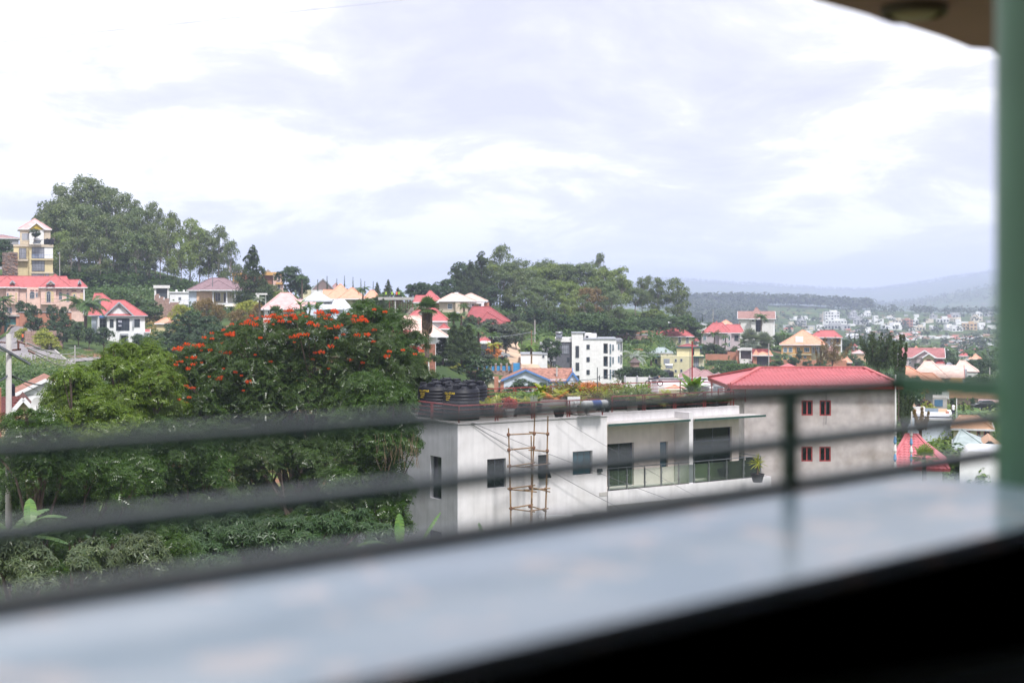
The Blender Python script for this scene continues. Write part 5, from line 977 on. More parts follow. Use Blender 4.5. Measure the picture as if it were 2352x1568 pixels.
h.slab(1905, 2165, 1192, TRIMW, .0, 2.7, .5, 'balcony_slab'); h.rail(2035, 2102, 1150, 1188, TRIMG, .25, 10); h.rail(2112, 2154, 1150, 1188, TRIMG, .25, 6); h.slab(1905, 2162, 1080, TRIMW, .2, .4, .35, 'beam'); h.win(1825, 1072, 1858, 1082, 1, 1, MAROON, GLASSD, .8, name='vent', t=.05)
e = empty('parasol', P(*cp('A', 2082, 1290), 352), 0, 'cream square parasol beside the columned balcony', 'parasol'); MB().add([(-2.2, -1.6, 1.9), (2.2, -1.6, 1.9), (2.2, 1.6, 1.9), (-2.2, 1.6, 1.9), (0, 0, 2.6)], [(0, 1, 4), (1, 2, 4), (2, 3, 4), (3, 0, 4), (3, 2, 1, 0)]).build('canopy', mat('cream_canvas', (.66, .58, .45)), e); MB().beam((0, 0, -.4), (0, 0, 2.4), .07).build('pole', TRIMW, e)
h = House('peach_roofed_shed', 'small house with salmon roof in the grass below the brick wall', 'A', 1390, 1425, 285, 0); h.block(1400, 1600, 1372, CREAM, dep=6); h.roof(1385, 1640, 1372, 1322, ORANGE, 0, 7, 'hip', .4, run=(1480, 1560))
h = House('small_blue_shed', 'small blue-grey shed with red roof beside the white gabled house', 'A', 1300, 1545, 298, 0); h.block(1302, 1340, 1450, PALEBLUE, dep=5); h.roof(1296, 1346, 1450, 1425, RED, 0, 5, 'gable_u', .2)
# orange apartments on the skyline
h = House('orange_apartments', 'orange and brick three storey apartments on the skyline behind the dark conifer', 'B', 90, 575, 400, 0, 'building')
h.block(90, 240, 320, YELLOWW, v0=1, dep=9); h.block(240, 440, 345, BRICK, v0=4, dep=6); h.block(440, 566, 345, BRICK, v0=.6, dep=9); h.block(566, 686, 320, PINKW, dep=9); h.slab(110, 240, 296, PINKR, .5, 9, .25, 'roof'); h.slab(435, 690, 318, YELLOWW, -.4, 10, .9, 'parapet'); h.slab(80, 242, 322, YELLOWW, .5, 10, .7, 'parapet'); h.slab(88, 240, 432, YELLOWW, .2, 1, .7, 'band'); h.slab(600, 690, 440, YELLOWW, -.8, 1, .5, 'balcony_slab')
h.wins([(108, 362, 152, 412, 2, 1)], v=1, fr=TRIMW); h.wins([(620, 362, 650, 436, 2, 1), (620, 462, 650, 522, 2, 1)], fr=TRIMW); h.rail(602, 686, 402, 438, ORBRICK, -.75, 8); h.block(566, 578, 330, PINKW, v0=-.4, dep=.4, name='pilaster'); h.roof(470, 540, 316, 284, GREYR, 2, 5, 'gable_v', .1, TRIMG, GREYW)
h = House('brick_gabled_house', 'unfinished grey brick house with broad gable behind the thin cypresses', 'B', 1010, 575, 388, 0); h.block(1010, 1345, 520, wallmat('grey_brick', (.24, .18, .17), fine=.4), dep=9); h.roof(1015, 1290, 520, 392, wallmat('grey_brick2', (.2, .15, .14)), 0, 9, 'gable_v', .1, TRIMG, MATS['grey_brick']); h.roof(1230, 1380, 520, 450, MAUVE, 1, 8, 'hip', .2, TRIMG)
h.block(905, 1015, 528, LIME, v0=-1, dep=3); h.block(1010, 1150, 528, OFFW, v0=-1, dep=.9)
h = House('pale_pergola', 'pale concrete pergola frame above the pink roof', 'B', 365, 640, 300, 0, 'pergola'); h.slab(360, 498, 566, OFFW, 0, 3, .35, 'roof_slab'); h.block(372, 402, 572, OFFW, dep=.5, name='pillar'); h.block(470, 484, 580, OFFW, v0=2, dep=.4, name='pillar')
h = House('pink_roofed_house', 'single storey house with faded pink hipped roof above the flowering tree', 'B', 470, 830, 250, 0); h.block(450, 830, 748, OFFW, dep=9); h.roof(425, 940, 750, 560, PINKR, 0, 11, 'hip', .5, run=(662, 765)); h.roof(700, 1160, 748, 640, PINKR, -.8, 9, 'hip', .4, run=(860, 1010)); h.wins([(620, 765, 680, 810, 3, 1), (500, 765, 550, 810, 2, 1)])
h = House('tin_roofed_house', 'house with pale tin hipped roof edged in blue grey, left of the orange roofs', 'B', 920, 830, 238, 0); h.block(1150, 1470, 752, PALEBLUE, dep=8); h.block(940, 1160, 700, PALEBLUE, v0=2, dep=8)
h.roof(910, 1260, 655, 546, TINR, 2, 9, 'hip', .4, TRIMG, run=(1080, 1092)); h.roof(1100, 1400, 752, 640, TINR, 0, 8, 'hip', .4, TRIMG, run=(1205, 1230)); h.roof(1250, 1495, 754, 642, TINR, .6, 8, 'hip', .4, TRIMG, run=(1290, 1395)); h.wins([(1200, 775, 1260, 815, 2, 1)], fr=TRIMG)
h = House('orange_roofed_house', 'wide house with three orange hipped peaks below the cypress row', 'B', 1235, 720, 292, 0); h.block(1150, 1500, 630, LIME, dep=9); h.block(1500, 1810, 625, LIME, v0=1.5, dep=8)
h.roof(1145, 1600, 630, 525, ORANGE, 2.5, 8, 'hip', .5, run=(1160, 1500)); h.roof(1165, 1530, 632, 460, ORANGE, 0, 10, 'hip', .5, run=(1352, 1362)); h.roof(1320, 1660, 630, 502, ORANGE, -.6, 9, 'hip', .5, run=(1485, 1505)); h.roof(1630, 1830, 625, 532, ORANGE, .4, 8, 'hip', .5, run=(1712, 1745))
h = House('construction_frame', 'concrete slab under construction held up by many red-brown props', 'B', 1900, 830, 278, 0, 'building'); h.slab(1800, 2225, 612, CONC, 0, 7, .55, 'slab'); h.block(1995, 2010, 650, CONC, v0=.2, dep=.3, name='pillar')
for k in range(26): x = 1935 + k * 11 + rnd.uniform(-3, 3); v = rnd.uniform(.2, 6); u = h.u(x, v); MB().beam((u, v, h.z(830, u, v)), (u + rnd.uniform(-.2, .2), v, h.z(645, u, v)), .11).build('prop', BAMB if k % 3 else REDPAINT, h.e)
for k in range(6): u0, u1 = h.u(1930), h.u(2215); z = h.z(670 + k * 27); MB().beam((u0, .3 + k * .5, z), (u1, .3 + k * .5, z + rnd.uniform(-.2, .2)), .08).build('brace', BAMB, h.e)
for k in range(5): MB().beam((h.u(2120 + 12 * k), -1, h.z(830)), (h.u(2190 + 9 * k), 0, h.z(735)), .1).build('plank', PALEBARK, h.e)
HV = mat('green_vest', (.32, .55, .05), .6, .05); DK = mat('dark_clothes', (.03, .03, .05), .8, .1); OV = mat('orange_vest', (.75, .16, .06), .6, .05)
for k, (x, lab) in enumerate(((1893, 'leftmost worker in a bright green vest on the concrete slab'), (1965, 'worker in a green vest at the middle of the slab'), (2020, 'worker in an orange vest on the concrete slab'), (2045, 'rightmost worker in a green vest on the slab'))): figure(lab, 'B', x, 635, 279, OV if 'orange' in lab else HV, DK, 1.6)
figure('person in an orange top and dark trousers standing beside the road', 'A', 203, 1543, 258, OV, DK, 1.7)
# centre houses
h = House('red_roofed_house', 'house with red hipped roof and brick wall beside the construction slab', 'C', 140, 745, 320, 0); h.block(150, 410, 675, BRICK, dep=8); h.block(150, 200, 676, WHITE, v0=-.1, dep=.1, name='render'); h.roof(130, 448, 675, 604, RED, 0, 9, 'hip', .4, run=(170, 380)); h.roof(215, 440, 672, 556, RED, -.5, 9, 'hip', .4, run=(312, 322))
h = House('beige_two_storey_house', 'beige two storey house with pale peach hipped roof and white columned porch', 'C', 408, 812, 300, 0); h.block(408, 710, 660, BEIGE, dep=9); h.block(710, 880, 660, BEIGE, v0=2.4, dep=7); h.block(580, 630, 660, BEIGE, v0=-.8, dep=1, name='bay_wall'); h.block(880, 932, 680, ORBRICK, v0=3, dep=6)
h.roof(392, 800, 661, 582, PEACH, -.4, 10, 'hip', .5, run=(545, 605)); h.roof(560, 918, 661, 583, PEACH, .4, 10, 'hip', .5, run=(735, 745)); h.block(570, 608, 572, TRIMW, v0=4, dep=.8, yb=588, name='chimney')
h.wins([(498, 690, 547, 748, 2, 2), (498, 778, 547, 810, 2, 1)], gl=GLASSB); h.wins([(745, 690, 778, 738, 2, 1), (822, 690, 852, 722, 2, 1), (722, 700, 734, 770, 1, 2)], v=2.4, gl=GLASSB); h.cols((722, 742, 856, 870), 670, 725, TRIMW, 0, .16); h.slab(708, 880, 664, TRIMW, -.1, 2.5, .55, 'porch_beam'); h.win(590, 780, 622, 808, 2, 1, v=-.8, gl=GLASSB)
h = House('maroon_roofed_house', 'low house with broad dark red roof and front gable dormer', 'C', 700, 900, 286, 0); h.block(700, 1110, 865, OFFW, dep=9); h.roof(668, 1150, 868, 720, MAROON, 0, 10, 'hip', .5, RED, run=(765, 930)); h.roof(818, 1105, 892, 778, MAROON, -1.6, 7, 'hip', .4, RED, run=(905, 912))
h = House('red_roofed_house', 'white house with red roof half hidden behind the shaggy fan palm', 'C', 375, 960, 236, 0); h.block(100, 500, 872, WHITE, dep=9); h.roof(40, 525, 872, 715, RED, 0, 10, 'hip', .5, run=(215, 330)); h.roof(400, 520, 950, 900, RED, -2, 5, 'hip', .3)
h = House('peach_roofed_house', 'house with large faded peach roof, red porch roof and white pillars', 'C', 45, 1180, 192, 0); h.block(-90, 375, 1032, WHITE, dep=8); h.block(205, 370, 1112, BRICK, v0=-.06, dep=.06, name='brick_base')
h.roof(-190, 500, 1028, 818, PEACH, 0, 11, 'hip', .5, run=(60, 190)); h.roof(-120, 235, 1036, 972, RED, -2.4, 4, 'hip', .3, TRIMG, run=(-60, 95)); h.slab(-100, 212, 1040, LIME, -2.2, .3, .5, 'porch_beam'); h.cols((52, 103, 148, 200), 1050, 1176, TRIMW, -2.1, .12); h.wins([(60, 1075, 100, 1160, 2, 2), (108, 1075, 140, 1160, 2, 2), (154, 1070, 190, 1150, 2, 2), (20, 1080, 50, 1160, 1, 2)], gl=GLASSB, fr=TRIMG); h.rail(0, 205, 1130, 1172, TRIMG, -2.2, 24, name='porch_railing')
car('red car parked in front of the white pillared porch', 'C', 60, 1212, 184, (.35, .02, .03), 0)
h = House('garden_gazebo', 'small gazebo with red pyramid roof above the sandy road', 'C', 830, 1140, 262, 0, 'gazebo'); h.roof(818, 948, 1085, 1034, RED, 0, 6, 'hip', .1, TRIMG, run=(862, 886)); h.cols((832, 852, 912, 930), 1086, 1140, ORBRICK, .3, .2); h.block(832, 905, 1095, GREYW, v0=4, dep=.2, name='back_wall')
for k, x in enumerate((858, 880, 902, 930)): 
    e = empty('gate_lamp', P(*cp('C', x, 1150), 255), 0, f'{("first", "second", "third", "fourth")[k]} white globe lamp from the left on the dark pillars by the gazebo', 'lamp', 'globe lamps below the gazebo'); MB().box(-.18, .18, -.18, .18, -1.5, .5).build('pillar', TRIMD, e); MB().lathe([(0, .5), (.3, .6), (.42, .85), (.3, 1.1), (0, 1.2)], 10).build('globe', TANKW, e, True)
for k, (x, yt, yb_, w) in enumerate(((738, 1278, 1400, 95), (820, 1274, 1375, 84), (899, 1263, 1375, 88), (980, 1263, 1370, 84), (1046, 1268, 1365, 66), (1112, 1252, 1370, 82))):
    H = (yb_ - yt) * .21973 / FPX * 246; Wm = w * .21973 / FPX * 246
    tree('topiary', ('leftmost and tallest', 'second', 'third', 'fourth', 'fifth and narrowest', 'rightmost')[k] + ' clipped dome shrub in the row above the blue panels', 'C', x, yt, 246, Wm / H / .78, yb=yb_, group='clipped dome shrubs in a row')
g = House('panelled_fence', 'blue sheet panel fence with brick pillars on a stone wall', 'C', 762, 1462, 244, 0, 'fence'); BLUEP = mat('blue_sheet', (.06, .27, .55), .5, .15); g.block(850, 1182, 1392, PALEBRICK, dep=.5, name='stone_base'); g.block(745, 850, 1400, PALEBRICK, dep=.5, name='stone_base')
xs = (762, 825, 885, 948, 1001, 1058, 1118, 1168)
for x in xs: g.block(x - 10, x + 10, 1322, PALEBRICK, v0=-.15, dep=.6, yb=1392, name='pillar'); g.block(x - 12, x + 12, 1316, CONC, v0=-.22, dep=.75, yb=1323, name='pillar_cap')
for a, c_ in zip(xs[:-1], xs[1:]): g.block(a + 11, c_ - 11, 1342, BLUEP, v0=.1, dep=.06, yb=1391, name='panel')
g = House('blue_gate', 'plain bright blue metal gate at the end of the panelled fence', 'C', 1183, 1415, 243, 0, 'gate'); g.block(1184, 1254, 1310, BLUEP, dep=.12, name='gate_leaf'); g.block(1254, 1268, 1306, PALEBRICK, v0=-.1, dep=.5, name='pillar'); g.block(1172, 1184, 1306, PALEBRICK, v0=-.1, dep=.5, name='pillar')
h = House('white_annex', 'plain white flat roofed block in front of the modern apartments', 'C', 1262, 1350, 268, 0, 'building'); h.block(1262, 1540, 1215, WHITE, dep=8); h.slab(1258, 1544, 1211, TRIMG, -.15, 8.3, .2, 'coping'); h.block(1290, 1362, 1330, ORBRICK, v0=-1.2, dep=1.1, name='brick_step'); h.win(1485, 1225, 1512, 1258, 1, 1, fr=TRIMG)
h = House('grey_block', 'plain grey flat walled block left of the modern apartments', 'C', 1462, 1215, 300, 0, 'building'); h.block(1462, 1626, 1102, GREYW, dep=8)
h = House('covered_yard', 'dark open shed with white roof and stacked junk beside the apartments', 'C', 1530, 1395, 285, 0, 'shed'); h.slab(1505, 1628, 1222, TRIMW, 0, 5, .2, 'roof'); h.block(1540, 1628, 1290, TRIMD, v0=4, dep=.2, name='back_wall')
for k in range(7): x = 1540 + 12 * k; h.block(x, x + 9, 1300 + rnd.uniform(-25, 50), TRIMD if k % 2 else STEEL, v0=.5, dep=1, name='stored_item')
h = House('modern_apartments', 'white four storey modern apartment block with grey side and stacked balconies', 'C', 1627, 1560, 300, 0, 'building')
MWH = wallmat('bright_white_render', (.80, .79, .78)); DGT = mat('dark_grey_tile', (.13, .13, .15), .6, .15, 3, fine=.3)
h.block(1627, 1797, 1092, DGT, dep=10); h.block(1622, 1797, 1052, MWH, v0=-.2, dep=10, yb=1091); h.block(1797, 1915, 990, MWH, v0=-.8, dep=6); h.slab(1793, 1940, 990, TRIMG, -1, 6.5, .2, 'coping'); h.block(1915, 2127, 1052, MWH, dep=10); h.slab(1913, 2262, 1050, TRIMG, -.15, 10.2, .3, 'coping'); h.block(1930, 2055, 1000, MWH, v0=2, dep=5, yb=1052)
h.block(2173, 2190, 1052, MWH, dep=10); h.block(2127, 2173, 1052, MWH, yb=1107); h.block(2190, 2262, 1052, MWH, v0=.02, dep=10); h.block(2262, 2325, 1062, MWH, v0=1.2, dep=9); h.slab(2240, 2328, 1062, GREYR, .8, 9.6, .5, 'coping'); h.block(2127, 2173, 1052, GREYW, v0=1.8, dep=1, name='recess_wall')
for y0, y1 in ((1213, 1240), (1347, 1375), (1480, 1560)): h.block(2127, 2173, y0, MWH, v0=0, dep=1.8, yb=y1, name='balcony_slab')
for y0, y1 in ((1112, 1213), (1243, 1347), (1378, 1480)):
    h.win(2133, y0 + 6, 2158, y1 - 3, 1, 1, TRIMD, GLASSB, 1.75); h.rail(2128, 2172, y1 - 38, y1 - 3, TRIMD, .1, 6); h.win(2193, y0 - 2, 2207, y1 + 1, 1, 2, TRIMG, GLASSB, 0); h.win(2222, y0 + 4, 2234, y1 - 32, 1, 1, TRIMG, GLASSB, 0); h.win(2284, y0 - 4, 2292, y1 - 40, 1, 1, TRIMG, GLASSB, 1.2); h.win(2306, y0 - 20, 2318, y1 - 26, 1, 1, TRIMG, GLASSD, 1.2)
h.wins([(1687, 1120, 1768, 1218, 4, 2)], fr=TRIMD, gl=GLASSL); h.wins([(1745, 1250, 1772, 1300, 2, 1), (1690, 1378, 1768, 1396, 2, 1)], fr=TRIMD, gl=GLASS); h.wins([(1835, 1132, 1872, 1254, 2, 3), (1837, 1306, 1874, 1392, 2, 2), (1840, 1440, 1876, 1492, 2, 1)], v=-.8, fr=TRIMD); h.wins([(1950, 1118, 1984, 1167, 2, 1), (1950, 1249, 1984, 1298, 2, 1), (1950, 1382, 1984, 1431, 2, 1)], fr=TRIMD, gl=GLASS); h.win(1942, 1026, 1970, 1048, 1, 1, TRIMD, GLASSD, 2)
heater('solar water heater with pale tank on the grey side of the apartments', 'C', 1625, 1700, 982, 1050, 300, STEEL)
tag(MB().lathe([(0, 0), (.75, 0), (.75, .9), (.5, 1.1), (.15, 1.15), (0, 1.3)], 14).build('water_tank', BLACKP, None, loc=P(*cp('C', 2032, 1051), 301) + Vector((0, 1.5, 0))), 'small black tank on the roof of the white apartments', 'water tank')
# clay roofed houses below
h = House('clay_roofed_house', 'low house with long old clay tile roof and pale front gable', 'C', 405, 1600, 232, 0); h.block(395, 1080, 1535, LIME, dep=8); h.roof(375, 940, 1545, 1396, CLAY, 0, 9, 'gable_u', .5, TRIMW, LIME); h.roof(828, 1112, 1545, 1452, CLAY, -3, 8, 'gable_v', .4, TRIMW, LIME); h.block(840, 1100, 1548, LIME, v0=-3, dep=4); h.wins([(1000, 1560, 1060, 1590, 2, 1)], v=-3, gl=GLASSB)
h.roof(370, 580, 1545, 1412, CLAY, -.8, 6, 'gable_v', .3, TRIMW, LIME)
h = House('blue_trimmed_house', 'low pale house with bright blue bargeboards and orange clay tile roof', 'C', 1060, 1600, 224, 0); h.block(1075, 1850, 1480, PALEBLUE, v0=1, dep=7); h.roof(1270, 1815, 1500, 1362, CLAY, 1, 8, 'gable_u', .4, TRIMB, PALEBLUE); h.block(1085, 1545, 1488, PALEBLUE, v0=-2, dep=5); h.roof(1058, 1570, 1487, 1378, CLAY, -2, 7, 'gable_v', .3, TRIMB, PALEBLUE); h.roof(1745, 1868, 1490, 1405, CLAY, -1, 5, 'gable_v', .2, TRIMB, PALEBLUE); h.block(1755, 1860, 1490, PALEBLUE, v0=-1, dep=3); h.block(1632, 1648, 1350, CONC, v0=2, dep=.6, yb=1450, name='chimney')
g = House('brick_wall', 'orange brick yard wall with pale coping between the two clay roofed houses', 'C', 1040, 1600, 222, 0, 'wall'); g.block(1050, 1145, 1495, ORBRICK, dep=.4); g.block(985, 1030, 1450, ORBRICK, v0=4, dep=.4); g.block(1048, 1148, 1488, TRIMW, v0=-.1, dep=.6, yb=1496, name='coping'); g.block(1830, 2100, 1515, ORBRICK, dep=.4); g.block(2000, 2350, 1535, PALEBRICK, v0=-5, dep=.4)
g = House('boundary_wall', 'curving orange brick boundary wall with pale panels along the grove', 'C', 2060, 1035, 352, -4, 'wall'); xs = [2060 + 52 * k for k in range(11)]
g.block(2060, 2640, 1012, ORBRICK, dep=.4, name='wall')
for x in xs: g.block(x - 5, x + 5, 974, ORBRICK, v0=-.1, dep=.6, yb=1012, name='pillar')
for x in xs[:7]: g.block(x + 6, x + 46, 982, GREYW, v0=.1, dep=.1, yb=1012, name='panel')
g.block(xs[7], 2640, 975, ORBRICK, v0=.02, dep=.3, name='wall')
g = House('brick_retaining_wall', 'tall weathered brick retaining wall right of the white apartments', 'D', 240, 880, 345, 2, 'wall'); g.block(180, 560, 705, PALEBRICK, dep=1); g.block(170, 565, 695, GREYW, v0=-.1, dep=.5, yb=706, name='coping'); g.block(150, 505, 868, ORBRICK, v0=-8, dep=.5, name='lower_wall')
# right of centre
h = House('yellow_house', 'pale yellow two storey house with bright red hipped roof below the grove', 'D', 552, 890, 388, 0); h.block(552, 640, 722, LIME, dep=9); h.block(640, 735, 722, LIME, v0=2.5, dep=6); h.block(735, 1090, 722, LIME, v0=.3, dep=9)
h.roof(540, 905, 720, 592, RED, 0, 10, 'hip', .5, run=(715, 730)); h.roof(700, 1108, 720, 574, RED, .3, 10, 'hip', .5, run=(870, 890)); h.wins([(920, 748, 955, 803, 3, 1), (1010, 748, 1048, 803, 3, 1)], v=.3, arch=True); h.win(760, 750, 785, 805, 1, 1, v=.3); h.win(660, 760, 700, 830, 2, 1, v=2.5, fr=TRIMG); h.cols((730,), 722, 800, TRIMW, .1, .2); h.rail(640, 735, 795, 830, TRIMG, .1, 12); h.win(815, 858, 850, 885, 2, 1, v=.3)
heater('white solar water heater on the bright red roof', 'D', 800, 875, 550, 620, 387)
h = House('modern_yellow_house', 'pale yellow flat roofed modern house with green-edged slabs and roof terrace', 'D', 640, 1215, 330, 0); h.block(715, 1095, 952, LIME, dep=9); h.block(640, 715, 952, LIME, v0=2, dep=7); h.block(1095, 1225, 952, LIME, v0=1, dep=8); h.block(905, 1175, 852, LIME, v0=3, dep=5, yb=952)
GE = mat('dark_green_edge', (.03, .08, .07), .5); h.slab(900, 1202, 842, GE, 2.6, 6, .4, 'roof_slab'); h.roof(915, 1160, 840, 812, MAROON, 3.5, 4, 'hip', .1, None); h.slab(636, 720, 955, GE, .2, 8, .25, 'slab'); h.slab(1090, 1230, 955, GE, .2, 8, .3, 'slab'); h.slab(1092, 1228, 1078, GE, -.2, 1.4, .35, 'balcony_slab'); h.slab(640, 716, 1080, GE, .2, 2, .3, 'balcony_slab')
h.wins([(750, 983, 820, 1043, 3, 1), (750, 1108, 822, 1142, 3, 1)], fr=TRIMG, gl=GLASSL); h.wins([(879, 985, 905, 1020, 1, 1), (943, 983, 971, 1018, 1, 1), (943, 1106, 971, 1143, 1, 1), (878, 1112, 905, 1145, 1, 1)], fr=TRIMG); h.wins([(1103, 968, 1162, 1076, 2, 1)], v=1, fr=GE, gl=GLASSL); h.wins([(645, 985, 675, 1076, 1, 2)], v=2, fr=GE); h.win(1083, 858, 1108, 942, 1, 1, v=3, fr=TRIMD, gl=GLASSD); h.rail(560, 905, 912, 950, TRIMG, .1, 30, name='terrace_railing', bar=.03); h.rail(1100, 1222, 1040, 1076, TRIMG, -.1, 12, bar=.03); h.block(1175, 1200, 852, TRIMD, v0=3, dep=4, yb=915, name='dark_end')
heater('solar water heater on the wall of the modern yellow house', 'D', 765, 855, 1042, 1096, 327)
h = House('pyramid_roofed_annex', 'grey green pyramid roof behind the modern yellow house', 'D', 580, 950, 336, 0); h.roof(578, 860, 915, 850, GREENR, 0, 9, 'hip', .2, TRIMG, run=(690, 750)); h.block(590, 850, 915, LIME, dep=8)
e = empty('water_tank', P(*cp('D', 810, 1207), 322), 0, 'black square-shouldered tank standing in front of the modern yellow house', 'water tank'); MB().lathe([(0, 0), (1.15, 0), (1.15, 1.3), (.9, 1.55), (.3, 1.65), (.3, 1.75), (0, 1.75)], 14).build('body', BLACKP, e); MB().box(-1.2, 1.2, -.1, .1, 1.1, 1.2).build('band', BLACKP, e)
h = House('mauve_roofed_bungalow', 'low bungalow with streaked mauve roof behind the grey boundary walls', 'D', 930, 1290, 240, 0); h.block(940, 1490, 1205, GREYW, dep=9); h.roof(925, 1300, 1203, 1088, MAUVE, 0, 10, 'hip', .4, OFFW, run=(1075, 1120)); h.roof(1130, 1370, 1200, 1118, MAUVE, -.5, 8, 'hip', .3, OFFW, run=(1215, 1260)); h.roof(1300, 1505, 1200, 1155, MAUVE, 1, 7, 'hip', .3, OFFW); h.wins([(1165, 1210, 1255, 1245, 3, 1), (1040, 1212, 1160, 1240, 2, 1)], fr=TRIMW, gl=GLASSL); h.cols((1035, 1165, 1262), 1205, 1300, OFFW, -.6, .2)
g = House('boundary_wall', 'long pale lilac yard wall behind the rooftop plants', 'D', 600, 1330, 228, 0, 'wall'); g.block(600, 1030, 1215, LILAC, dep=.5); g.block(596, 1034, 1208, GREYW, v0=-.1, dep=.7, yb=1216, name='coping'); g.block(1115, 1180, 1262, LILAC, v0=-2, dep=2); g.block(280, 600, 1200, OFFW, v0=2, dep=.4); 
for x in (295, 440, 583): g.block(x - 8, x + 8, 1185, GREYW, v0=1.8, dep=.8, name='pillar')
h = House('white_yard_house', 'low white house with stepped parapet and small orange roof behind the railing', 'D', 680, 1400, 214, 0); h.block(680, 1140, 1300, OFFW, dep=7); h.roof(760, 1000, 1335, 1305, ORANGE, -2, 5, 'hip', .2); h.block(1175, 1300, 1258, LILAC, v0=1, dep=6); h.block(1160, 1460, 1330, OFFW, v0=-2, dep=5); h.slab(1155, 1300, 1290, TRIMW, -3, 5, .25, 'roof_slab'); h.wins([(1330, 1305, 1450, 1365, 3, 1)], v=-2, fr=TRIMG, gl=GLASSL); h.rail(1140, 1300, 1345, 1385, TRIMG, -2.5, 16); h.block(690, 990, 1345, LIME, v0=-3, dep=1)
h = House('lilac_house', 'lilac two storey house with red roof and small dormers left of the tall grey house', 'D', 1195, 870, 418, 0); h.block(1195, 1400, 680, LILAC, dep=9); h.block(1400, 1545, 680, LILAC, v0=-.8, dep=9); h.block(1545, 1648, 680, LILAC, v0=0, dep=9)
h.roof(1192, 1560, 680, 560, RED, 0, 10, 'hip', .5, run=(1335, 1440)); h.roof(1440, 1700, 678, 580, RED, -.2, 10, 'hip', .5, run=(1490, 1640)); h.roof(1380, 1500, 676, 598, RED, -1.4, 6, 'hip', .3, run=(1432, 1440)); h.roof(1340, 1400, 600, 545, RED, 4, 3, 'hip', .2)
h.wins([(1212, 712, 1252, 768, 3, 1)], gl=GLASSB, fr=TRIMW); h.wins([(1442, 712, 1465, 770, 1, 1), (1510, 712, 1532, 770, 1, 1), (1508, 805, 1532, 840, 1, 1)], v=-.8, gl=GLASSB, fr=TRIMW, arch=True); h.wins([(1582, 705, 1630, 772, 3, 1)], v=0, fr=TRIMD, gl=GLASS)
h = House('tall_grey_house', 'tall pale grey house with mauve gabled roof and tall dark stair window', 'D', 1632, 790, 450, 0); h.block(1632, 1780, 510, OFFW, v0=.5, dep=9); h.block(1780, 1905, 505, OFFW, v0=-.5, dep=9); h.block(1905, 2040, 510, OFFW, v0=.5, dep=9); h.block(2040, 2056, 520, TRIMW, v0=1, dep=7)
h.roof(1618, 2066, 512, 424, BROWNT, .5, 9, 'gable_u', .6, TRIMW, OFFW); h.roof(1750, 1945, 510, 382, BROWNT, -.9, 9, 'hip', .4, None, run=(1836, 1846)); h.slab(1750, 1945, 512, TRIMW, -1.4, .4, .3, 'fascia'); h.wins([(1832, 500, 1890, 668, 2, 6), (1790, 520, 1812, 545, 1, 1)], v=-.5, fr=TRIMD, gl=GLASSD); h.wins([(1946, 520, 1976, 550, 1, 1), (1640, 560, 1652, 590, 1, 1)], v=.5, fr=TRIMD)
h = House('arched_gateway', 'brown metal gate under a pale arch between brick walls and a paved ramp', 'D', 1640, 985, 362, 0, 'gate'); h.block(1640, 1655, 865, OFFW, dep=.8, name='pillar'); h.block(1778, 1795, 865, OFFW, dep=.8, name='pillar'); h.slab(1618, 1812, 868, OFFW, -.3, 1.4, .4, 'lintel'); h.slab(1650, 1785, 856, OFFW, -.3, 1.4, .5, 'arch'); h.block(1655, 1778, 885, mat('brown_gate', (.05, .035, .04), .5), v0=.3, dep=.1, name='gate_leaf'); h.block(1600, 1642, 880, ORBRICK, v0=.5, dep=.5, name='wall'); h.block(1500, 1605, 905, ORBRICK, v0=2, dep=.5, name='wall')
MB().add([(h.u(1655), 0, h.z(984)), (h.u(1780), 0, h.z(984)), (h.u(1800, -10), -10, h.z(1066, 0, -10)), (h.u(1640, -10), -10, h.z(1066, 0, -10)), (h.u(1655), 0, -4), (h.u(1780), 0, -4), (h.u(1800, -10), -10, -6), (h.u(1640, -10), -10, -6)], [(3, 2, 1, 0), (0, 4, 7, 3), (1, 2, 6, 5), (2, 3, 7, 6)]).build('ramp', CONC, h.e)
h = House('brick_garage', 'orange brick garage with peaked orange roof and dark door', 'D', 1803, 1060, 352, 0, 'garage'); h.block(1803, 1845, 945, ORBRICK, dep=5); h.block(1845, 1990, 945, ORBRICK, dep=5, yb=958); h.block(1986, 2010, 945, ORBRICK, dep=5); h.block(1846, 1986, 957, mat('dark_shutter', (.05, .045, .06), .5), v0=.2, dep=.1, name='garage_door'); h.roof(1796, 2034, 942, 900, ORANGE, -.5, 6, 'hip', .1, TRIMW); h.roof(1800, 1870, 935, 884, ORANGE, -.3, 4, 'hip', .05, None); h.roof(1965, 2025, 935, 888, ORANGE, -.3, 4, 'hip', .05, None)
g = House('boundary_wall', 'low orange red boundary wall running right from the garage to the ochre house', 'D', 2012, 1060, 350, 0, 'wall'); g.block(2012, 2900, 1000, ORBRICK, dep=.5); g.block(1790, 1990, 868, MAROON, v0=9, dep=.3, name='fence'); g.block(1240, 1500, 930, ORBRICK, v0=1, dep=.5)
h = House('ochre_house', 'ochre yellow two storey house with orange hipped roof and skylight panel', 'E', 68, 1055, 400, 0); h.block(68, 212, 858, YELLOWW, v0=0, dep=9); h.block(212, 380, 858, YELLOWW, v0=.8, dep=9); h.block(380, 490, 858, LIME, v0=1.6, dep=8); h.block(490, 512, 858, LIME, v0=.4, dep=9); h.slab(66, 385, 955, LIME, -.1, 1, .25, 'band')
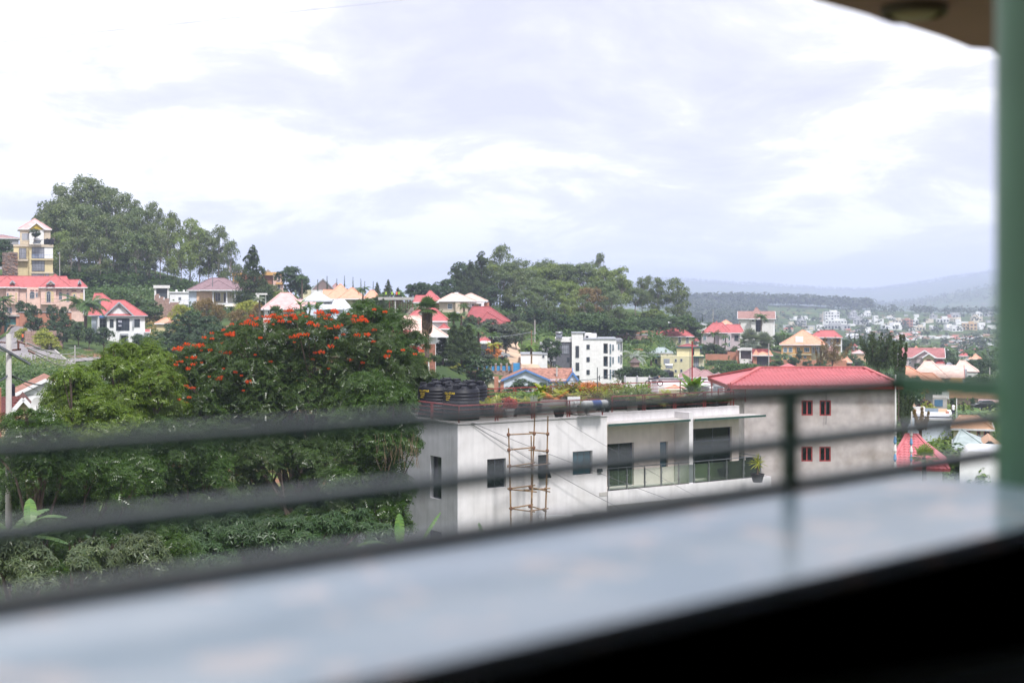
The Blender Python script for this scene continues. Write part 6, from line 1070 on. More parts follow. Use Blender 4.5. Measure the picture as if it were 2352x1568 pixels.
h.roof(48, 545, 858, 706, ORANGE, 0, 11, 'hip', .5, TRIMW, run=(285, 305)); h.roof(300, 548, 858, 770, ORANGE, -.4, 9, 'hip', .4, TRIMW, run=(395, 430)); h.wins([(88, 885, 130, 938, 3, 1), (143, 885, 185, 938, 3, 1), (88, 972, 130, 1022, 2, 1), (145, 970, 180, 1000, 2, 1)], gl=GLASSB); h.wins([(228, 885, 262, 938, 2, 1), (304, 885, 360, 935, 3, 1), (300, 970, 330, 1000, 2, 1)], v=.8, gl=GLASSB); h.win(390, 880, 455, 948, 3, 1, v=1.6, gl=GLASSL); h.rail(388, 458, 915, 946, TRIMW, 1.3, 8); h.win(458, 885, 492, 945, 1, 1, v=1.5, gl=GLASSL)
u0, u1 = h.u(218), h.u(294); MB().add([(u0, .6, h.z(825)), (u1, .6, h.z(825)), (u1, 2.6, h.z(775)), (u0, 2.6, h.z(775)), (u0, .6, h.z(835)), (u1, .6, h.z(835)), (u1, 2.6, h.z(785)), (u0, 2.6, h.z(785))], [(0, 1, 2, 3), (7, 6, 5, 4), (0, 4, 5, 1), (1, 5, 6, 2), (2, 6, 7, 3), (3, 7, 4, 0)]).build('skylight_panel', TINR, h.e)
h = House('red_roofed_house', 'tall house with plain red hipped roof and open white framed verandah behind the ochre house', 'E', 440, 935, 432, 0); h.block(450, 600, 780, GREYW, v0=1, dep=8); h.block(600, 690, 780, LIME, v0=3, dep=6); h.roof(362, 706, 780, 708, RED, 0, 9, 'hip', .5, TRIMW, run=(465, 615)); h.cols((596, 694), 782, 935, TRIMW, .4, .2); h.wins([(505, 790, 550, 825, 2, 1), (620, 790, 680, 840, 3, 1)], v=1, fr=ORBRICK); h.block(445, 470, 695, TRIMW, v0=3, dep=1, yb=712, name='chimney'); h.slab(445, 700, 862, TRIMW, .2, 3, .25, 'balcony_slab')
for k, (n_, x0, x1, ye, yr, D_, rm, wm, lab) in enumerate((('small_house', 790, 865, 878, 845, 450, RED, BRICK, 'small house with red pyramid roof right of the casuarina gap'), ('small_house', 805, 955, 945, 912, 425, PINKR, PEACHW, 'long low salmon building with pink roof behind the dark feathery trees'), ('small_house', 510, 672, 945, 868, 415, PINKR, PINKW, 'pink roofed annex beside the ochre house'),
    ('small_house', 665, 745, 1045, 985, 372, ORANGE, BRICK, 'left gatehouse with orange peaked roof below the ochre house'), ('small_house', 700, 808, 1042, 982, 376, ORANGE, BRICK, 'right gatehouse with orange peaked roof below the ochre house'), ('small_house', 1920, 2040, 975, 935, 500, RED, OFFW, 'distant red roof behind the right hand trees'), ('small_house', 2020, 2172, 1008, 952, 490, ORANGE, OFFW, 'distant orange roof behind the right hand trees'), ('small_house', 1675, 1780, 1058, 1004, 330, RED, OFFW, 'small bright red roof between the maroon gables and pink roof'))):
    q = House(n_, lab, 'E', x0, ye + 60, D_, 0); q.block(x0 + 8, x1 - 8, ye, wm, dep=6); q.roof(x0, x1, ye, yr, rm, 0, 6, 'hip', .3); q.win(x0 + 25, ye + 12, x0 + 45, ye + 36, 2, 1)
for k, (c_, x0, x1, ye, yr, D_, rm, lab) in enumerate((('D', 1018, 1072, 590, 530, 470, PINKR, 'pink gable just right of the grove with dry grass bank'), ('D', 1400, 1560, 575, 525, 470, ORANGE, 'orange roof peeping over the lilac house'), ('D', 1100, 1165, 778, 730, 400, RED, 'small bright red roof between the yellow and lilac houses'), ('D', 1140, 1260, 580, 560, 455, GREYR, 'flat grey shed roof left of the lilac house'))):
    q = House('small_house', lab, c_, x0, ye + 70, D_, 0); q.block(x0 + 6, x1 - 6, ye, OFFW, dep=6); q.roof(x0, x1, ye, yr, rm, 0, 6, 'hip', .3)
h = House('maroon_gabled_house', 'large house with blotchy maroon roof and two stepped front gables', 'E', 1330, 1095, 332, 0); h.block(1330, 1480, 992, LILAC, dep=9); h.block(1480, 1550, 985, LILAC, v0=-1, dep=9); h.block(1550, 1665, 985, LIME, v0=-2.4, dep=10); h.block(1665, 1770, 990, LILAC, v0=.5, dep=9)
h.roof(1305, 1782, 992, 890, RUSTY, .2, 10, 'gable_u', .5, TRIMW, LILAC); h.roof(1385, 1570, 960, 876, ORANGE, 4, 8, 'hip', .3, None); h.roof(1440, 1690, 990, 915, RUSTY, -1.2, 9, 'gable_v', .4, TRIMW, LILAC); h.roof(1538, 1680, 992, 945, RUSTY, -2.6, 7, 'gable_v', .3, TRIMW, LIME); h.wins([(1585, 1012, 1630, 1030, 3, 1)], v=-2.4, fr=MAROON); h.wins([(1350, 1015, 1372, 1062, 1, 2), (1400, 1010, 1422, 1065, 1, 2)], fr=TRIMW)
h.block(1256, 1300, 960, LILAC, v0=2, dep=6); h.roof(1240, 1320, 990, 940, RUSTY, 2, 6, 'gable_v', .2, TRIMW, LILAC)
h = House('pink_roofed_house', 'low house under the largest pale pink roof at the right', 'E', 1520, 1275, 252, 0); h.block(1480, 1960, 1205, YELLOWW, dep=9); h.roof(1420, 1830, 1204, 1030, PEACH, 0, 12, 'hip', .5, MAROON, run=(1570, 1640)); h.roof(1640, 1985, 1204, 1070, PEACH, 1, 10, 'gable_u', .4, MAROON, YELLOWW); h.wins([(1760, 1222, 1800, 1240, 2, 1)])
h = House('peach_hipped_house', 'cream house with pale peach pyramid roof near the green column', 'E', 1890, 1230, 290, 0); h.block(1890, 2120, 1140, CREAM, dep=9); h.block(2010, 2120, 1150, OFFW, v0=-.5, dep=1); h.roof(1855, 2135, 1140, 1024, PEACH, 0, 10, 'hip', .5, TRIMD, run=(1935, 1985)); h.win(2020, 1180, 2055, 1220, 2, 1, v=-.5, fr=TRIMD)
h = House('grey_roofed_house', 'dark grey gabled roof wedged between the pink and peach roofs', 'E', 1760, 1200, 272, 0); h.roof(1750, 1960, 1150, 1045, GREYR, 0, 8, 'hip', .3, TRIMG, run=(1810, 1820)); h.block(1930, 2010, 1115, GREYW, v0=2, dep=5); h.block(1780, 1940, 1150, GREYW, dep=7)
h = House('orange_roofed_house', 'yellow house with wide dull orange roof directly behind the top railing bar', 'E', 1290, 1430, 202, 0); h.block(1330, 1570, 1292, mat('yellow_wall', (.60, .45, .16), .85), dep=9); h.block(1570, 1800, 1300, GREYW, v0=1, dep=8); h.roof(1262, 1760, 1292, 1088, ORANGE, 0, 11, 'hip', .5, run=(1355, 1400)); h.roof(1380, 1810, 1290, 1155, ORANGE, -.6, 9, 'hip', .4, run=(1510, 1650)); h.wins([(1675, 1340, 1700, 1400, 1, 2), (1710, 1340, 1740, 1400, 1, 2)], v=1)
for k in range(5): u = h.u(1755 + k * 15, -1); MB().beam((u, -1, h.z(1410)), (u, -1, h.z(1335)), .16).build('louvre', TRIMW, h.e)
h = House('blue_garage', 'blue garage door in a pale wall below the orange roofed house', 'E', 1650, 1505, 190, 0, 'garage'); h.block(1650, 1800, 1412, CONC, dep=6); h.block(1668, 1755, 1432, mat('blue_door', (.07, .16, .26), .5), v0=-.06, dep=.05, yb=1502, name='garage_door'); h.block(1380, 1560, 1430, PEACHW, v0=-1, dep=.4, name='yard_wall'); h.block(1570, 1640, 1470, PALEBRICK, v0=-2, dep=.4, name='yard_wall')
g = House('metal_gate', 'grey slatted metal gate between low pale walls above the flat blue-grey block', 'J', 1345, 458, 172, 0, 'gate'); g.block(1345, 1465, 408, mat('grey_gate', (.22, .27, .32), .5), dep=.1, name='gate_leaf'); g.block(1465, 1545, 415, PEACHW, dep=.4, name='wall'); g.block(1185, 1345, 395, OFFW, dep=.4, name='wall'); g.block(1530, 1560, 435, ORBRICK, v0=-2, dep=.5, name='pillar'); g.block(1240, 1265, 420, ORBRICK, v0=-1, dep=.5, name='pillar')
g = House('boundary_wall', 'tan boundary wall along the upper lane near the green column', 'J', 1560, 350, 215, 0, 'wall'); g.block(1500, 2100, 262, TAN, dep=.5); g.block(1500, 2100, 320, STONE, v0=-1.2, dep=.5, name='stone_base')
h = House('flat_roofed_house', 'flat roofed pale blue-grey block with white parapet at the lower right', 'J', 1225, 720, 168, 0, 'building'); h.block(1190, 1585, 500, PALEBLUE, dep=8); h.slab(1185, 1590, 462, TRIMW, 1, 8, .25, 'roof'); h.slab(1300, 1590, 500, TRIMW, -.3, .5, .25, 'parapet')
h = House('tan_roofed_house', 'yellow house with curved tan tiled roof beside the flat block', 'J', 1590, 760, 160, 0); h.block(1600, 1950, 592, LIME, dep=8); h.roof(1578, 1965, 590, 476, TAN, 0, 9, 'hip', .4, run=(1660, 1810)); h.wins([(1715, 612, 1752, 648, 2, 1), (1808, 612, 1842, 680, 1, 1), (1872, 605, 1924, 662, 2, 1)], fr=MAROON); h.rail(1815, 1870, 650, 690, TRIMG, -.2, 6)
h = House('grey_hipped_house', 'low house with pale grey-green tin hip roof in front of the tan roof', 'J', 1600, 840, 142, 0); h.block(1620, 1920, 768, OFFW, dep=8); h.roof(1590, 1925, 768, 602, GREENR, 0, 9, 'hip', .4, TRIMG, run=(1665, 1680)); h.roof(1800, 2050, 790, 700, TAN, -1, 8, 'gable_v', .3, TRIMD, OFFW)
h = House('white_curved_house', 'white rounded roof of a low building partly behind the green column', 'J', 1660, 900, 122, 0, 'building')
u0, u1 = h.u(1655), h.u(2080); n_ = 8; mb = MB(); pr = [(u0 + (u1 - u0) * k / 40, h.z(865) + (h.z(790) - h.z(865)) * min(1, math.sin(min(1.57, k / 6)))) for k in range(0, 41)]
mb.prism([(a, c_) for a, c_ in pr] + [(u1, h.found), (u0, h.found)], 0, 7); mb.v = [(x, z, y) for x, y, z in mb.v]; mb.build('roof', TANKW, h.e)
h = House('carport', 'carport with flat pink roof over a dark car near the column', 'J', 1825, 430, 205, 0, 'carport'); h.add = None
h.slab(1822, 2010, 348, PINKR, 0, 5, .15, 'roof'); h.cols((1832, 1990), 352, 430, STEEL, .4, .06)
car('dark car parked under the pink carport roof', 'J', 1900, 428, 203, (.01, .01, .015), 0)
figure('person in a white shirt standing by the gate near the bananas', 'J', 1598, 492, 168, TANKW, DK, 1.7)
# near left
h = House('white_gable_barn', 'plain white gabled wall of a low house behind the concrete power pole', 'K', 145, 800, 118, 0); h.block(150, 700, 690, WHITE, dep=9); h.roof(120, 740, 690, 548, CLAY, 0, 9, 'gable_v', .3, TRIMW, WHITE)
h = House('clay_tiled_cottage', 'cream cottage with dark clay tiled roof and white bargeboards at the left edge', 'K', 110, 960, 98, 0); h.block(105, 330, 870, CREAM, v0=.4, dep=6); h.roof(85, 350, 868, 722, mat('dark_clay_roof', (.13, .05, .04), .85, .4, 2, fine=.5), .4, 6, 'gable_v', .3, TRIMW, CREAM); h.win(150, 905, 185, 960, 1, 1, v=.4, fr=BRICK)
u0, u1 = h.u(-120, .2), h.u(100, .2); za, zb = h.z(862, 0, .2), h.z(722, 0, 3); CLT = mat('dark_clay_tile', (.13, .048, .04), .85, .4, 1.5, obj=.6, fine=.4); MB().add([(u0, .1, za), (h.u(238, 3), .1 + 0, za), (h.u(238, 3), 3.2, zb), (u0, 3.2, zb), (u0, .1, za - .1), (h.u(238, 3), .1, za - .1), (h.u(238, 3), 3.2, zb - .1), (u0, 3.2, zb - .1)], [(0, 1, 2, 3), (7, 6, 5, 4), (0, 4, 5, 1), (1, 5, 6, 2), (2, 6, 7, 3), (3, 7, 4, 0)]).build('roof', CLAY, h.e) if False else None
a_, b_ = Vector((u0, -.6, za)), Vector((h.u(50, -.6), -.6, za)); c_, d_ = Vector((h.u(232, 3.4), 3.4, zb)), Vector((u0, 3.4, zb))
MB().add([a_, b_, c_, d_, a_ - Vector((0, 0, .12)), b_ - Vector((0, 0, .12)), c_ - Vector((0, 0, .12)), d_ - Vector((0, 0, .12))], [(0, 1, 2, 3), (7, 6, 5, 4), (0, 4, 5, 1), (1, 5, 6, 2), (2, 6, 7, 3), (3, 7, 4, 0)]).build('roof', CLT, h.e); lay_tiles(h.e, a_, b_, c_, d_, .24, .34, CLT, 300)
h.block(-120, 60, 868, CREAM, v0=0, dep=4)
g = House('brick_chimney_wall', 'crumbling red brick wall at the extreme left edge', 'K', -60, 960, 92, 0, 'wall'); g.block(-80, 12, 640, BRICK, dep=.8)
for j in range(22):
    for k in range(5): 
        u = g.u(-80) + .1 + k * .52 + (.26 if j % 2 else 0); MB().box(-.23, .23, -.05, .03, -.07, .07).build('brick', (BRICK, PALEBRICK, ORBRICK)[(j * 3 + k) % 3], g.e, loc=(u, 0, g.z(655) - j * .19)) if u < g.u(10) - .25 else None
e = empty('water_tank', P(*cp('K', 98, 712), 104), 0, 'black ribbed tank behind the concrete pole', 'water tank'); e.scale = (.34, .34, .34); MB().lathe([(0, 0), (.95, 0)] + [(r, z) for k in range(8) for r, z in ((.93, .1 + .28 * k), (.97, .14 + .28 * k), (.97, .2 + .28 * k), (.93, .24 + .28 * k))] + [(.8, 2.6), (.3, 2.8), (0, 2.8)], 20).build('body', BLACKP, e); MB().lathe([(.3, 2.8), (.3, 2.95), (0, 3.0)], 14).build('lid', BLACKP, e)
e = empty('satellite_dish', P(*cp('K', 345, 800), 96), R(20), 'white satellite dish beside the cream cottage', 'satellite dish'); MB().lathe([(0, .12), (.2, .1), (.34, .03), (.4, 0), (.34, .02), (0, .1)], 18, (0, 0, 0), 'x').build('dish', OFFW, e, rz=R(90)).scale = (1.3, 1, 1.4); MB().beam((0, .1, -1.2), (0, .1, 0), .06).beam((0, 0, -.3), (0, -.4, 0), .03).build('mount', STEEL, e)

# ---------------------------------------------------------------- roads, pole and wires
def road(name, pts, m, w=None, dz=.12, wd=None):
    """ribbon laid over the ground between measured left and right edges (px, D)"""
    mb = MB(); L = []
    for (xa, da), (xb, db) in pts:
        for t in np.linspace(0, 1, 5):
            a, c_ = gp(xa, da), gp(xb, db); X = a.x + (c_.x - a.x) * t; Y = a.y + (c_.y - a.y) * t; L.append((X, Y, max(gz(X, Y), (a.z + (c_.z - a.z) * t)) + dz))
    n = 5; k = len(pts); mb.add(L, [(i * n + j, i * n + j + 1, (i + 1) * n + j + 1, (i + 1) * n + j) for i in range(k - 1) for j in range(n - 1)])
    o_ = mb.build(name, m, None); o_['kind'] = 'structure'; return o_
def interp(pts, n=5):
    out = []
    for (a, b_), (c_, d_) in zip(pts[:-1], pts[1:]):
        for k in range(n): t = k / n; out.append(((a[0] + (c_[0] - a[0]) * t, a[1] + (c_[1] - a[1]) * t), (b_[0] + (d_[0] - b_[0]) * t, b_[1] + (d_[1] - b_[1]) * t)))
    return out + [pts[-1]]
ASPH = mat('old_asphalt', (.27, .25, .26), .85, .2, .4, fine=.25, stain=.3); DIRT = mat('sandy_road', (.52, .38, .27), .95, .12, .4, stain=.2)
RP = interp([((-140, 340), (-60, 345)), ((-70, 300), (10, 325)), ((-15, 280), (45, 308)), ((30, 262), (100, 285)), ((75, 233), (150, 250)), ((108, 212), (205, 220)), ((135, 198), (250, 203))], 6)
road('road', RP, ASPH); kb = MB()
for side, off in ((1, 0), (0, 0)):
    q = [gp(p[side][0], p[side][1], .12) for p in RP]
    for a, c_ in zip(q[:-1], q[1:]): kb.beam(a, c_, .35, .3)
kb.build('kerb', CONC, None)['kind'] = 'structure'
road('driveway', interp([((12, 297), (40, 300)), ((20, 300), (42, 304))], 2), DIRT)
road('side_path', interp([((150, 250), (152, 243)), ((215, 258), (212, 250)), ((262, 262), (262, 255))], 4), ASPH, dz=.16)
road('dirt_road', interp([((1190, 262), (1245, 262)), ((1150, 275), (1212, 280)), ((1138, 292), (1200, 297)), ((1143, 310), (1195, 312)), ((1148, 324), (1188, 326)), ((1160, 332), (1200, 338))], 5), DIRT, dz=.25)
car('silver car on the sandy road behind the clipped shrubs', 'C', 1035, 1262, 270, (.35, .36, .38), 0)
figure('person in dark clothes walking on the sandy road', 'C', 1128, 1255, 281, DK, DK, 1.65)
ep = P(20, 1120, 55); pe = empty('power_pole', ep, 0, 'tall round concrete power pole with steel crossarm at the left', 'pole'); PT = P(25, 766, 55).z - ep.z
MB().lathe([(.14, -7), (.125, 0), (.10, PT - .02), (.0, PT)], 16).build('pole', CONC, pe, True)
arm = MB().beam((-1.4, -.9, PT - .05), (1.5, .9, PT - 1.15), .09, .07); 
arm = MB(); pA, pB = P(-12, 790, 54) - ep, P(68, 836, 56) - ep; arm.beam(pA, pB, .1, .08); arm.build('crossarm', STEEL, pe)
INS = mat('brown_insulator', (.12, .05, .04), .35)
def insulator(a, c_, parent):
    a, c_ = Vector(a), Vector(c_); m = MB(); n = 7; m.tube([a, c_], .02, 5)
    for k in range(n): p0 = a.lerp(c_, (k + .3) / n); p1 = a.lerp(c_, (k + .7) / n); m.tube([p0, p0.lerp(p1, .5), p1], [.02, .045, .02], 8)
    m.build('insulator', INS, parent)
for a, c_ in (((-14, 785), (18, 787)), ((-30, 790), (-8, 786)), ((28, 804), (48, 802)), ((65, 805), (80, 812)), ((40, 783), (58, 790)), ((42, 800), (42, 788))): insulator(P(*a, 55) - ep, P(*c_, 55.5) - ep, pe)
W_ = mat('aluminium_wire', (.38, .36, .32), .5, metal=.3)
cable('upper power line running from the left pole past the road to the small pole', [P(60, 787, 56), P(172, 808, 150), P(300, 830, 170)], .035, .35, W_); cable('middle power line running from the left pole to the right', [P(60, 798, 56), P(172, 818, 150), P(300, 842, 170)], .03, .4, W_); cable('lowest power line hanging across the road', [P(80, 812, 56), P(172, 832, 150), P(300, 842, 170)], .028, .4, W_)
cable('thick black cable from the left pole towards the white gable', [P(-20, 872, 54), P(20, 858, 55), P(110, 884, 80)], .035, .15, TRIMD); cable('thin black cable slanting to the white gabled wall', [P(20, 860, 55), P(140, 905, 110)], .015, .3, TRIMD)
def pole(label, x, yt, yb_, D, m=CONC, r=.11, arms=0):
    a, c_ = P(x, yb_, D), P(x, yt, D); e = empty('power_pole', a, 0, label, 'pole'); H = c_.z - a.z; MB().lathe([(r * 1.2, -2), (r, 0), (r * .75, H)], 8).build('pole', m, e)
    for k in range(arms): MB().beam((-.9, 0, H - .4 - k * 1.2), (.9, 0, H - .4 - k * 1.2), .1).build('crossarm', STEEL, e)
pole('small concrete pole standing beside the lower road bend', 172, 793, 852, 218, arms=2); pole('pale pole beside the yellow house under the trees', 137, 578, 635, 348); pole('thin pole rising behind the mauve roof', 488, 615, 640, 352, STEEL, .08)
pole('wooden pole with crossarm beside the sandy road', *cp('C', 1375, 970), cp('C', 0, 1205)[1], 262, BAMB, .14, 2); pole('leaning concrete pole in front of the grove', *cp('C', 1410, 860), cp('C', 0, 990)[1], 290, CONC, .13); pole('tall thin pole left of the grey gabled house', *cp('D', 1047, 420), cp('D', 0, 660)[1], 440, CONC, .13); pole('thin pole above the lilac house roof', *cp('D', 1330, 400), cp('D', 0, 560)[1], 470, CONC, .13); pole('pale concrete pole in front of the brick garage', *cp('D', 1985, 800), cp('D', 0, 1088)[1], 340, CONC, .15)
pole('short pale pole beside the white pillared porch', *cp('C', 300, 1120), cp('C', 0, 1330)[1], 180, OFFW, .09); pole('lamp pole on the lane near the right bananas', *cp('J', 1628, 320), cp('J', 0, 470)[1], 178, OFFW, .08); pole('slim pole at the right near the green column', *cp('E', 2245, 1095), cp('E', 0, 1180)[1], 270, CONC, .14)
cable('sagging black wires crossing in front of the blue trimmed house', [P(1175, 877, 150), P(1345, 872, 150), P(1400, 860, 160)], .03, .15, TRIMD); cable('grey wires from the wooden pole to the left over the casuarinas', [cp('C', 0, 0) and P(1078, 774, 262), P(1220, 762, 262), P(1232, 764, 262)], .03, .4, TRIMG)
e = empty('motorbike', P(*cp('D', 635, 1305), 150), 0, 'dark motorbike parked by the white yard wall behind the roof garden', 'motorbike')
for sx in (-.65, .65): MB().lathe([(.22, -.05), (.31, -.04), (.31, .04), (.22, .05)], 16, (0, 0, 0), 'x').build('wheel', BLACKP, e, loc=(sx, 0, .3), rz=R(90))
MB().beam((-.6, 0, .75), (.1, 0, .8), .28, .14).build('seat', BLACKP, e); MB().beam((0, 0, .8), (.45, 0, .95), .3, .25).build('fuel_tank', mat('bike_paint', (.05, .05, .08), .3), e); MB().beam((.65, 0, .3), (.42, 0, 1.1), .07).beam((.42, -.35, 1.12), (.42, .35, 1.12), .05).build('fork', STEEL, e); MB().box(-.2, .25, -.15, .15, .25, .65).build('engine', STEEL, e); MB().lathe([(0, 0), (.09, .02), (.09, .1), (0, .12)], 10, (.55, 0, .95)).build('headlight', ORANGE, e)
# ---------------------------------------------------------------- trees of the hills and gardens
GL = 'tall eucalyptus trees on the left hilltop'
for x, y, D, w, lab in [(800, 75, 425, 1.0, 'tallest eucalyptus at the crest of the left hill'), (700, 130, 420, .95, 'broad eucalyptus just left of the tallest crown'), (930, 150, 425, .8, 'feathery eucalyptus right of the tallest crown'), (1020, 180, 420, .8, 'thin eucalyptus on the right shoulder of the crest'), (1150, 235, 415, .8, 'dark-tufted eucalyptus leaning right off the crest'), (560, 150, 415, .8, 'loose eucalyptus on the left shoulder of the crest'), (420, 290, 400, .8, 'wispy eucalyptus leaning left above the yellow house'),
    (480, 330, 392, .9, 'eucalyptus beside the yellow house roof'), (590, 270, 396, 1, 'full eucalyptus in the left flank of the hill grove'), (720, 330, 392, 1, 'grey-green eucalyptus low in the middle of the left grove'), (850, 360, 394, 1, 'dense round-topped eucalyptus below the crest'), (960, 400, 392, .9, 'eucalyptus under the right shoulder of the crest'), (1060, 420, 396, .9, 'thin-leaved eucalyptus right of centre in the left grove'), (1220, 350, 405, .75, 'pale tall eucalyptus standing apart above the grove slope'), (1390, 312, 408, .6, 'tall thin eucalyptus with sparse top against the sky'), (1320, 370, 402, .7, 'sparse eucalyptus beside the thin tall one'),
    (560, 545, 378, .95, 'pale yellowish eucalyptus at the foot of the left grove'), (890, 622, 372, .9, 'young pointed eucalyptus in front of the left grove'), (1210, 540, 376, 1, 'bronze topped spreading eucalyptus in front of the left grove'), (700, 470, 380, 1, 'shaded eucalyptus filling the lower left grove'), (1040, 560, 380, .9, 'eucalyptus filling the lower middle grove'), (1330, 480, 385, .8, 'brownish eucalyptus at the right of the lower grove'), (1560, 385, 400, .5, 'slender eucalyptus with a tiny plume at the top'), (1500, 450, 396, .7, 'airy eucalyptus left of the bright green one'), (1700, 460, 395, .85, 'bright green narrow eucalyptus on the right of the hill'),
    (1790, 520, 392, .6, 'dark thin eucalyptus right of the bright green one'), (1950, 505, 392, .75, 'open branched eucalyptus at the right end of the hill grove'), (2060, 640, 388, .6, 'small eucalyptus trailing off the right end of the grove'), (1870, 560, 392, .6, 'see-through eucalyptus between the last two crowns'), (640, 620, 372, .9, 'low eucalyptus behind the pink house roof'), (1440, 560, 384, .8, 'lower eucalyptus above the dark gateway'), (1620, 600, 386, .7, 'shaded eucalyptus beneath the bright green one')]:
    tree('euc' if 'spreading' not in lab and 'dense round' not in lab else 'dome', lab, 'A', x, y, D, w * 1.05, m=L_LIGHT if 'bright' in lab or 'yellowish' in lab else (L_EUC2 if 'grey' in lab or 'pale' in lab else None))
for x, y, D, w, k, lab in [(1100, 1045, 330, 1, 'shrub', 'leafy bush on the grass above the white gabled house'), (970, 1085, 345, 2.2, 'shrub', 'long low clipped bush above the white gabled house'), (1230, 1120, 338, 1.4, 'shrub', 'rounded bush on the weedy slope'), (1340, 1140, 325, 1.3, 'shrub', 'taller bush beside the stepped brick wall'), (1640, 1000, 380, 2.4, 'shrub', 'wide mass of bushes at the right foot of the hill'), (1500, 960, 380, 2.4, 'shrub', 'bushes between the grove and the dark gateway'), (1380, 930, 385, 2.4, 'shrub', 'brush under the right part of the grove'), (820, 880, 372, 2.5, 'shrub', 'brush under the left part of the grove'),
    (1000, 900, 372, 2.4, 'shrub', 'brush under the middle of the grove'), (640, 860, 380, 1.6, 'shrub', 'brush beside the pale pole'), (30, 610, 372, 1.2, 'round', 'round garden tree left of the yellow house'), (95, 700, 366, 1.4, 'shrub', 'low bush on the terrace left of the yellow house'),
    (215, 1150, 306, .85, 'round', 'dark round tree in front of the pink house balcony'), (300, 1200, 300, .8, 'round', 'dark tree leaning over the teal gate'), (300, 1285, 286, .95, 'round', 'clipped round tree on the grass bank'), (465, 1185, 300, .5, 'round', 'tall narrow tree in front of the pink house centre'), (560, 1210, 298, .6, 'round', 'thin dark tree right of the narrow one'), (480, 1320, 282, 1, 'round', 'green round tree in the middle of the roadside clump'), (600, 1300, 285, .9, 'round', 'bushy tree below the feather palm'), (700, 1350, 278, .95, 'round', 'light green tree right of the middle clump'),
    (560, 1400, 272, .9, 'round', 'low dense tree beside the yellow shrub'), (800, 1390, 275, .85, 'round', 'roadside tree left of the white gabled house'), (930, 1395, 270, 1.0, 'round', 'fresh green umbrella tree in front of the white gabled house'), (1240, 1450, 278, 1.0, 'round', 'dark clipped tree in front of the white house window'), (420, 1370, 276, .8, 'round', 'shaded tree on the grass bank'), (1780, 1400, 250, .9, 'round', 'bushy green tree left of the flowering tree'), (1420, 1410, 270, 1.4, 'shrub', 'dark bush below the small salmon roof'),
    (1700, 1230, 262, 1.1, 'round', 'dark round-leaved tree below the columned house'), (1850, 1290, 255, 1.1, 'round', 'second dark round-leaved tree below the columned house'), (1560, 1340, 258, 1.0, 'round', 'glossy tree beside the small salmon roof'), (1960, 1340, 235, 1.0, 'round', 'dark tree right behind the first orange flowers'), (1620, 1440, 240, 1.2, 'round', 'low dark tree above the yellow-green crowns'), (1480, 1480, 240, 1.3, 'shrub', 'shadowed bush by the wall near the parked car'), (-40, 1160, 290, .8, 'round', 'tree at the left edge by the pink house')]:
    tree(k, lab, 'A', x, y, D, w)
for x, y, D, w, lab in [(1620, 1180, 285, .8, 'wispy yellow-green tree in front of the low white house'), (1850, 1110, 290, .8, 'feathery olive tree in front of the peach wall'), (1960, 1180, 285, .6, 'thin olive tree beside the parasol'), (1700, 1290, 280, .9, 'feathery green bush on the weedy slope'), (2230, 1130, 270, 1.0, 'bright feathery tree right of the parasol'), (2130, 1230, 265, .9, 'soft green feathery tree below the columned house'), (2320, 1180, 262, .8, 'olive feathery tree at the right of the parasol')]:
    tree('dome', lab, 'A', x, y, D, w, m=L_YEL if 'bright' in lab or 'yellow' in lab else L_BRONZE, name='feathery_tree')
for x, y, D, lab in [(390, 1395, 270, 'yellow-leaved shrub in the roadside clump'), (455, 1430, 268, 'second yellow-leaved shrub in the roadside clump'), (200, 1400, 280, 'yellow green bush beside the teal gate'), (1480, 1460, 262, 'spray of yellow bush below the dark trees')]:
    tree('shrub', lab, 'A', x, y, D, .9, m=L_YEL)
tree('cas', 'dark shaggy conifer standing alone before the orange apartments', 'B', 325, 20, 330, 1.25); tree('round', 'large dark round tree right of the orange apartments', 'B', 770, 228, 340, 1.05); tree('round', 'lower half of the dark tree mass beside the apartments', 'B', 880, 330, 338, .9); tree('dome', 'pale bushy tree between the conifer and the apartments', 'B', 500, 425, 345, 1.3); tree('shrub', 'light green bush on the wall below the dark round tree', 'B', 690, 520, 310, 1.4, m=L_LIGHT)
palm('feather', 'slim palm beside the large dark round tree', 'B', 905, 365, 318, 640, 3.2)
for k, (x, y) in enumerate([(1090, 410), (1200, 370), (1315, 400), (1405, 365), (1505, 380), (1598, 400), (1643, 430), (1743, 430)]):
    tree('slim', f'{("first", "second and tallest", "third", "fourth", "fifth", "sixth", "seventh", "last")[k]} thin cypress from the left in the skyline row', 'B', x, y, 372 if k < 3 else 345, 1.35, yb=y + 150 + (25 if k < 2 else 0), group='thin cypresses along the skyline')
palm('feather', 'bushy palm against the orange roofs', 'B', 1620, 480, 285, 700, 3.6); palm('silver', 'spiky palm in front of the pink roof', 'B', 590, 690, 236, 850, 2.6, m=L_HEDGE); palm('feather', 'grey drooping palm left of the pink roof', 'B', 405, 610, 240, 830, 2.6, m=L_GREY); 
for x, y, lab in [(455, 750, 'left small cypress before the pink roofed house'), (535, 770, 'middle small cypress before the pink roofed house'), (625, 765, 'right small cypress before the pink roofed house')]: tree('slim', lab, 'B', x, y, 232, 2.4, yb=860)
for x, y, lab in [(885, 625, 'left banana plant behind the orange flowers'), (1000, 660, 'middle banana plant behind the orange flowers'), (1085, 675, 'right banana plant behind the orange flowers'), (950, 690, 'low banana plant behind the orange flowers')]: palm('banana', lab, 'B', x, y, 215, 860, 2.6)
for x, y, D, w, lab in [(1790, 440, 300, 1.2, 'pale pointed tree left of the construction slab'), (1920, 410, 298, 1.3, 'open conifer above the construction slab'), (2035, 500, 300, 1.3, 'small conifer behind the workers'), (1860, 630, 250, 1.3, 'dark casuarina left of the props')]: tree('cas', lab, 'B', x, y, D, w, yb=y + 210)
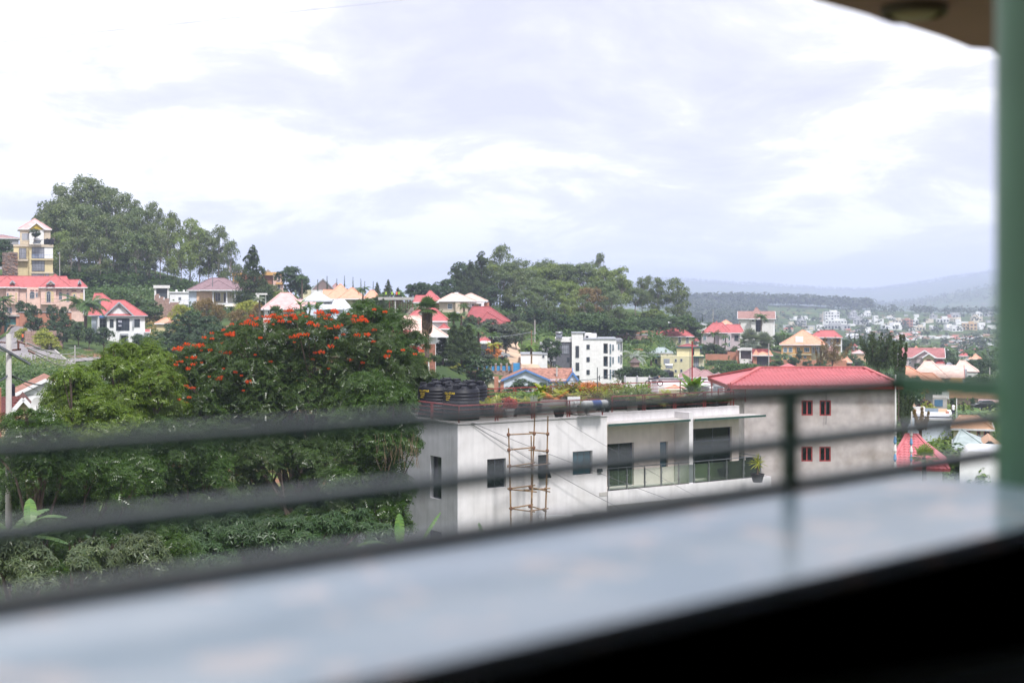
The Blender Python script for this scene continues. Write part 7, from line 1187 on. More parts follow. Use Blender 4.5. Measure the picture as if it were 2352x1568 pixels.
tree('round', 'round tree on the skyline left of the red roofed house', 'B', 2240, 410, 345, 1.0); tree('round', 'second skyline tree behind the red roofed house', 'B', 2330, 420, 345, 1.0); tree('shrub', 'bush beside the orange roofs', 'B', 1830, 560, 288, 1.4)
GC = [(300, 450, 360, 1.0, 'round', 'dark round tree behind the red roof at the left end of the centre grove'), (380, 490, 350, 1.0, 'round', 'low dark tree between the red and peach roofs'), (470, 420, 355, 1.0, 'round', 'dark rounded tree above the peach roof'), (600, 300, 372, 1.0, 'cas', 'dark shaggy tree left in the centre grove'), (690, 218, 400, .9, 'round', 'tall dark tree at the left of the centre grove'), (740, 250, 385, 1.2, 'cas', 'grey shaggy casuarina above the beige house'), (850, 160, 392, 1.25, 'cas', 'tall grey casuarina with pointed top'), (1040, 90, 415, .75, 'euc', 'highest eucalyptus standing above the centre grove'), (980, 250, 400, .9, 'dome', 'light green eucalyptus below the highest one'),
      (1100, 300, 392, .9, 'dome', 'mid green eucalyptus in the left centre of the grove'), (1200, 195, 398, 1.0, 'dome', 'big dark domed eucalyptus with a visible trunk'), (1240, 330, 372, .9, 'euc', 'eucalyptus with yellow creeper on its trunk'), (1380, 250, 405, .9, 'dome', 'pale domed crown right of the big domed tree'), (1500, 195, 410, .7, 'dome', 'narrow crown peaking above the grove canopy'), (1590, 240, 408, 1.0, 'dome', 'wide pale crown in the top canopy line'), (1690, 230, 408, 1.0, 'dome', 'broad green crown in the top canopy line'), (1800, 245, 408, .9, 'dome', 'rounded crown before the second peak of the canopy'),
      (1920, 235, 405, 1.0, 'dome', 'large soft crown left of the right hand spike'), (2070, 182, 410, .55, 'euc', 'spike-topped dark eucalyptus on the right of the grove'), (2150, 285, 400, 1.0, 'dome', 'bright rounded crown near the right of the grove'), (2310, 320, 398, .8, 'euc', 'thin pale crown near the right end of the grove'), (1430, 370, 372, 1.1, 'dome', 'huge shaded eucalyptus at the front centre of the grove'), (1330, 520, 352, 1.0, 'dome', 'front tree above the road bend'), (1480, 470, 358, 1.1, 'dome', 'front tree with deep green crown'), (1620, 400, 372, 1.0, 'dome', 'pale tree in the second row of the grove'), (1760, 430, 370, 1.0, 'dome', 'light tree in the second row right of centre'),
      (1980, 500, 362, 1.1, 'dome', 'olive crown low on the right slope'), (2090, 400, 375, 1.0, 'dome', 'green crown low on the right slope'), (1720, 620, 345, .8, 'euc', 'young bright eucalyptus at the front of the grove'), (1830, 560, 350, .8, 'euc', 'second young bright eucalyptus at the front of the grove'), (1930, 600, 348, .8, 'euc', 'third young eucalyptus near the brick wall'), (2280, 700, 350, .9, 'dome', 'small bushy tree above the boundary wall'), (2210, 540, 368, .9, 'dome', 'soft crown above the boundary wall'), (1120, 470, 375, .9, 'cas', 'dark casuarina shadowed under the canopy'), (950, 480, 370, 1, 'round', 'shaded round tree right of the beige house'),
      (1560, 640, 345, 1.0, 'dome', 'shaded bushy tree low in the middle of the grove'), (1400, 700, 338, 1.0, 'round', 'dark tree behind the leaning pole'), (1650, 760, 338, 1.0, 'round', 'dark bushy tree above the apartments'), (2000, 760, 342, 1.8, 'shrub', 'dark bushes along the red bank'), (1870, 800, 340, 1.8, 'shrub', 'bushes above the apartments roof'), (2150, 820, 345, 2.0, 'shrub', 'brush behind the boundary wall')]
for x, y, D, w, k, lab in GC: tree(k, lab, 'C', x, y, D, w * 1.12, m=L_LIGHT if 'bright' in lab or 'light' in lab or 'pale' in lab else (L_BRONZE if 'olive' in lab else None))
for x, y, D, w, k, lab in [(500, 30, 415, .75, 'euc', 'grey eucalyptus left of the final pair of the grove'), (560, 15, 420, .6, 'euc', 'thin dark eucalyptus against the blue hills'), (680, 45, 415, .75, 'euc', 'tall dark eucalyptus left of the last green one'), (905, 60, 412, .9, 'euc', 'last tall green eucalyptus at the right end of the grove'), (420, 120, 405, 1, 'dome', 'domed crown on the right slope of the grove'), (250, 60, 412, 1, 'dome', 'domed crown above the right slope'), (120, 30, 415, 1.1, 'dome', 'leafy crown above the brick wall end'), (60, 260, 385, 1.1, 'dome', 'front crown above the curved wall'),
    (230, 365, 372, .7, 'round', 'pointed light green tree above the curved wall'), (620, 375, 400, 2.0, 'shrub', 'large pale green bush mound on the grove slope'), (700, 440, 392, 2.6, 'shrub', 'dark bush mound above the bright red roof'), (820, 480, 395, 2.2, 'shrub', 'bush mound beside the dry grass bank'), (520, 470, 385, 3, 'shrub', 'dark brush left of the bush mound'), (320, 490, 380, 3, 'shrub', 'brush above the pillared wall'), (965, 560, 402, 1.6, 'shrub', 'clipped bush right of the bright red roof'), (150, 500, 378, 2.6, 'shrub', 'shadowed brush behind the pillared wall'),
    (440, 762, 340, 1.0, 'round', 'small round tree against the brick retaining wall'), (635, 755, 372, .35, 'slim', 'x'), (878, 805, 362, .5, 'slim', 'y'), (640, 1040, 250, 1.0, 'round', 'round tree left of the modern yellow house'), (500, 1050, 262, 1.3, 'round', 'bushy tree beside the thatched hut'), (330, 1050, 266, 1.2, 'round', 'garden tree behind the bamboo clumps'),
    (1310, 765, 395, 1.5, 'shrub', 'large round hedge in front of the lilac house'), (1420, 820, 378, .8, 'round', 'green tree left of the arched gateway'), (1200, 880, 372, .9, 'round', 'shrubby tree behind the penthouse'), (1560, 860, 385, 1.4, 'shrub', 'reddish bush on the wall by the arched gateway'), (1400, 1010, 300, 1.2, 'shrub', 'large feathery bush at the left of the hedge'), (1480, 1060, 298, 1.0, 'shrub', 'second feathery bush at the left of the hedge'), (1590, 820, 395, 1.0, 'shrub', 'small round shrub below the lilac house'), (1285, 505, 470, 1.5, 'shrub', 'pale tree on the skyline by the cypresses'),
    (2090, 980, 340, 1.3, 'shrub', 'clipped ball shrub in front of the ochre house'), (2270, 955, 345, .9, 'round', 'small round tree in front of the ochre house corner'), (2160, 645, 430, 1.6, 'shrub', 'dark round hedge with spiky top against the valley')]:
    if k == 'slim': tree('slim', 'narrow cypress beside the porch of the bright red roofed house' if lab == 'x' else 'dark cone cypress left of the penthouse', 'D', x, y, D, 2.8 if lab == 'x' else 3.4, yb=y + 95)
    else: tree(k, lab, 'D', x, y, D, w * 1.08, m=L_BRIGHT if 'pointed light' in lab else (L_LIGHT if 'pale green' in lab else (leafmat('purple_leaves', (.07, .03, .035)) if 'reddish' in lab else None)))
for x, y, lab in ((1118, 545, 'first of the small dark cypresses below the blue hill'), (1148, 512, 'second small dark cypress below the blue hill'), (1180, 520, 'third small dark cypress below the blue hill'), (1205, 465, 'thin tall cypress beside the pale tree'), (1338, 510, 'cypress cone beside the tall thin pole'), (1090, 550, 'low dark cypress next to the pink gable')): tree('slim', lab, 'D', x, y, 460, 2.6, yb=y + 90)
tree('slim', 'dark cone shrub in the garden below the lilac house', 'D', 1325, 915, 372, 4.5, yb=1010)
tree('cas', 'dark leaning casuarina crown at the left of the road', 'C', 560, 905, 205, 1.5, yb=1300); tree('cas', 'soft green casuarina crown beside it', 'C', 640, 930, 200, 1.5, yb=1310); tree('cas', 'casuarina with dense feathery crown nearest the road', 'C', 720, 925, 203, 1.7, yb=1300); tree('cas', 'low blue-green casuarina at the left of the clump', 'C', 450, 1015, 198, 2.0, yb=1320)
for x, y, D, w, k, lab in [(750, 790, 266, 1.1, 'round', 'glossy dark bush before the dark red roof'), (930, 835, 270, 1.0, 'round', 'silvery-leaved round tree by the dark red roof'), (1030, 860, 271, 1.0, 'round', 'second silvery-leaved round tree'), (1110, 870, 272, .9, 'round', 'third silvery-leaved round tree'), (1270, 850, 305, 1.0, 'dome', 'loose brown-green tree behind the wooden pole'), (1210, 920, 303, .9, 'round', 'round tree beside the road bend'), (880, 950, 285, 1.4, 'shrub', 'shaggy green bush behind the gazebo'), (1090, 780, 350, 1.2, 'shrub', 'dark bush at the foot of the centre grove'),
    (1175, 775, 350, 1.2, 'shrub', 'silver bush at the foot of the big domed tree'), (1575, 1020, 272, .8, 'round', 'narrow round tree behind the covered yard'), (960, 1090, 256, 1.1, 'shrub', 'orange and green croton bush below the gazebo'), (870, 1130, 257, 1.1, 'shrub', 'leafy bush right of the casuarinas'), (900, 1160, 255, 1.1, 'shrub', 'low green bush left of the silver car'), (1320, 1100, 284, 1.1, 'shrub', 'bright green palm-like bush on the road island'), (1410, 1100, 284, 1.1, 'shrub', 'second bright bush on the road island'), (800, 1185, 200, .9, 'round', 'dark cone tree above the clipped shrubs'),
    (640, 1270, 235, 2.2, 'shrub', 'low clipped hedge left of the clipped domes'), (600, 1290, 232, 1.6, 'shrub', 'yellow-green border bush below the casuarinas'), (1350, 1440, 182, 1.25, 'round', 'large dense round bush in front of the blue gable'), (100, 1180, 176, 2.2, 'shrub', 'yellow clipped hedge by the red car'), (240, 1190, 176, 2.2, 'shrub', 'green clipped hedge below the fan palm'), (420, 1240, 200, 2, 'shrub', 'green hedge behind the yard lamp'), (900, 1510, 165, .9, 'cas', 'dark small conifer behind the black tanks'), (1130, 1540, 168, 1.3, 'shrub', 'dark bush between the two low houses')]:
    tree(k, lab, 'C', x, y, D, w * 1.1, h=1.5 if 'hedge' in lab or 'border' in lab else (3.0 if k == 'shrub' else None), m=L_YEL if 'yellow' in lab else (L_BRIGHT if 'bright' in lab else (leafmat('silvery_round_leaves', (.07, .105, .08)) if 'silver' in lab else (L_ORG if 'orange' in lab else None))))
e, cz, H = palm('fan', 'tall fan palm with a thick shaggy skirt of dead fronds', 'C', 283, 690, 168, 1225, 2.4, trunk_r=.22, n=20)
sk = MB()
for k in range(150):
    a = k * 2.4; z0 = cz - rnd.uniform(0, H * .38); r0 = .2; L = rnd.uniform(.7, 1.2); q = Vector((math.cos(a) * r0, math.sin(a) * r0, z0)); o_ = Vector((math.cos(a), math.sin(a), 0)); s_ = Vector((-math.sin(a), math.cos(a), 0)) * .22
    sk.add([q - s_ * .3, q + s_ * .3, q + o_ * .42 + s_ - Vector((0, 0, L * .5)), q + o_ * .3 - Vector((0, 0, L)), q + o_ * .42 - s_ - Vector((0, 0, L * .5))], [(0, 1, 2, 3, 4)])
sk.build('dead_fronds', L_DEAD, e)['kind'] = 'stuff'
palm('silver', 'silvery palm crown behind the shaggy fan palm', 'C', 270, 645, 215, 860, 2.6); palm('fan', 'fan palm with green crown above the casuarinas', 'C', 560, 820, 210, 1100, 2.2, n=16); palm('feather', 'slim palm in front of the beige house', 'C', 668, 685, 262, 800, 2.6); palm('feather', 'feather palm beside the beige house base', 'C', 640, 775, 246, 900, 2.8)
palm('feather', 'large arching palm above the gazebo', 'C', 820, 890, 232, 1080, 4.2); palm('feather', 'low arching palm beside the gazebo', 'C', 960, 970, 230, 1100, 3.4); palm('feather', 'yellowing palm over the road edge', 'C', 985, 1085, 222, 1200, 2.8, m=L_YEL); palm('banana', 'banana plant beside the grove', 'C', 1440, 1000, 258, 1100, 2.4); palm('feather', 'small palm on the road island', 'C', 1370, 1100, 246, 1200, 2.8, m=L_BRIGHT); palm('feather', 'short palm before the curved wall', 'C', 2215, 960, 345, 1050, 3.2)
palm('feather', 'tall palm with drooping crown in front of the white gabled house', 'A', 765, 1125, 292, 1400, 6.0, trunk_r=.3, n=22); palm('feather', 'thin palm at the left edge by the pink house', 'A', 30, 1115, 296, 1300, 3.5)
palm('feather', 'slender tall palm in front of the grey gabled house', 'D', 1895, 450, 395, 860, 5.6, trunk_r=.2, n=18); palm('silver', 'left large silver-blue palm', 'D', 1760, 618, 372, 870, 6.6, n=40, trunk_r=.4); palm('silver', 'right large silver-blue palm', 'D', 1925, 650, 374, 880, 6.2, n=40, trunk_r=.4)
palm('feather', 'yellow-green palm in front of the lilac house', 'D', 1345, 655, 392, 800, 5.0, n=18); palm('feather', 'palm at the left corner of the lilac house', 'D', 1180, 665, 396, 800, 4.2); palm('feather', 'small palm before the arched windows', 'D', 1475, 705, 398, 790, 3.8); palm('feather', 'second small palm before the arched windows', 'D', 1470, 795, 392, 860, 3.4); palm('feather', 'small palm before the ochre house', 'E', 105, 940, 385, 1040, 3.6)
palm('feather', 'grey green arching palm left of the thatched hut', 'D', 400, 890, 258, 1060, 6.0, n=20, m=L_GREY); palm('feather', 'palm beside the modern yellow house', 'D', 600, 920, 280, 1050, 4.0); palm('banana', 'spiky bananas against the valley', 'D', 2170, 640, 425, 740, 4.5); palm('feather', 'palm leaning at the edge of the valley', 'D', 2240, 690, 425, 760, 3.0)
ht = empty('thatched_hut', P(*cp('D', 410, 1050), 250), 0, 'small thatched cone roof beside the garden palms', 'hut'); MB().lathe([(0, 3.0), (1.2, 2.0), (2.6, .9), (2.6, .8), (0, .89)], 14).build('thatch', mat('thatch', (.13, .10, .10), .95, .3, 4), ht); MB().lathe([(1.9, -1.0), (1.9, .9)], 12).build('wall', PALEBRICK, ht); ht.scale = (.42, .42, .42)
g = House('hedge', 'long trimmed green hedge above the red tiled roof', 'D', 1500, 1160, 290, 6, 'hedge')
def hedge(h, x0, x1, yt, hh, dep, m, n=5000, size=.35):
    u0, u1 = h.u(x0), h.u(x1); zt = h.z(yt, (u0 + u1) / 2); r = np.random.default_rng(int(abs(x0))); N = n
    p = np.stack([r.uniform(u0, u1, N), r.uniform(0, dep, N), zt - hh * (1 - r.random(N) ** .5) + r.normal(0, .07, N)], -1); f = r.random(N); p[f < .5, 1] = r.normal(0, .08, (f < .5).sum()); t = f > .72; p[t, 2] = zt + r.normal(0, .08, t.sum())
    nn = unit(r.normal(size=(N, 3)) * .5 + np.where(t[:, None], [0, 0, 1.], [0, -1., .25])); me = quads_mesh('leaves', scatter(r, p, nn, size * r.uniform(.6, 1.3, N), 'leaf'), m); put(me, 'leaves', h.e)['kind'] = 'stuff'
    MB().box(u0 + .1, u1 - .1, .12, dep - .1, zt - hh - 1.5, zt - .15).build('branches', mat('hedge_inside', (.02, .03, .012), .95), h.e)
hedge(g, 1500, 1850, 1062, 7.5, 3, L_HEDGE, 9000, .5)
g = House('hedge', 'long dark trimmed hedge below the road at the left', 'K', 0, 640, 195, 3, 'hedge'); hedge(g, -120, 690, 502, 6.0, 2.5, L_HEDGE, 14000, .42)
g = House('hedge', 'low green hedge in front of the lilac house garden', 'D', 1260, 1050, 345, 0, 'hedge'); hedge(g, 1260, 1610, 1012, 2.0, 1.5, L_HEDGE, 4000, .4)
def scrub(name, x0, x1, d0, d1, n, m, size=.6, seed=1, hmax=1.0, label=None, tpl='leaf'):
    """low ground cover: clumps of leaves spread over the slope"""
    r = np.random.default_rng(seed); nc = n // 22; D = r.uniform(d0, d1, nc); px = r.uniform(x0, x1, nc); X = (px - CX) / FPX * D; Z = ground(X, D); hh = r.uniform(.3, 1, nc) ** 2 * hmax
    c = np.stack([X, D, Z], -1)[:, None] + r.normal(size=(nc, 22, 3)) * np.stack([hh * 1.1, hh * 1.1, hh * .45], -1)[:, None]; c[..., 2] += hh[:, None] * .4; c = c.reshape(-1, 3)
    nn = unit(r.normal(size=c.shape) * .6 + [0, -.2, .8]); o_ = put(quads_mesh(name, scatter(r, c, nn, size * r.uniform(.5, 1.3, len(c)), tpl), m), name); o_['kind'] = 'stuff'; return o_
L_GRASSY = leafmat('rough_grass', (.10, .155, .04), obj=0); L_DRY = leafmat('dry_grass', (.25, .22, .10), obj=0)
scrub('undergrowth', 180, 640, 338, 400, 26000, L_HEDGE, .8, 1, 2.2); scrub('weeds', 330, 470, 292, 330, 9000, L_DRY, .5, 2, .8); scrub('weeds', -120, 150, 205, 250, 16000, L_GRASSY, .4, 3, 1.0); scrub('roadside_bushes', -150, 130, 203, 225, 9000, L_HEDGE, .5, 4, 1.8)
scrub('undergrowth', 1130, 1600, 333, 405, 24000, L_HEDGE, .8, 5, 1.8); scrub('lawn', 60, 330, 222, 268, 9000, L_GRASSY, .25, 6, .3); scrub('dry_grass', 1545, 1590, 398, 420, 3000, L_DRY, .5, 7, 1); scrub('undergrowth', 560, 1000, 225, 330, 16000, L_HEDGE, .6, 8, 1.3); scrub('undergrowth', 1480, 2350, 255, 500, 30000, L_HEDGE, .8, 9, 1.5)
scrub('undergrowth', 2060, 2350, 125, 230, 14000, L_LIGHT, .45, 10, 1.2); scrub('undergrowth', -150, 480, 70, 190, 26000, L_HEDGE, .5, 11, 1.2); scrub('undergrowth', 950, 1500, 95, 215, 12000, L_HEDGE, .5, 12, 1.0)
# right hand trees
def strand_tree(label, c, x, yt, D, spread, yb, seed, m=L_CAS, n=6000, lean=0, name='casuarina_tree', stems=5):
    px, pt = cp(c, x, yt); top = P(px, pt, D); base = P(px, cp(c, x, yb)[1], D); H = top.z - base.z; r = random.Random(seed); e = empty(name, base, 0, label, 'tree'); tr = MB(); lob = []
    tr.tube([(0, 0, -2), (0, 0, H * .3)], [.16, .12], 8, False)
    for k in range(stems):
        a = k * 2.4 + .6; w = spread * (.2 + .8 * (k / max(1, stems - 1))); hx, hy = math.cos(a) * w + lean, math.sin(a) * w * .5; hh = H * (1 - .22 * (k / stems)) if k else H
        tr.tube([(0, 0, H * .22), (hx * .6, hy * .6, H * .45), (hx, hy, hh * .96)], [.09, .06, .015], 6, False)
        for q in range(9): t = .3 + .7 * q / 8; lob.append((hx * min(1, t * 1.1), hy * t, hh * t, spread * .2 * (1.25 - t), spread * .2 * (1.25 - t), H * .05))
    tr.build('trunk', BARK, e); put(crown_mesh('crown', seed, lob, n, .34, 'strand', m, .75, 16, .55, flat=1.5), 'crown', e); return e
strand_tree('large dark feathery tree with several pointed tops behind the red tiled roof', 'E', 1085, 730, 165, 3.6, 1200, 5, L_CAS, 12000, .4, stems=9); strand_tree('wispy thin casuarina beside the corner of the grey building', 'E', 1300, 780, 125, .8, 1420, 6, L_CAS, 5000, 0, stems=3); strand_tree('hanging dark boughs of the casuarina beyond the grey building corner', 'J', 1150, 235, 118, 1.0, 640, 7, L_CAS, 8000, .3, stems=4)
strand_tree('bronze brown feathery tree right of the ochre house', 'E', 600, 790, 300, 4.0, 1110, 8, L_BRONZE, 8000, stems=6); strand_tree('slim green conifer before the ochre house verandah', 'E', 470, 870, 300, 1.6, 1110, 9, L_BRONZE, 3000, stems=3); strand_tree('dark pointed conifer behind the maroon gables', 'E', 928, 700, 460, 2.5, 950, 10, L_CAS, 3000, stems=3); strand_tree('second pointed conifer left of the feathery tree', 'E', 825, 742, 455, 2.5, 930, 11, L_CAS, 3000, stems=3); strand_tree('tangled dark branches leaning over the flat white roof', 'J', 1305, 420, 120, .9, 640, 12, L_BRONZE, 3000, stems=3)
for x, y, D, w, k, lab in [(258, 885, 390, .45, 'round', 'narrow trimmed tree before the ochre house windows'), (190, 980, 340, 1.1, 'round', 'bushy green tree at the front of the ochre house'), (345, 1010, 335, 1.0, 'round', 'small tree right of the bushy one'), (20, 1000, 345, 1.2, 'shrub', 'round shrub at the foot of the ochre house'), (755, 795, 440, 1.0, 'round', 'dark green tree behind the pink annex'), (880, 1010, 350, 1.0, 'round', 'light tree between the gatehouses and feathery tree'), (760, 940, 400, 1.8, 'shrub', 'pale bushes behind the gatehouses'), (500, 1010, 330, 1.2, 'shrub', 'bushes below the verandah'), (1180, 1050, 170, 1.0, 'round', 'fresh green tree right of the feathery tree'),
    (1060, 1110, 150, .8, 'shrub', 'bright leaves above the right end of the tiled roof'), (1340, 1060, 300, 1.2, 'round', 'dark tree before the maroon gabled house'), (1500, 1030, 300, .8, 'round', 'round tree in front of the cream gable'), (1780, 890, 470, 1.0, 'round', 'dark tree right of the maroon gables'), (1850, 985, 330, 1.2, 'round', 'dark tree above the grey roof'), (2010, 990, 320, 1.1, 'round', 'blue-green tree behind the peach roof'), (2120, 980, 325, 1.0, 'round', 'light blue-green tree behind the peach roof'), (2230, 990, 330, 1.0, 'round', 'blue-green tree near the column'), (2080, 1060, 300, 1.0, 'round', 'tree right of the peach roof'),
    (2200, 1080, 300, 1.0, 'round', 'loose tree beside the slim pole'), (2060, 1180, 262, 1.2, 'shrub', 'dark bush at the cream wall'), (2150, 1170, 260, 1.2, 'shrub', 'bushes right of the cream wall'), (2210, 1160, 262, 1.2, 'shrub', 'dark bushes beside the column'), (1650, 885, 480, 2, 'shrub', 'dark hedge line behind the maroon roof'), (1330, 880, 490, 2.4, 'shrub', 'dark scrub left of the maroon roof'), (1420, 870, 480, 2, 'shrub', 'scrub behind the maroon roof'), (2250, 1140, 255, 1.5, 'shrub', 'pale bush at the edge of the column')]:
    tree(k, lab, 'E', x, y, D, w * 1.1)
for x, y, D, w, k, lab in [(1600, 300, 205, .6, 'round', 'dark pyramid tree by the upper lane'), (1770, 300, 205, .5, 'round', 'second dark pyramid tree by the upper lane'), (1690, 350, 200, .6, 'slim', 'dark cone cypress behind the bananas'), (1650, 370, 200, .5, 'slim', 'small dark cone cypress behind the bananas'), (1365, 165, 190, .6, 'slim', 'tiny cone cypress against the orange roof'), (1320, 300, 186, 1.0, 'shrub', 'purple bush before the yellow wall'), (1362, 325, 182, .8, 'shrub', 'bright yellow-green clipped shrub'), (1400, 680, 132, 1.5, 'shrub', 'light bush right of the red tiles'), (1500, 690, 130, 1.5, 'shrub', 'orange tinged bush right of the red tiles'), (1600, 690, 128, 1.4, 'shrub', 'palm-like bush before the grey hip roof'), (1560, 760, 124, 1.6, 'shrub', 'bright green bush low beside the white curved roof')]:
    tree(k, lab, 'J', x, y, D, (w if k != 'slim' else 3.0), yb=(y + 110 if k == 'slim' else None), m=leafmat('purple_leaves', (.07, .03, .035)) if 'purple' in lab else (L_YEL if 'yellow-green' in lab else (L_ORG if 'orange' in lab else (L_BRIGHT if 'light' in lab or 'bright' in lab else None))), h=5)
for x, y, D, lab in [(1745, 385, 165, 'left broad banana plant by the upper lane'), (1825, 375, 165, 'right broad banana plant by the upper lane'), (1880, 410, 168, 'banana plant nearest the column'), (1590, 400, 182, 'small banana plant by the white-shirted person'), (1690, 400, 166, 'low banana plant beside the left one')]: palm('banana', lab, 'J', x, y, D, y + 90, 2.4)
palm('fan', 'spiky fan palm leaf tips in front of the red tiles', 'J', 1335, 800, 98, 1200, 1.6, n=10, m=L_LIGHT)

# ---------------------------------------------------------------- distant town, woods and hills
def woods(name, n, px0, px1, d0, d1, hmin, hmax, m, seed, per=14, size=3.0, ridge=None):
    r = np.random.default_rng(seed); D = r.uniform(d0, d1, n); px = r.uniform(px0, px1, n)
    X = (px - CX) / FPX * D; Z = ground(X, D); H = r.uniform(hmin, hmax, n)
    d = unit(r.normal(size=(n, per, 3))); d[..., 2] = np.abs(d[..., 2]); c = np.stack([X, D, Z + H * .35], -1)[:, None] + d * np.stack([H * .42, H * .42, H * .65], -1)[:, None] * r.uniform(.5, 1, (n, per, 1))
    p = c.reshape(-1, 3); nn = unit(d.reshape(-1, 3) + [0, 0, .5] + r.normal(size=p.shape) * .3); s = np.repeat(H, per) * .34 * r.uniform(.7, 1.4, len(p))
    o_ = put(quads_mesh(name, scatter(r, p, nn, s, 'leaf'), m), name); o_['kind'] = 'stuff'
L_FAR = leafmat('far_foliage', (.030, .052, .022), obj=0, isl=.35)
woods('distant_woods', 900, 1500, 2000, 2150, 2380, 12, 22, L_FAR, 21, 16); woods('distant_woods', 700, 1560, 1760, 1500, 2150, 8, 16, L_FAR, 22, 14); woods('distant_trees', 320, 1580, 2420, 1000, 2100, 4, 11, L_FAR, 23, 14); woods('distant_trees', 200, 1900, 2420, 560, 1000, 4, 9, L_FAR, 24, 20)
woods('distant_trees', 180, 1900, 2420, 1900, 2300, 8, 15, L_FAR, 25, 14); woods('hill_woods', 1500, 1380, 2480, 3900, 4800, 10, 18, L_FAR, 26, 7); woods('ridge_trees', 2600, 1350, 2500, 7700, 8400, 12, 24, L_FAR, 27, 6); woods('distant_trees', 200, 1590, 1760, 1000, 1500, 5, 10, L_FAR, 28, 14); woods('valley_scrub', 260, 1580, 2400, 480, 620, 3, 7, L_HEDGE, 29, 22)
woods('skyline_trees', 60, 560, 960, 405, 450, 2, 5, L_HEDGE, 30, 26)
FW = [mat('far_white', (.74, .74, .74)), mat('far_cream', (.62, .56, .46)), mat('far_grey', (.42, .42, .44)), mat('far_terracotta', (.42, .20, .14)), mat('far_ochre', (.60, .42, .24))]
FR = [mat('far_roof_red', (.42, .13, .10)), mat('far_roof_rust', (.30, .19, .15)), mat('far_roof_tin', (.55, .56, .58)), mat('far_roof_grey', (.30, .30, .31))]
def town_block(label, x, yb, w, hgt, D, wm, seed, c='W', kind='flat', rm=None, group=None, storeys=None):
    px, py = cp(c, x, yb); wd = w * CROPS[c][0] / FPX * D; ht = hgt * CROPS[c][0] / FPX * D; base = P(px, py, D); g = gz(base.x, base.y); base.z = min(base.z, g) if abs(base.z - g) < 25 else g
    r = random.Random(seed); e = empty('town_building' if kind == 'flat' else 'small_house', base, r.uniform(-.35, .35), label, 'building' if kind == 'flat' else 'house', group); top = ht
    dep = min(wd * .8, 14); b_ = MB().box(-wd / 2, wd / 2, 0, dep, -6, top)
    if kind == 'flat' and wd > 9:
        s0 = r.uniform(-.3, .1) * wd; MB().box(s0, s0 + wd * r.uniform(.25, .45), 1, dep - 1, top, top + r.uniform(1.8, 3.2)).build('upper_storey', wm, e)
        n = storeys or max(1, round(top / 3.3)); wmb = MB(); k_ = max(2, int(wd / 3))
        for j in range(n):
            for k in range(k_):
                if r.random() < .86: cx_ = -wd / 2 + wd * (k + .5) / k_; z_ = top * (j + .28) / n; wmb.box(cx_ - wd / k_ * .3, cx_ + wd / k_ * .3, -.06, .02, z_, z_ + top / n * .48)
        if wmb.v: wmb.build('windows', GLASS, e)['kind'] = 'stuff'
        b_.box(-wd / 2 - .2, wd / 2 + .2, -.2, dep + .2, top, top + .35)
    elif kind != 'flat':
        a, z0, z1 = wd / 2 + .4, top, top + min(2.4, wd * .2); MB().add([(-a, -.4, z0), (a, -.4, z0), (a, dep + .4, z0), (-a, dep + .4, z0), (-a * (.45 if kind == 'hip' else 1), dep / 2, z1), (a * (.45 if kind == 'hip' else 1), dep / 2, z1)], [(0, 1, 5, 4), (1, 2, 5), (2, 3, 4, 5), (3, 0, 4), (3, 2, 1, 0)]).build('roof', rm or r.choice(FR), e)
        MB().box(-wd * .25, -wd * .1, -.06, .01, top * .3, top * .75).box(wd * .1, wd * .3, -.06, .01, top * .3, top * .75).build('windows', GLASS, e)['kind'] = 'stuff'
    b_.build('wall', wm, e); return e
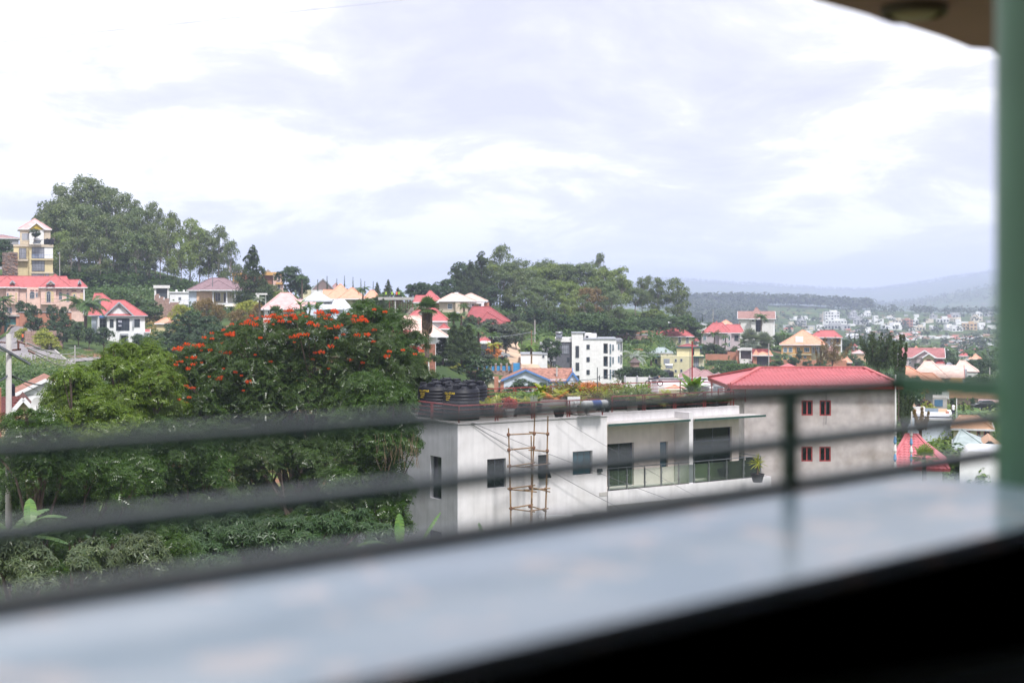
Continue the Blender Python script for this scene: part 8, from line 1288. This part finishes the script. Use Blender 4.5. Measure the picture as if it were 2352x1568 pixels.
TB = [('W', 60, 260, 120, 110, 1750, 2, 'grey multi storey block under construction at the top left of the valley town'), ('W', 130, 250, 90, 50, 1700, 0, 'white terraced building below the grey block'), ('W', 410, 345, 70, 130, 1600, 0, 'tall white block with stepped top left of the valley centre'), ('W', 490, 345, 80, 85, 1590, 0, 'white block attached right of the tall stepped one'), ('W', 180, 385, 240, 75, 1560, 2, 'long pale grey complex in the upper left of the valley'), ('W', 690, 440, 280, 70, 1420, 0, 'long low white building with a colonnade'), ('W', 610, 250, 60, 45, 1750, 0, 'small white house near the wood edge'),
    ('W', 910, 420, 150, 140, 1480, 3, 'reddish brown multi storey block in the valley'), ('W', 1000, 330, 150, 95, 1560, 0, 'white topped block behind the reddish one'), ('W', 1155, 375, 65, 90, 1500, 0, 'narrow white tower house'), ('W', 1110, 425, 150, 60, 1420, 1, 'cream stepped houses below the narrow tower'), ('W', 980, 455, 90, 50, 1400, 0, 'white house at the foot of the reddish block'), ('W', 1250, 330, 120, 60, 1650, 1, 'cream house on the upper valley slope'), ('W', 1460, 330, 190, 60, 1650, 0, 'long pale block on the upper slope right of centre'), ('W', 1520, 265, 180, 35, 1750, 3, 'brownish block high on the right slope'), ('W', 1560, 425, 100, 90, 1450, 0, 'white house with dark openings right of centre'),
    ('W', 1640, 460, 90, 85, 1430, 0, 'second white house with dark openings'), ('W', 1690, 480, 170, 50, 1400, 0, 'long white terrace beneath the openings house'), ('W', 1880, 465, 220, 105, 1440, 4, 'wide cream apartment block with brown centre'), ('W', 1950, 380, 100, 65, 1520, 0, 'white block behind the cream apartments'), ('W', 2070, 400, 120, 90, 1500, 0, 'white house at the right of the cream apartments'), ('W', 2230, 400, 130, 60, 1480, 0, 'white house partly behind the green column'), ('W', 2020, 290, 150, 60, 1700, 1, 'cream house among trees high at the right'), ('W', 1680, 320, 150, 45, 1680, 1, 'cream hillside house below the brown block'),
    ('W', 30, 410, 120, 40, 1500, 0, 'low white house at the left of the valley'), ('W', 250, 480, 130, 45, 1380, 0, 'white house cluster below the long complex'), ('W', 1380, 425, 150, 22, 1430, 2, 'low grey wall-like building in the fields'), ('W', 1150, 590, 120, 40, 1180, 0, 'low white shed by the fields, left'), ('W', 1290, 565, 95, 38, 1200, 0, 'white shed with stepped roof by the fields'), ('W', 1400, 585, 140, 32, 1180, 0, 'long white shed by the fields'), ('W', 1575, 590, 125, 36, 1180, 0, 'white warehouse right of the sheds'), ('W', 1780, 850, 90, 60, 820, 0, 'bright white cluster house in the lower right quarter'), ('W', 1850, 860, 60, 50, 810, 0, 'second bright white house in the lower right quarter'), ('W', 1765, 765, 90, 28, 900, 0, 'pale roofed hall in the dense quarter'),
    ('I', 2030, 270, 110, 45, 1750, 0, 'white villa on the upper left edge of the town'), ('I', 1880, 300, 140, 22, 1700, 0, 'long low white wall building beside the villa'), ('I', 2150, 300, 100, 15, 1700, 0, 'low white annex right of the villa'), ('I', 1830, 400, 80, 60, 1500, 1, 'pale house below the green field, left'), ('I', 1990, 400, 150, 80, 1500, 2, 'grey frame building with open columns'), ('I', 1750, 440, 110, 45, 1420, 2, 'low grey house at the left of the frame building'), ('I', 2110, 490, 120, 55, 1350, 1, 'cream house below the frame building'), ('I', 2280, 480, 110, 70, 1380, 0, 'white house behind the ochre roof'), ('I', 2100, 545, 130, 40, 1250, 0, 'white terrace just above the ochre roof'),
    ('I', 1560, 590, 60, 45, 700, 0, 'white house at the corner of the grey gabled house'), ('E', 600, 600, 150, 115, 1600, 0, 'largest white stepped building of the town'), ('E', 640, 640, 220, 60, 1480, 0, 'white building below the largest stepped one'), ('E', 540, 560, 90, 80, 1640, 1, 'cream stepped block left of the largest'), ('E', 620, 680, 330, 50, 1380, 2, 'long grey concrete frame on the slope'), ('E', 690, 590, 60, 60, 1560, 0, 'narrow white house right of the largest'), ('E', 540, 600, 80, 45, 1500, 0, 'small white block left of the long one'), ('E', 380, 675, 80, 50, 1350, 2, 'grey house beside the pale roof'), ('E', 960, 655, 90, 28, 1400, 0, 'low white house in the trees'), ('E', 850, 510, 60, 35, 1700, 0, 'small white house under the grey block')]
for k, (c_, x, yb_, w, hg, D, wi, lab) in enumerate(TB): town_block(lab, x, yb_, w, hg, D, FW[wi], k, c_)
r_ = random.Random(23)
for k in range(44):
    x, y = r_.uniform(-300, 2250), r_.uniform(300, 520); wi_ = r_.choice((0, 0, 1, 2)); side = 'at the left of the town' if x < 200 else 'left of the colonnaded building' if x < 700 else 'in the middle of the town' if x < 1300 else 'near the cream apartment block' if x < 1950 else 'close to the green column'
    town_block(('compact', 'long')[k % 2] + ' ' + ('white', 'cream', 'grey')[wi_] + ' flat roofed house ' + side, x, y, r_.uniform(60, 95) if k % 2 == 0 else r_.uniform(100, 170), r_.uniform(30, 70), 1900 - (y - 300) * 2.1, FW[wi_], 600 + k, 'W', group='flat roofed houses on the valley slope')
town_block('pale salmon roofed house alone at the left of the valley town', 1780, 520, 150, 40, 1300, FW[1], 90, 'I', 'hip', FR[0])
r_ = random.Random(17)
for k in range(190):      # the dense quarter of small houses on the valley floor
    if k < 95: x, y = r_.uniform(1180, 2240), r_.uniform(600, 880)
    elif k < 130: x, y = r_.uniform(-40, 560), r_.uniform(540, 700)
    else: x, y = r_.uniform(540, 1100), r_.uniform(560, 700)
    if 800 < x < 1420 and y > 640 and k < 95: continue
    D = 1450 - (y - 480) * 1.75; q = r_.randrange(4)
    wi_ = r_.choice((0, 1, 2, 4)); kd = r_.choice(('hip', 'gable')); wd_ = r_.uniform(45, 105)
    place = 'above the ochre house' if x < 0 else 'behind the dark feathery tree' if x < 560 else 'left of the bright green field' if x < 1150 else 'below the long white sheds' if x < 1450 and y < 720 else 'just above the maroon gables' if x < 1500 else 'beneath the cream apartment block' if x < 1900 and y < 720 else 'low in the valley at the right' if x < 1900 else 'near the green column'
    town_block(('small', 'wide')[wd_ > 75] + ' ' + ('white', 'cream', 'grey', '', 'ochre')[wi_] + ' house with ' + ('red', 'rust', 'tin', 'grey')[q] + (' hipped' if kd == 'hip' else ' gabled') + ' roof ' + place, x, y, wd_, r_.uniform(14, 28), D, FW[wi_], 200 + k, 'W', kd, FR[q], group='small houses crowding the valley floor')
for k in range(36):
    x, y = r_.uniform(420, 1000), r_.uniform(60, 215); x = 420 + (x - 420) * .7
    town_block('tiny pale house strung along the far hillside', x, y, r_.uniform(25, 50), r_.uniform(12, 20), 2900 + r_.uniform(0, 900), FW[k % 2], 400 + k, 'W', 'hip', FR[2], group='tiny houses on the far hillside') if y > 60 + abs(x - 640) * .15 else None
road('valley_track', interp([((2090, 770), (2093, 780)), ((2118, 850), (2124, 860)), ((2140, 900), (2147, 910)), ((2165, 820), (2173, 830)), ((2185, 700), (2196, 700))], 6), DIRT, dz=1.0)

# ---------------------------------------------------------------- the near trees
def near_tree(name, label, D, lobes, tpl, m, size, n, seed, trunk, tr=.22, clump=.40, bark=BARK, cat='tree', depth=None, per=20, jit=1.6):
    """lobes measured as (across, height, radius) and given depth around D; trunk base measured too"""
    r = random.Random(seed); L = []
    b_ = gp(trunk[0], D, 0)
    for lb in lobes:
        x, y, rad = lb[:3]; dd = D + (lb[3] if len(lb) > 3 else r.uniform(-jit, jit)); q = P(x, y, dd) - b_; R_ = rad / FPX * dd; L.append((q.x, q.y, q.z, R_, R_ * r.uniform(.95, 1.3), R_ * r.uniform(.85, 1)))
    e = empty(name, b_, 0, label, cat); tm = MB(); fk = P(trunk[0] + (trunk[2] if len(trunk) > 2 else 0), trunk[1], D) - b_
    trunk_build(tm, r, (0, 0, 0), fk, L, tr, 8, 3); tm.build('trunk', bark, e, True)
    put(crown_mesh('crown', seed, L, n, size, tpl, m, clump, per, flat=.8), 'crown', e)
    return e, [(Vector(l[:3]) + b_, l[3:6]) for l in L]
T3 = [(455, 860, 58), (520, 822, 58), (590, 795, 58), (660, 778, 55), (725, 775, 52), (790, 782, 52), (850, 800, 52), (900, 838, 48), (430, 925, 58), (500, 900, 70), (580, 880, 75), (660, 860, 75), (740, 860, 75), (820, 870, 70), (880, 895, 60), (460, 975, 62), (540, 970, 80), (630, 950, 80), (720, 950, 80), (810, 960, 72), (420, 865, 36), (555, 775, 36), (690, 748, 34), (760, 745, 34), (875, 790, 36), (610, 1020, 70), (700, 1030, 70)]
e3, S3 = near_tree('tulip_tree', 'wide flowering tree with orange-red blossoms covering its crown', 76, T3, 'pinnate', L_TULIP, .36, 26000, 101, (700, 1180, -20), .3, clump=.42)
for nm, lab, D, lb, tp, m, sz, n, sd, tk in [
    ('broadleaf_tree', 'dark glossy tree rising behind the right side of the flowering tree', 86, [(838, 722, 34), (812, 742, 30), (865, 745, 34), (900, 768, 46), (945, 800, 38), (880, 820, 58), (925, 850, 44), (850, 780, 44), (905, 905, 40)], 'pinnate', L_NEAR, .42, 5200, 102, (880, 1000)),
    ('broadleaf_tree', 'small-leaved tree with a few flowers at the right edge of the canopy', 80, [(945, 865, 36), (975, 872, 30), (990, 895, 26), (935, 905, 44), (960, 935, 38), (905, 880, 30)], 'pinnate', L_TULIP, .34, 3200, 103, (930, 1050)),
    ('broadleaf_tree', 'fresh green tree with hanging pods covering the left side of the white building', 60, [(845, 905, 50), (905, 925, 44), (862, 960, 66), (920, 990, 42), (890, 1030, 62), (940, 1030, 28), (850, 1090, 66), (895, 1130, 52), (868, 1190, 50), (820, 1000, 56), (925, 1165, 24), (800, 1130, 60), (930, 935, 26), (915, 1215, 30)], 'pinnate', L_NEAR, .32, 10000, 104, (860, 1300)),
    ('broadleaf_tree', 'bright yellow-green tree left of the flowering tree', 70, [(300, 850, 56), (345, 838, 46), (255, 860, 40), (320, 905, 60), (370, 890, 46), (280, 930, 50), (370, 950, 52), (325, 985, 56), (265, 815, 22), (295, 808, 20)], 'pinnate', L_FRESH, .34, 7000, 105, (330, 1150)),
    ('broadleaf_tree', 'pointed bright green tree behind the power pole, nearest the white gable', 64, [(170, 878, 40), (200, 905, 44), (150, 915, 44), (125, 935, 28), (180, 955, 62), (225, 950, 42), (145, 1000, 46), (215, 1010, 60), (265, 985, 46), (160, 868, 24)], 'pinnate', L_FRESH, .32, 6500, 106, (190, 1180)),
    ('broadleaf_tree', 'loose reddish-tipped tree at the lower left edge', 52, [(45, 990, 40), (90, 975, 32), (60, 1030, 48), (120, 1030, 48), (20, 1040, 36), (90, 1080, 56), (150, 1080, 52), (60, 950, 16), (105, 1000, 40)], 'pinnate', L_NEAR, .26, 6000, 107, (80, 1250)),
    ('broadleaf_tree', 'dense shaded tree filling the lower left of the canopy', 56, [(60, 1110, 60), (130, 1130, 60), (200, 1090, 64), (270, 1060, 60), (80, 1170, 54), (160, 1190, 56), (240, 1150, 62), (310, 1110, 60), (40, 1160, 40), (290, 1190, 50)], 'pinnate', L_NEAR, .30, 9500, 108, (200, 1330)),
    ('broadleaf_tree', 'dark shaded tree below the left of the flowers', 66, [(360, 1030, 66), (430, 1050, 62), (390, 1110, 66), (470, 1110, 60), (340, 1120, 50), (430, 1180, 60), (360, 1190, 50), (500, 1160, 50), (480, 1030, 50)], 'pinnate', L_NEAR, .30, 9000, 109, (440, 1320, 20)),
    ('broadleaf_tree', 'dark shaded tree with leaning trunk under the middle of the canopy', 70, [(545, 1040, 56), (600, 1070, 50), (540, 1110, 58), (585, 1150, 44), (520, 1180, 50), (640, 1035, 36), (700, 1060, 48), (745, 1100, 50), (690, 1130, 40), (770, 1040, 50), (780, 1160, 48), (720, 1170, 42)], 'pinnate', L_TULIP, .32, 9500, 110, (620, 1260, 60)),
    ('dark_shrub', 'dark leafy shrub bank with tiny red flowers at the foot of the trees', 48, [(470, 1230, 46), (540, 1240, 50), (610, 1235, 46), (680, 1240, 46), (750, 1225, 46), (820, 1225, 44), (560, 1290, 60), (660, 1285, 60), (760, 1275, 56), (450, 1290, 50), (880, 1240, 34), (500, 1330, 60), (600, 1340, 60), (700, 1330, 60)], 'long', L_DARK, .30, 9000, 111, (640, 1390)),
    ('mango_tree', 'left of two pale grey-green long-leaved shrubs near the railing', 41, [(205, 1285, 38), (235, 1305, 34), (190, 1310, 30), (215, 1265, 26), (215, 1340, 34)], 'long', L_MANGO, .26, 2600, 112, (220, 1390)),
    ('mango_tree', 'right and rounder of two pale grey-green long-leaved shrubs', 42, [(320, 1270, 40), (350, 1290, 32), (290, 1290, 32), (320, 1310, 36), (335, 1252, 24)], 'long', L_MANGO, .26, 2800, 113, (325, 1390)),
    ('mango_tree', 'pale long-leaved shrub at the bottom left edge', 38, [(30, 1270, 46), (70, 1300, 42), (20, 1330, 46), (85, 1340, 36), (0, 1290, 36)], 'long', L_MANGO, .26, 3000, 114, (40, 1420)),
    ('dark_shrub', 'fine green bush between the pale shrubs', 44, [(130, 1280, 42), (160, 1240, 34), (120, 1230, 34), (265, 1240, 34), (390, 1270, 50), (140, 1330, 46), (270, 1350, 50), (400, 1330, 46), (90, 1220, 30)], 'pinnate', L_NEAR, .22, 5500, 115, (160, 1400)),
    ('broadleaf_tree', 'bare-trunked dark tree deep in the shade at the centre of the canopy', 78, [(620, 960, 50), (560, 1000, 50), (690, 1000, 50), (760, 1000, 50), (470, 1010, 50), (830, 1040, 46), (650, 1195, 40), (560, 1215, 40)], 'pinnate', L_TULIP, .34, 5500, 116, (560, 1200, 30)),
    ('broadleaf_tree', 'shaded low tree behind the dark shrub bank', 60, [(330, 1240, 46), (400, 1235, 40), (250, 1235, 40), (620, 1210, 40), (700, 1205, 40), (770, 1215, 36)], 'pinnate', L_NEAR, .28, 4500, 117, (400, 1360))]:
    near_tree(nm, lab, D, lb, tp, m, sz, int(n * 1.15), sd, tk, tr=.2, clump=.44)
# orange blossom clusters on the flowering tree
fl = MB()
for k in range(9):
    a = k * 2.4; r0 = .035 + .08 * math.sqrt(k / 9); q = Vector((math.cos(a) * r0, math.sin(a) * r0, .09 - .012 * k)); o_ = Vector((math.cos(a) * .45, math.sin(a) * .45, .9)).normalized() * .13; n_ = 5
    rim = [q + o_ + Vector((math.cos(j * 1.257) * .045, math.sin(j * 1.257) * .045, .0)) for j in range(n_)]
    fl.add([q] + rim, [(0, 1 + j, 1 + (j + 1) % n_) for j in range(n_)])
FLM = fl.mesh('flower_cluster', PETAL)
B_ = '55,950 180,950 245,905 300,900 340,915 285,940 350,960 405,855 450,860 490,870 525,870 585,870 625,880 600,920 640,885 520,935 545,935 740,800 810,775 790,845 820,850 720,850 735,915 830,880 870,880 895,845 905,810 940,860 20,1065 60,1080 90,1075 120,1075 5,1010 10,1290 1030,925 1080,960 1050,830 1100,815 1140,825 1130,860 1190,890 1230,885 1280,885 1270,795 1310,795 1285,825 1235,845 1180,965 1215,985 1250,985 1290,980 1320,965 1440,830 1510,850 1495,885 1520,915 1560,905 1610,905 1650,910 1590,860 1620,855 760,1085 800,1095 780,1110 865,1100 840,1155 870,1065 965,1085 1390,1080 1320,1120 1555,1085 1660,1070 1770,1150 1255,1210 1055,1295 1120,1295 1050,1365 1480,1362 1640,1395 1230,1475 1750,1015 1925,1265 1910,1325 2095,1255 2290,1255 2255,1300 375,1310 95,1505 510,1395 430,1105 1870,800 1770,770 320,850 380,880 460,890 560,860 660,930 700,790 760,780 1000,940 1160,850'
K_ = '2090,100 2010,135 1910,175 1980,180 2125,145 2190,150 1640,295 1690,275 1700,300 1770,250 1800,240 1830,265 1860,255 1890,290 1915,258 1975,295 2080,232 2075,320 2100,330 1570,380 1600,378 1660,395 1700,392 1760,350 1790,365 1820,375 1850,400 1870,405 1790,428 1670,430 1740,470 1765,468 2095,465 1580,515 1595,545 1640,585 1615,580 1965,540 2070,535 2050,570 2185,500 2245,530 1750,625 1790,655 1815,655 1680,765 1745,740 1728,785 1755,785 2262,670 2330,600'
cam0 = Vector((0, 0, CZ))
for s_, c_ in ((B_, 'B'), (K_, 'K')):
    for it in s_.split():
        x, y = map(float, it.split(',')); px, py = cp(c_, x, y); d = P(px, py, 1) - cam0; best = None
        for c3, rr in S3:      # where the line of sight first meets the crown
            q = cam0 - c3; A = sum((d[i] / (rr[i] * 1.08)) ** 2 for i in range(3)); B2 = 2 * sum(q[i] * d[i] / (rr[i] * 1.08) ** 2 for i in range(3)); C2 = sum((q[i] / (rr[i] * 1.08)) ** 2 for i in range(3)) - 1; ds = B2 * B2 - 4 * A * C2
            if ds > 0: t = (-B2 - math.sqrt(ds)) / (2 * A); best = t if best is None else min(best, t)
        if best is None: best = 74.5
        for j in range(1):
            o_ = put(FLM, 'flower_cluster', e3, cam0 + d * (best - .15) - e3.location + Vector((random.uniform(-.12, .12), random.uniform(-.2, .2), random.uniform(-.05, .05))), random.uniform(0, 6), random.choice((.5, .7, .8, 1.1)))
# banana plants close to the white building and at the left
def near_banana(label, D, base, leaves, seed):
    r = random.Random(seed); b_ = P(base[0], base[1], D); e = empty('banana_plant', b_, 0, label, 'banana plant'); st = MB().tube([(0, 0, -2), (0, 0, .2)], [.16, .1], 8); st.build('stem', mat('banana_stem', (.16, .19, .07)), e)
    for (x, y, a, L, el, bend) in leaves:
        o_ = P(x, y, D) - b_; mb = MB(); mb.tube([(0, 0, 0), o_], [.06, .03], 5); mb.build('leaf_stalk', L_BAN, e); mb = MB(); banana_leaf(mb, o_, R(a), L, R(el), R(bend), L * .16, 10, True, r); mb.build('leaf', L_BAN, e)
near_banana('large banana leaves standing against the side wall of the white building', 46, (915, 1330), [(905, 1258, 200, 1.35, 40, 75), (968, 1245, 20, 1.15, 62, 14), (918, 1250, 100, 1.0, 85, 10)], 3)
near_banana('small banana shoot in front of the white wall', 48, (1112, 1300), [(1108, 1232, 130, .5, 80, 30), (1110, 1236, 20, .6, 60, 90), (1112, 1238, 330, .5, 50, 100)], 4)
near_banana('broad banana plant at the lower left below the power pole', 44, (70, 1300), [(30, 1225, 60, 1.6, 50, 60), (60, 1210, 350, 1.5, 45, 70), (80, 1230, 20, 1.9, 20, 60), (20, 1220, 180, 1.4, 50, 80), (45, 1240, 250, 1.2, 30, 70), (70, 1215, 110, 1.2, 70, 50)], 5)
near_banana('tattered banana leaf drooping beside the far left shrubs', 40, (60, 1290), [(40, 1255, 300, 1.0, 10, 70), (55, 1235, 0, 1.3, 15, 50)], 6)
hp = MB(); r2 = random.Random(8)
for k in range(45):     # hanging pods and dry vines of the tree by the white building
    q = P(r2.uniform(860, 962), r2.uniform(990, 1040), 58.2 + r2.uniform(-.6, .4)); hp.tube([q, q + Vector((r2.uniform(-.1, .1), 0, -.3)), q + Vector((r2.uniform(-.15, .15), 0, -.75))], .009, 3, False)
tag(hp.build('hanging_pods', L_DEAD, None), 'dry brown pods hanging from the tree beside the white building', 'pods', kind='stuff')
e = empty('low_wall', P(1000, 1290, 62), 0, 'x', 'x'); bpy.data.objects.remove(e)

# ---------------------------------------------------------------- the air
zt_, zb_ = CZ + 245, float(gzv.min()) - 5
hz = MB().box(-9500, 9500, -80, 12500, zb_, zt_); m = bpy.data.materials.new('pale_air'); m.use_nodes = True; n, l = m.node_tree.nodes, m.node_tree.links; n.clear()
ou = n.new('ShaderNodeOutputMaterial'); pv = n.new('ShaderNodeVolumePrincipled'); pv.inputs['Color'].default_value = (.66, .73, 1, 1); pv.inputs['Density'].default_value = HAZE_DENSITY; pv.inputs['Anisotropy'].default_value = 0; l.new(pv.outputs[0], ou.inputs['Volume'])
hz.build('haze', m, None)['kind'] = 'stuff'
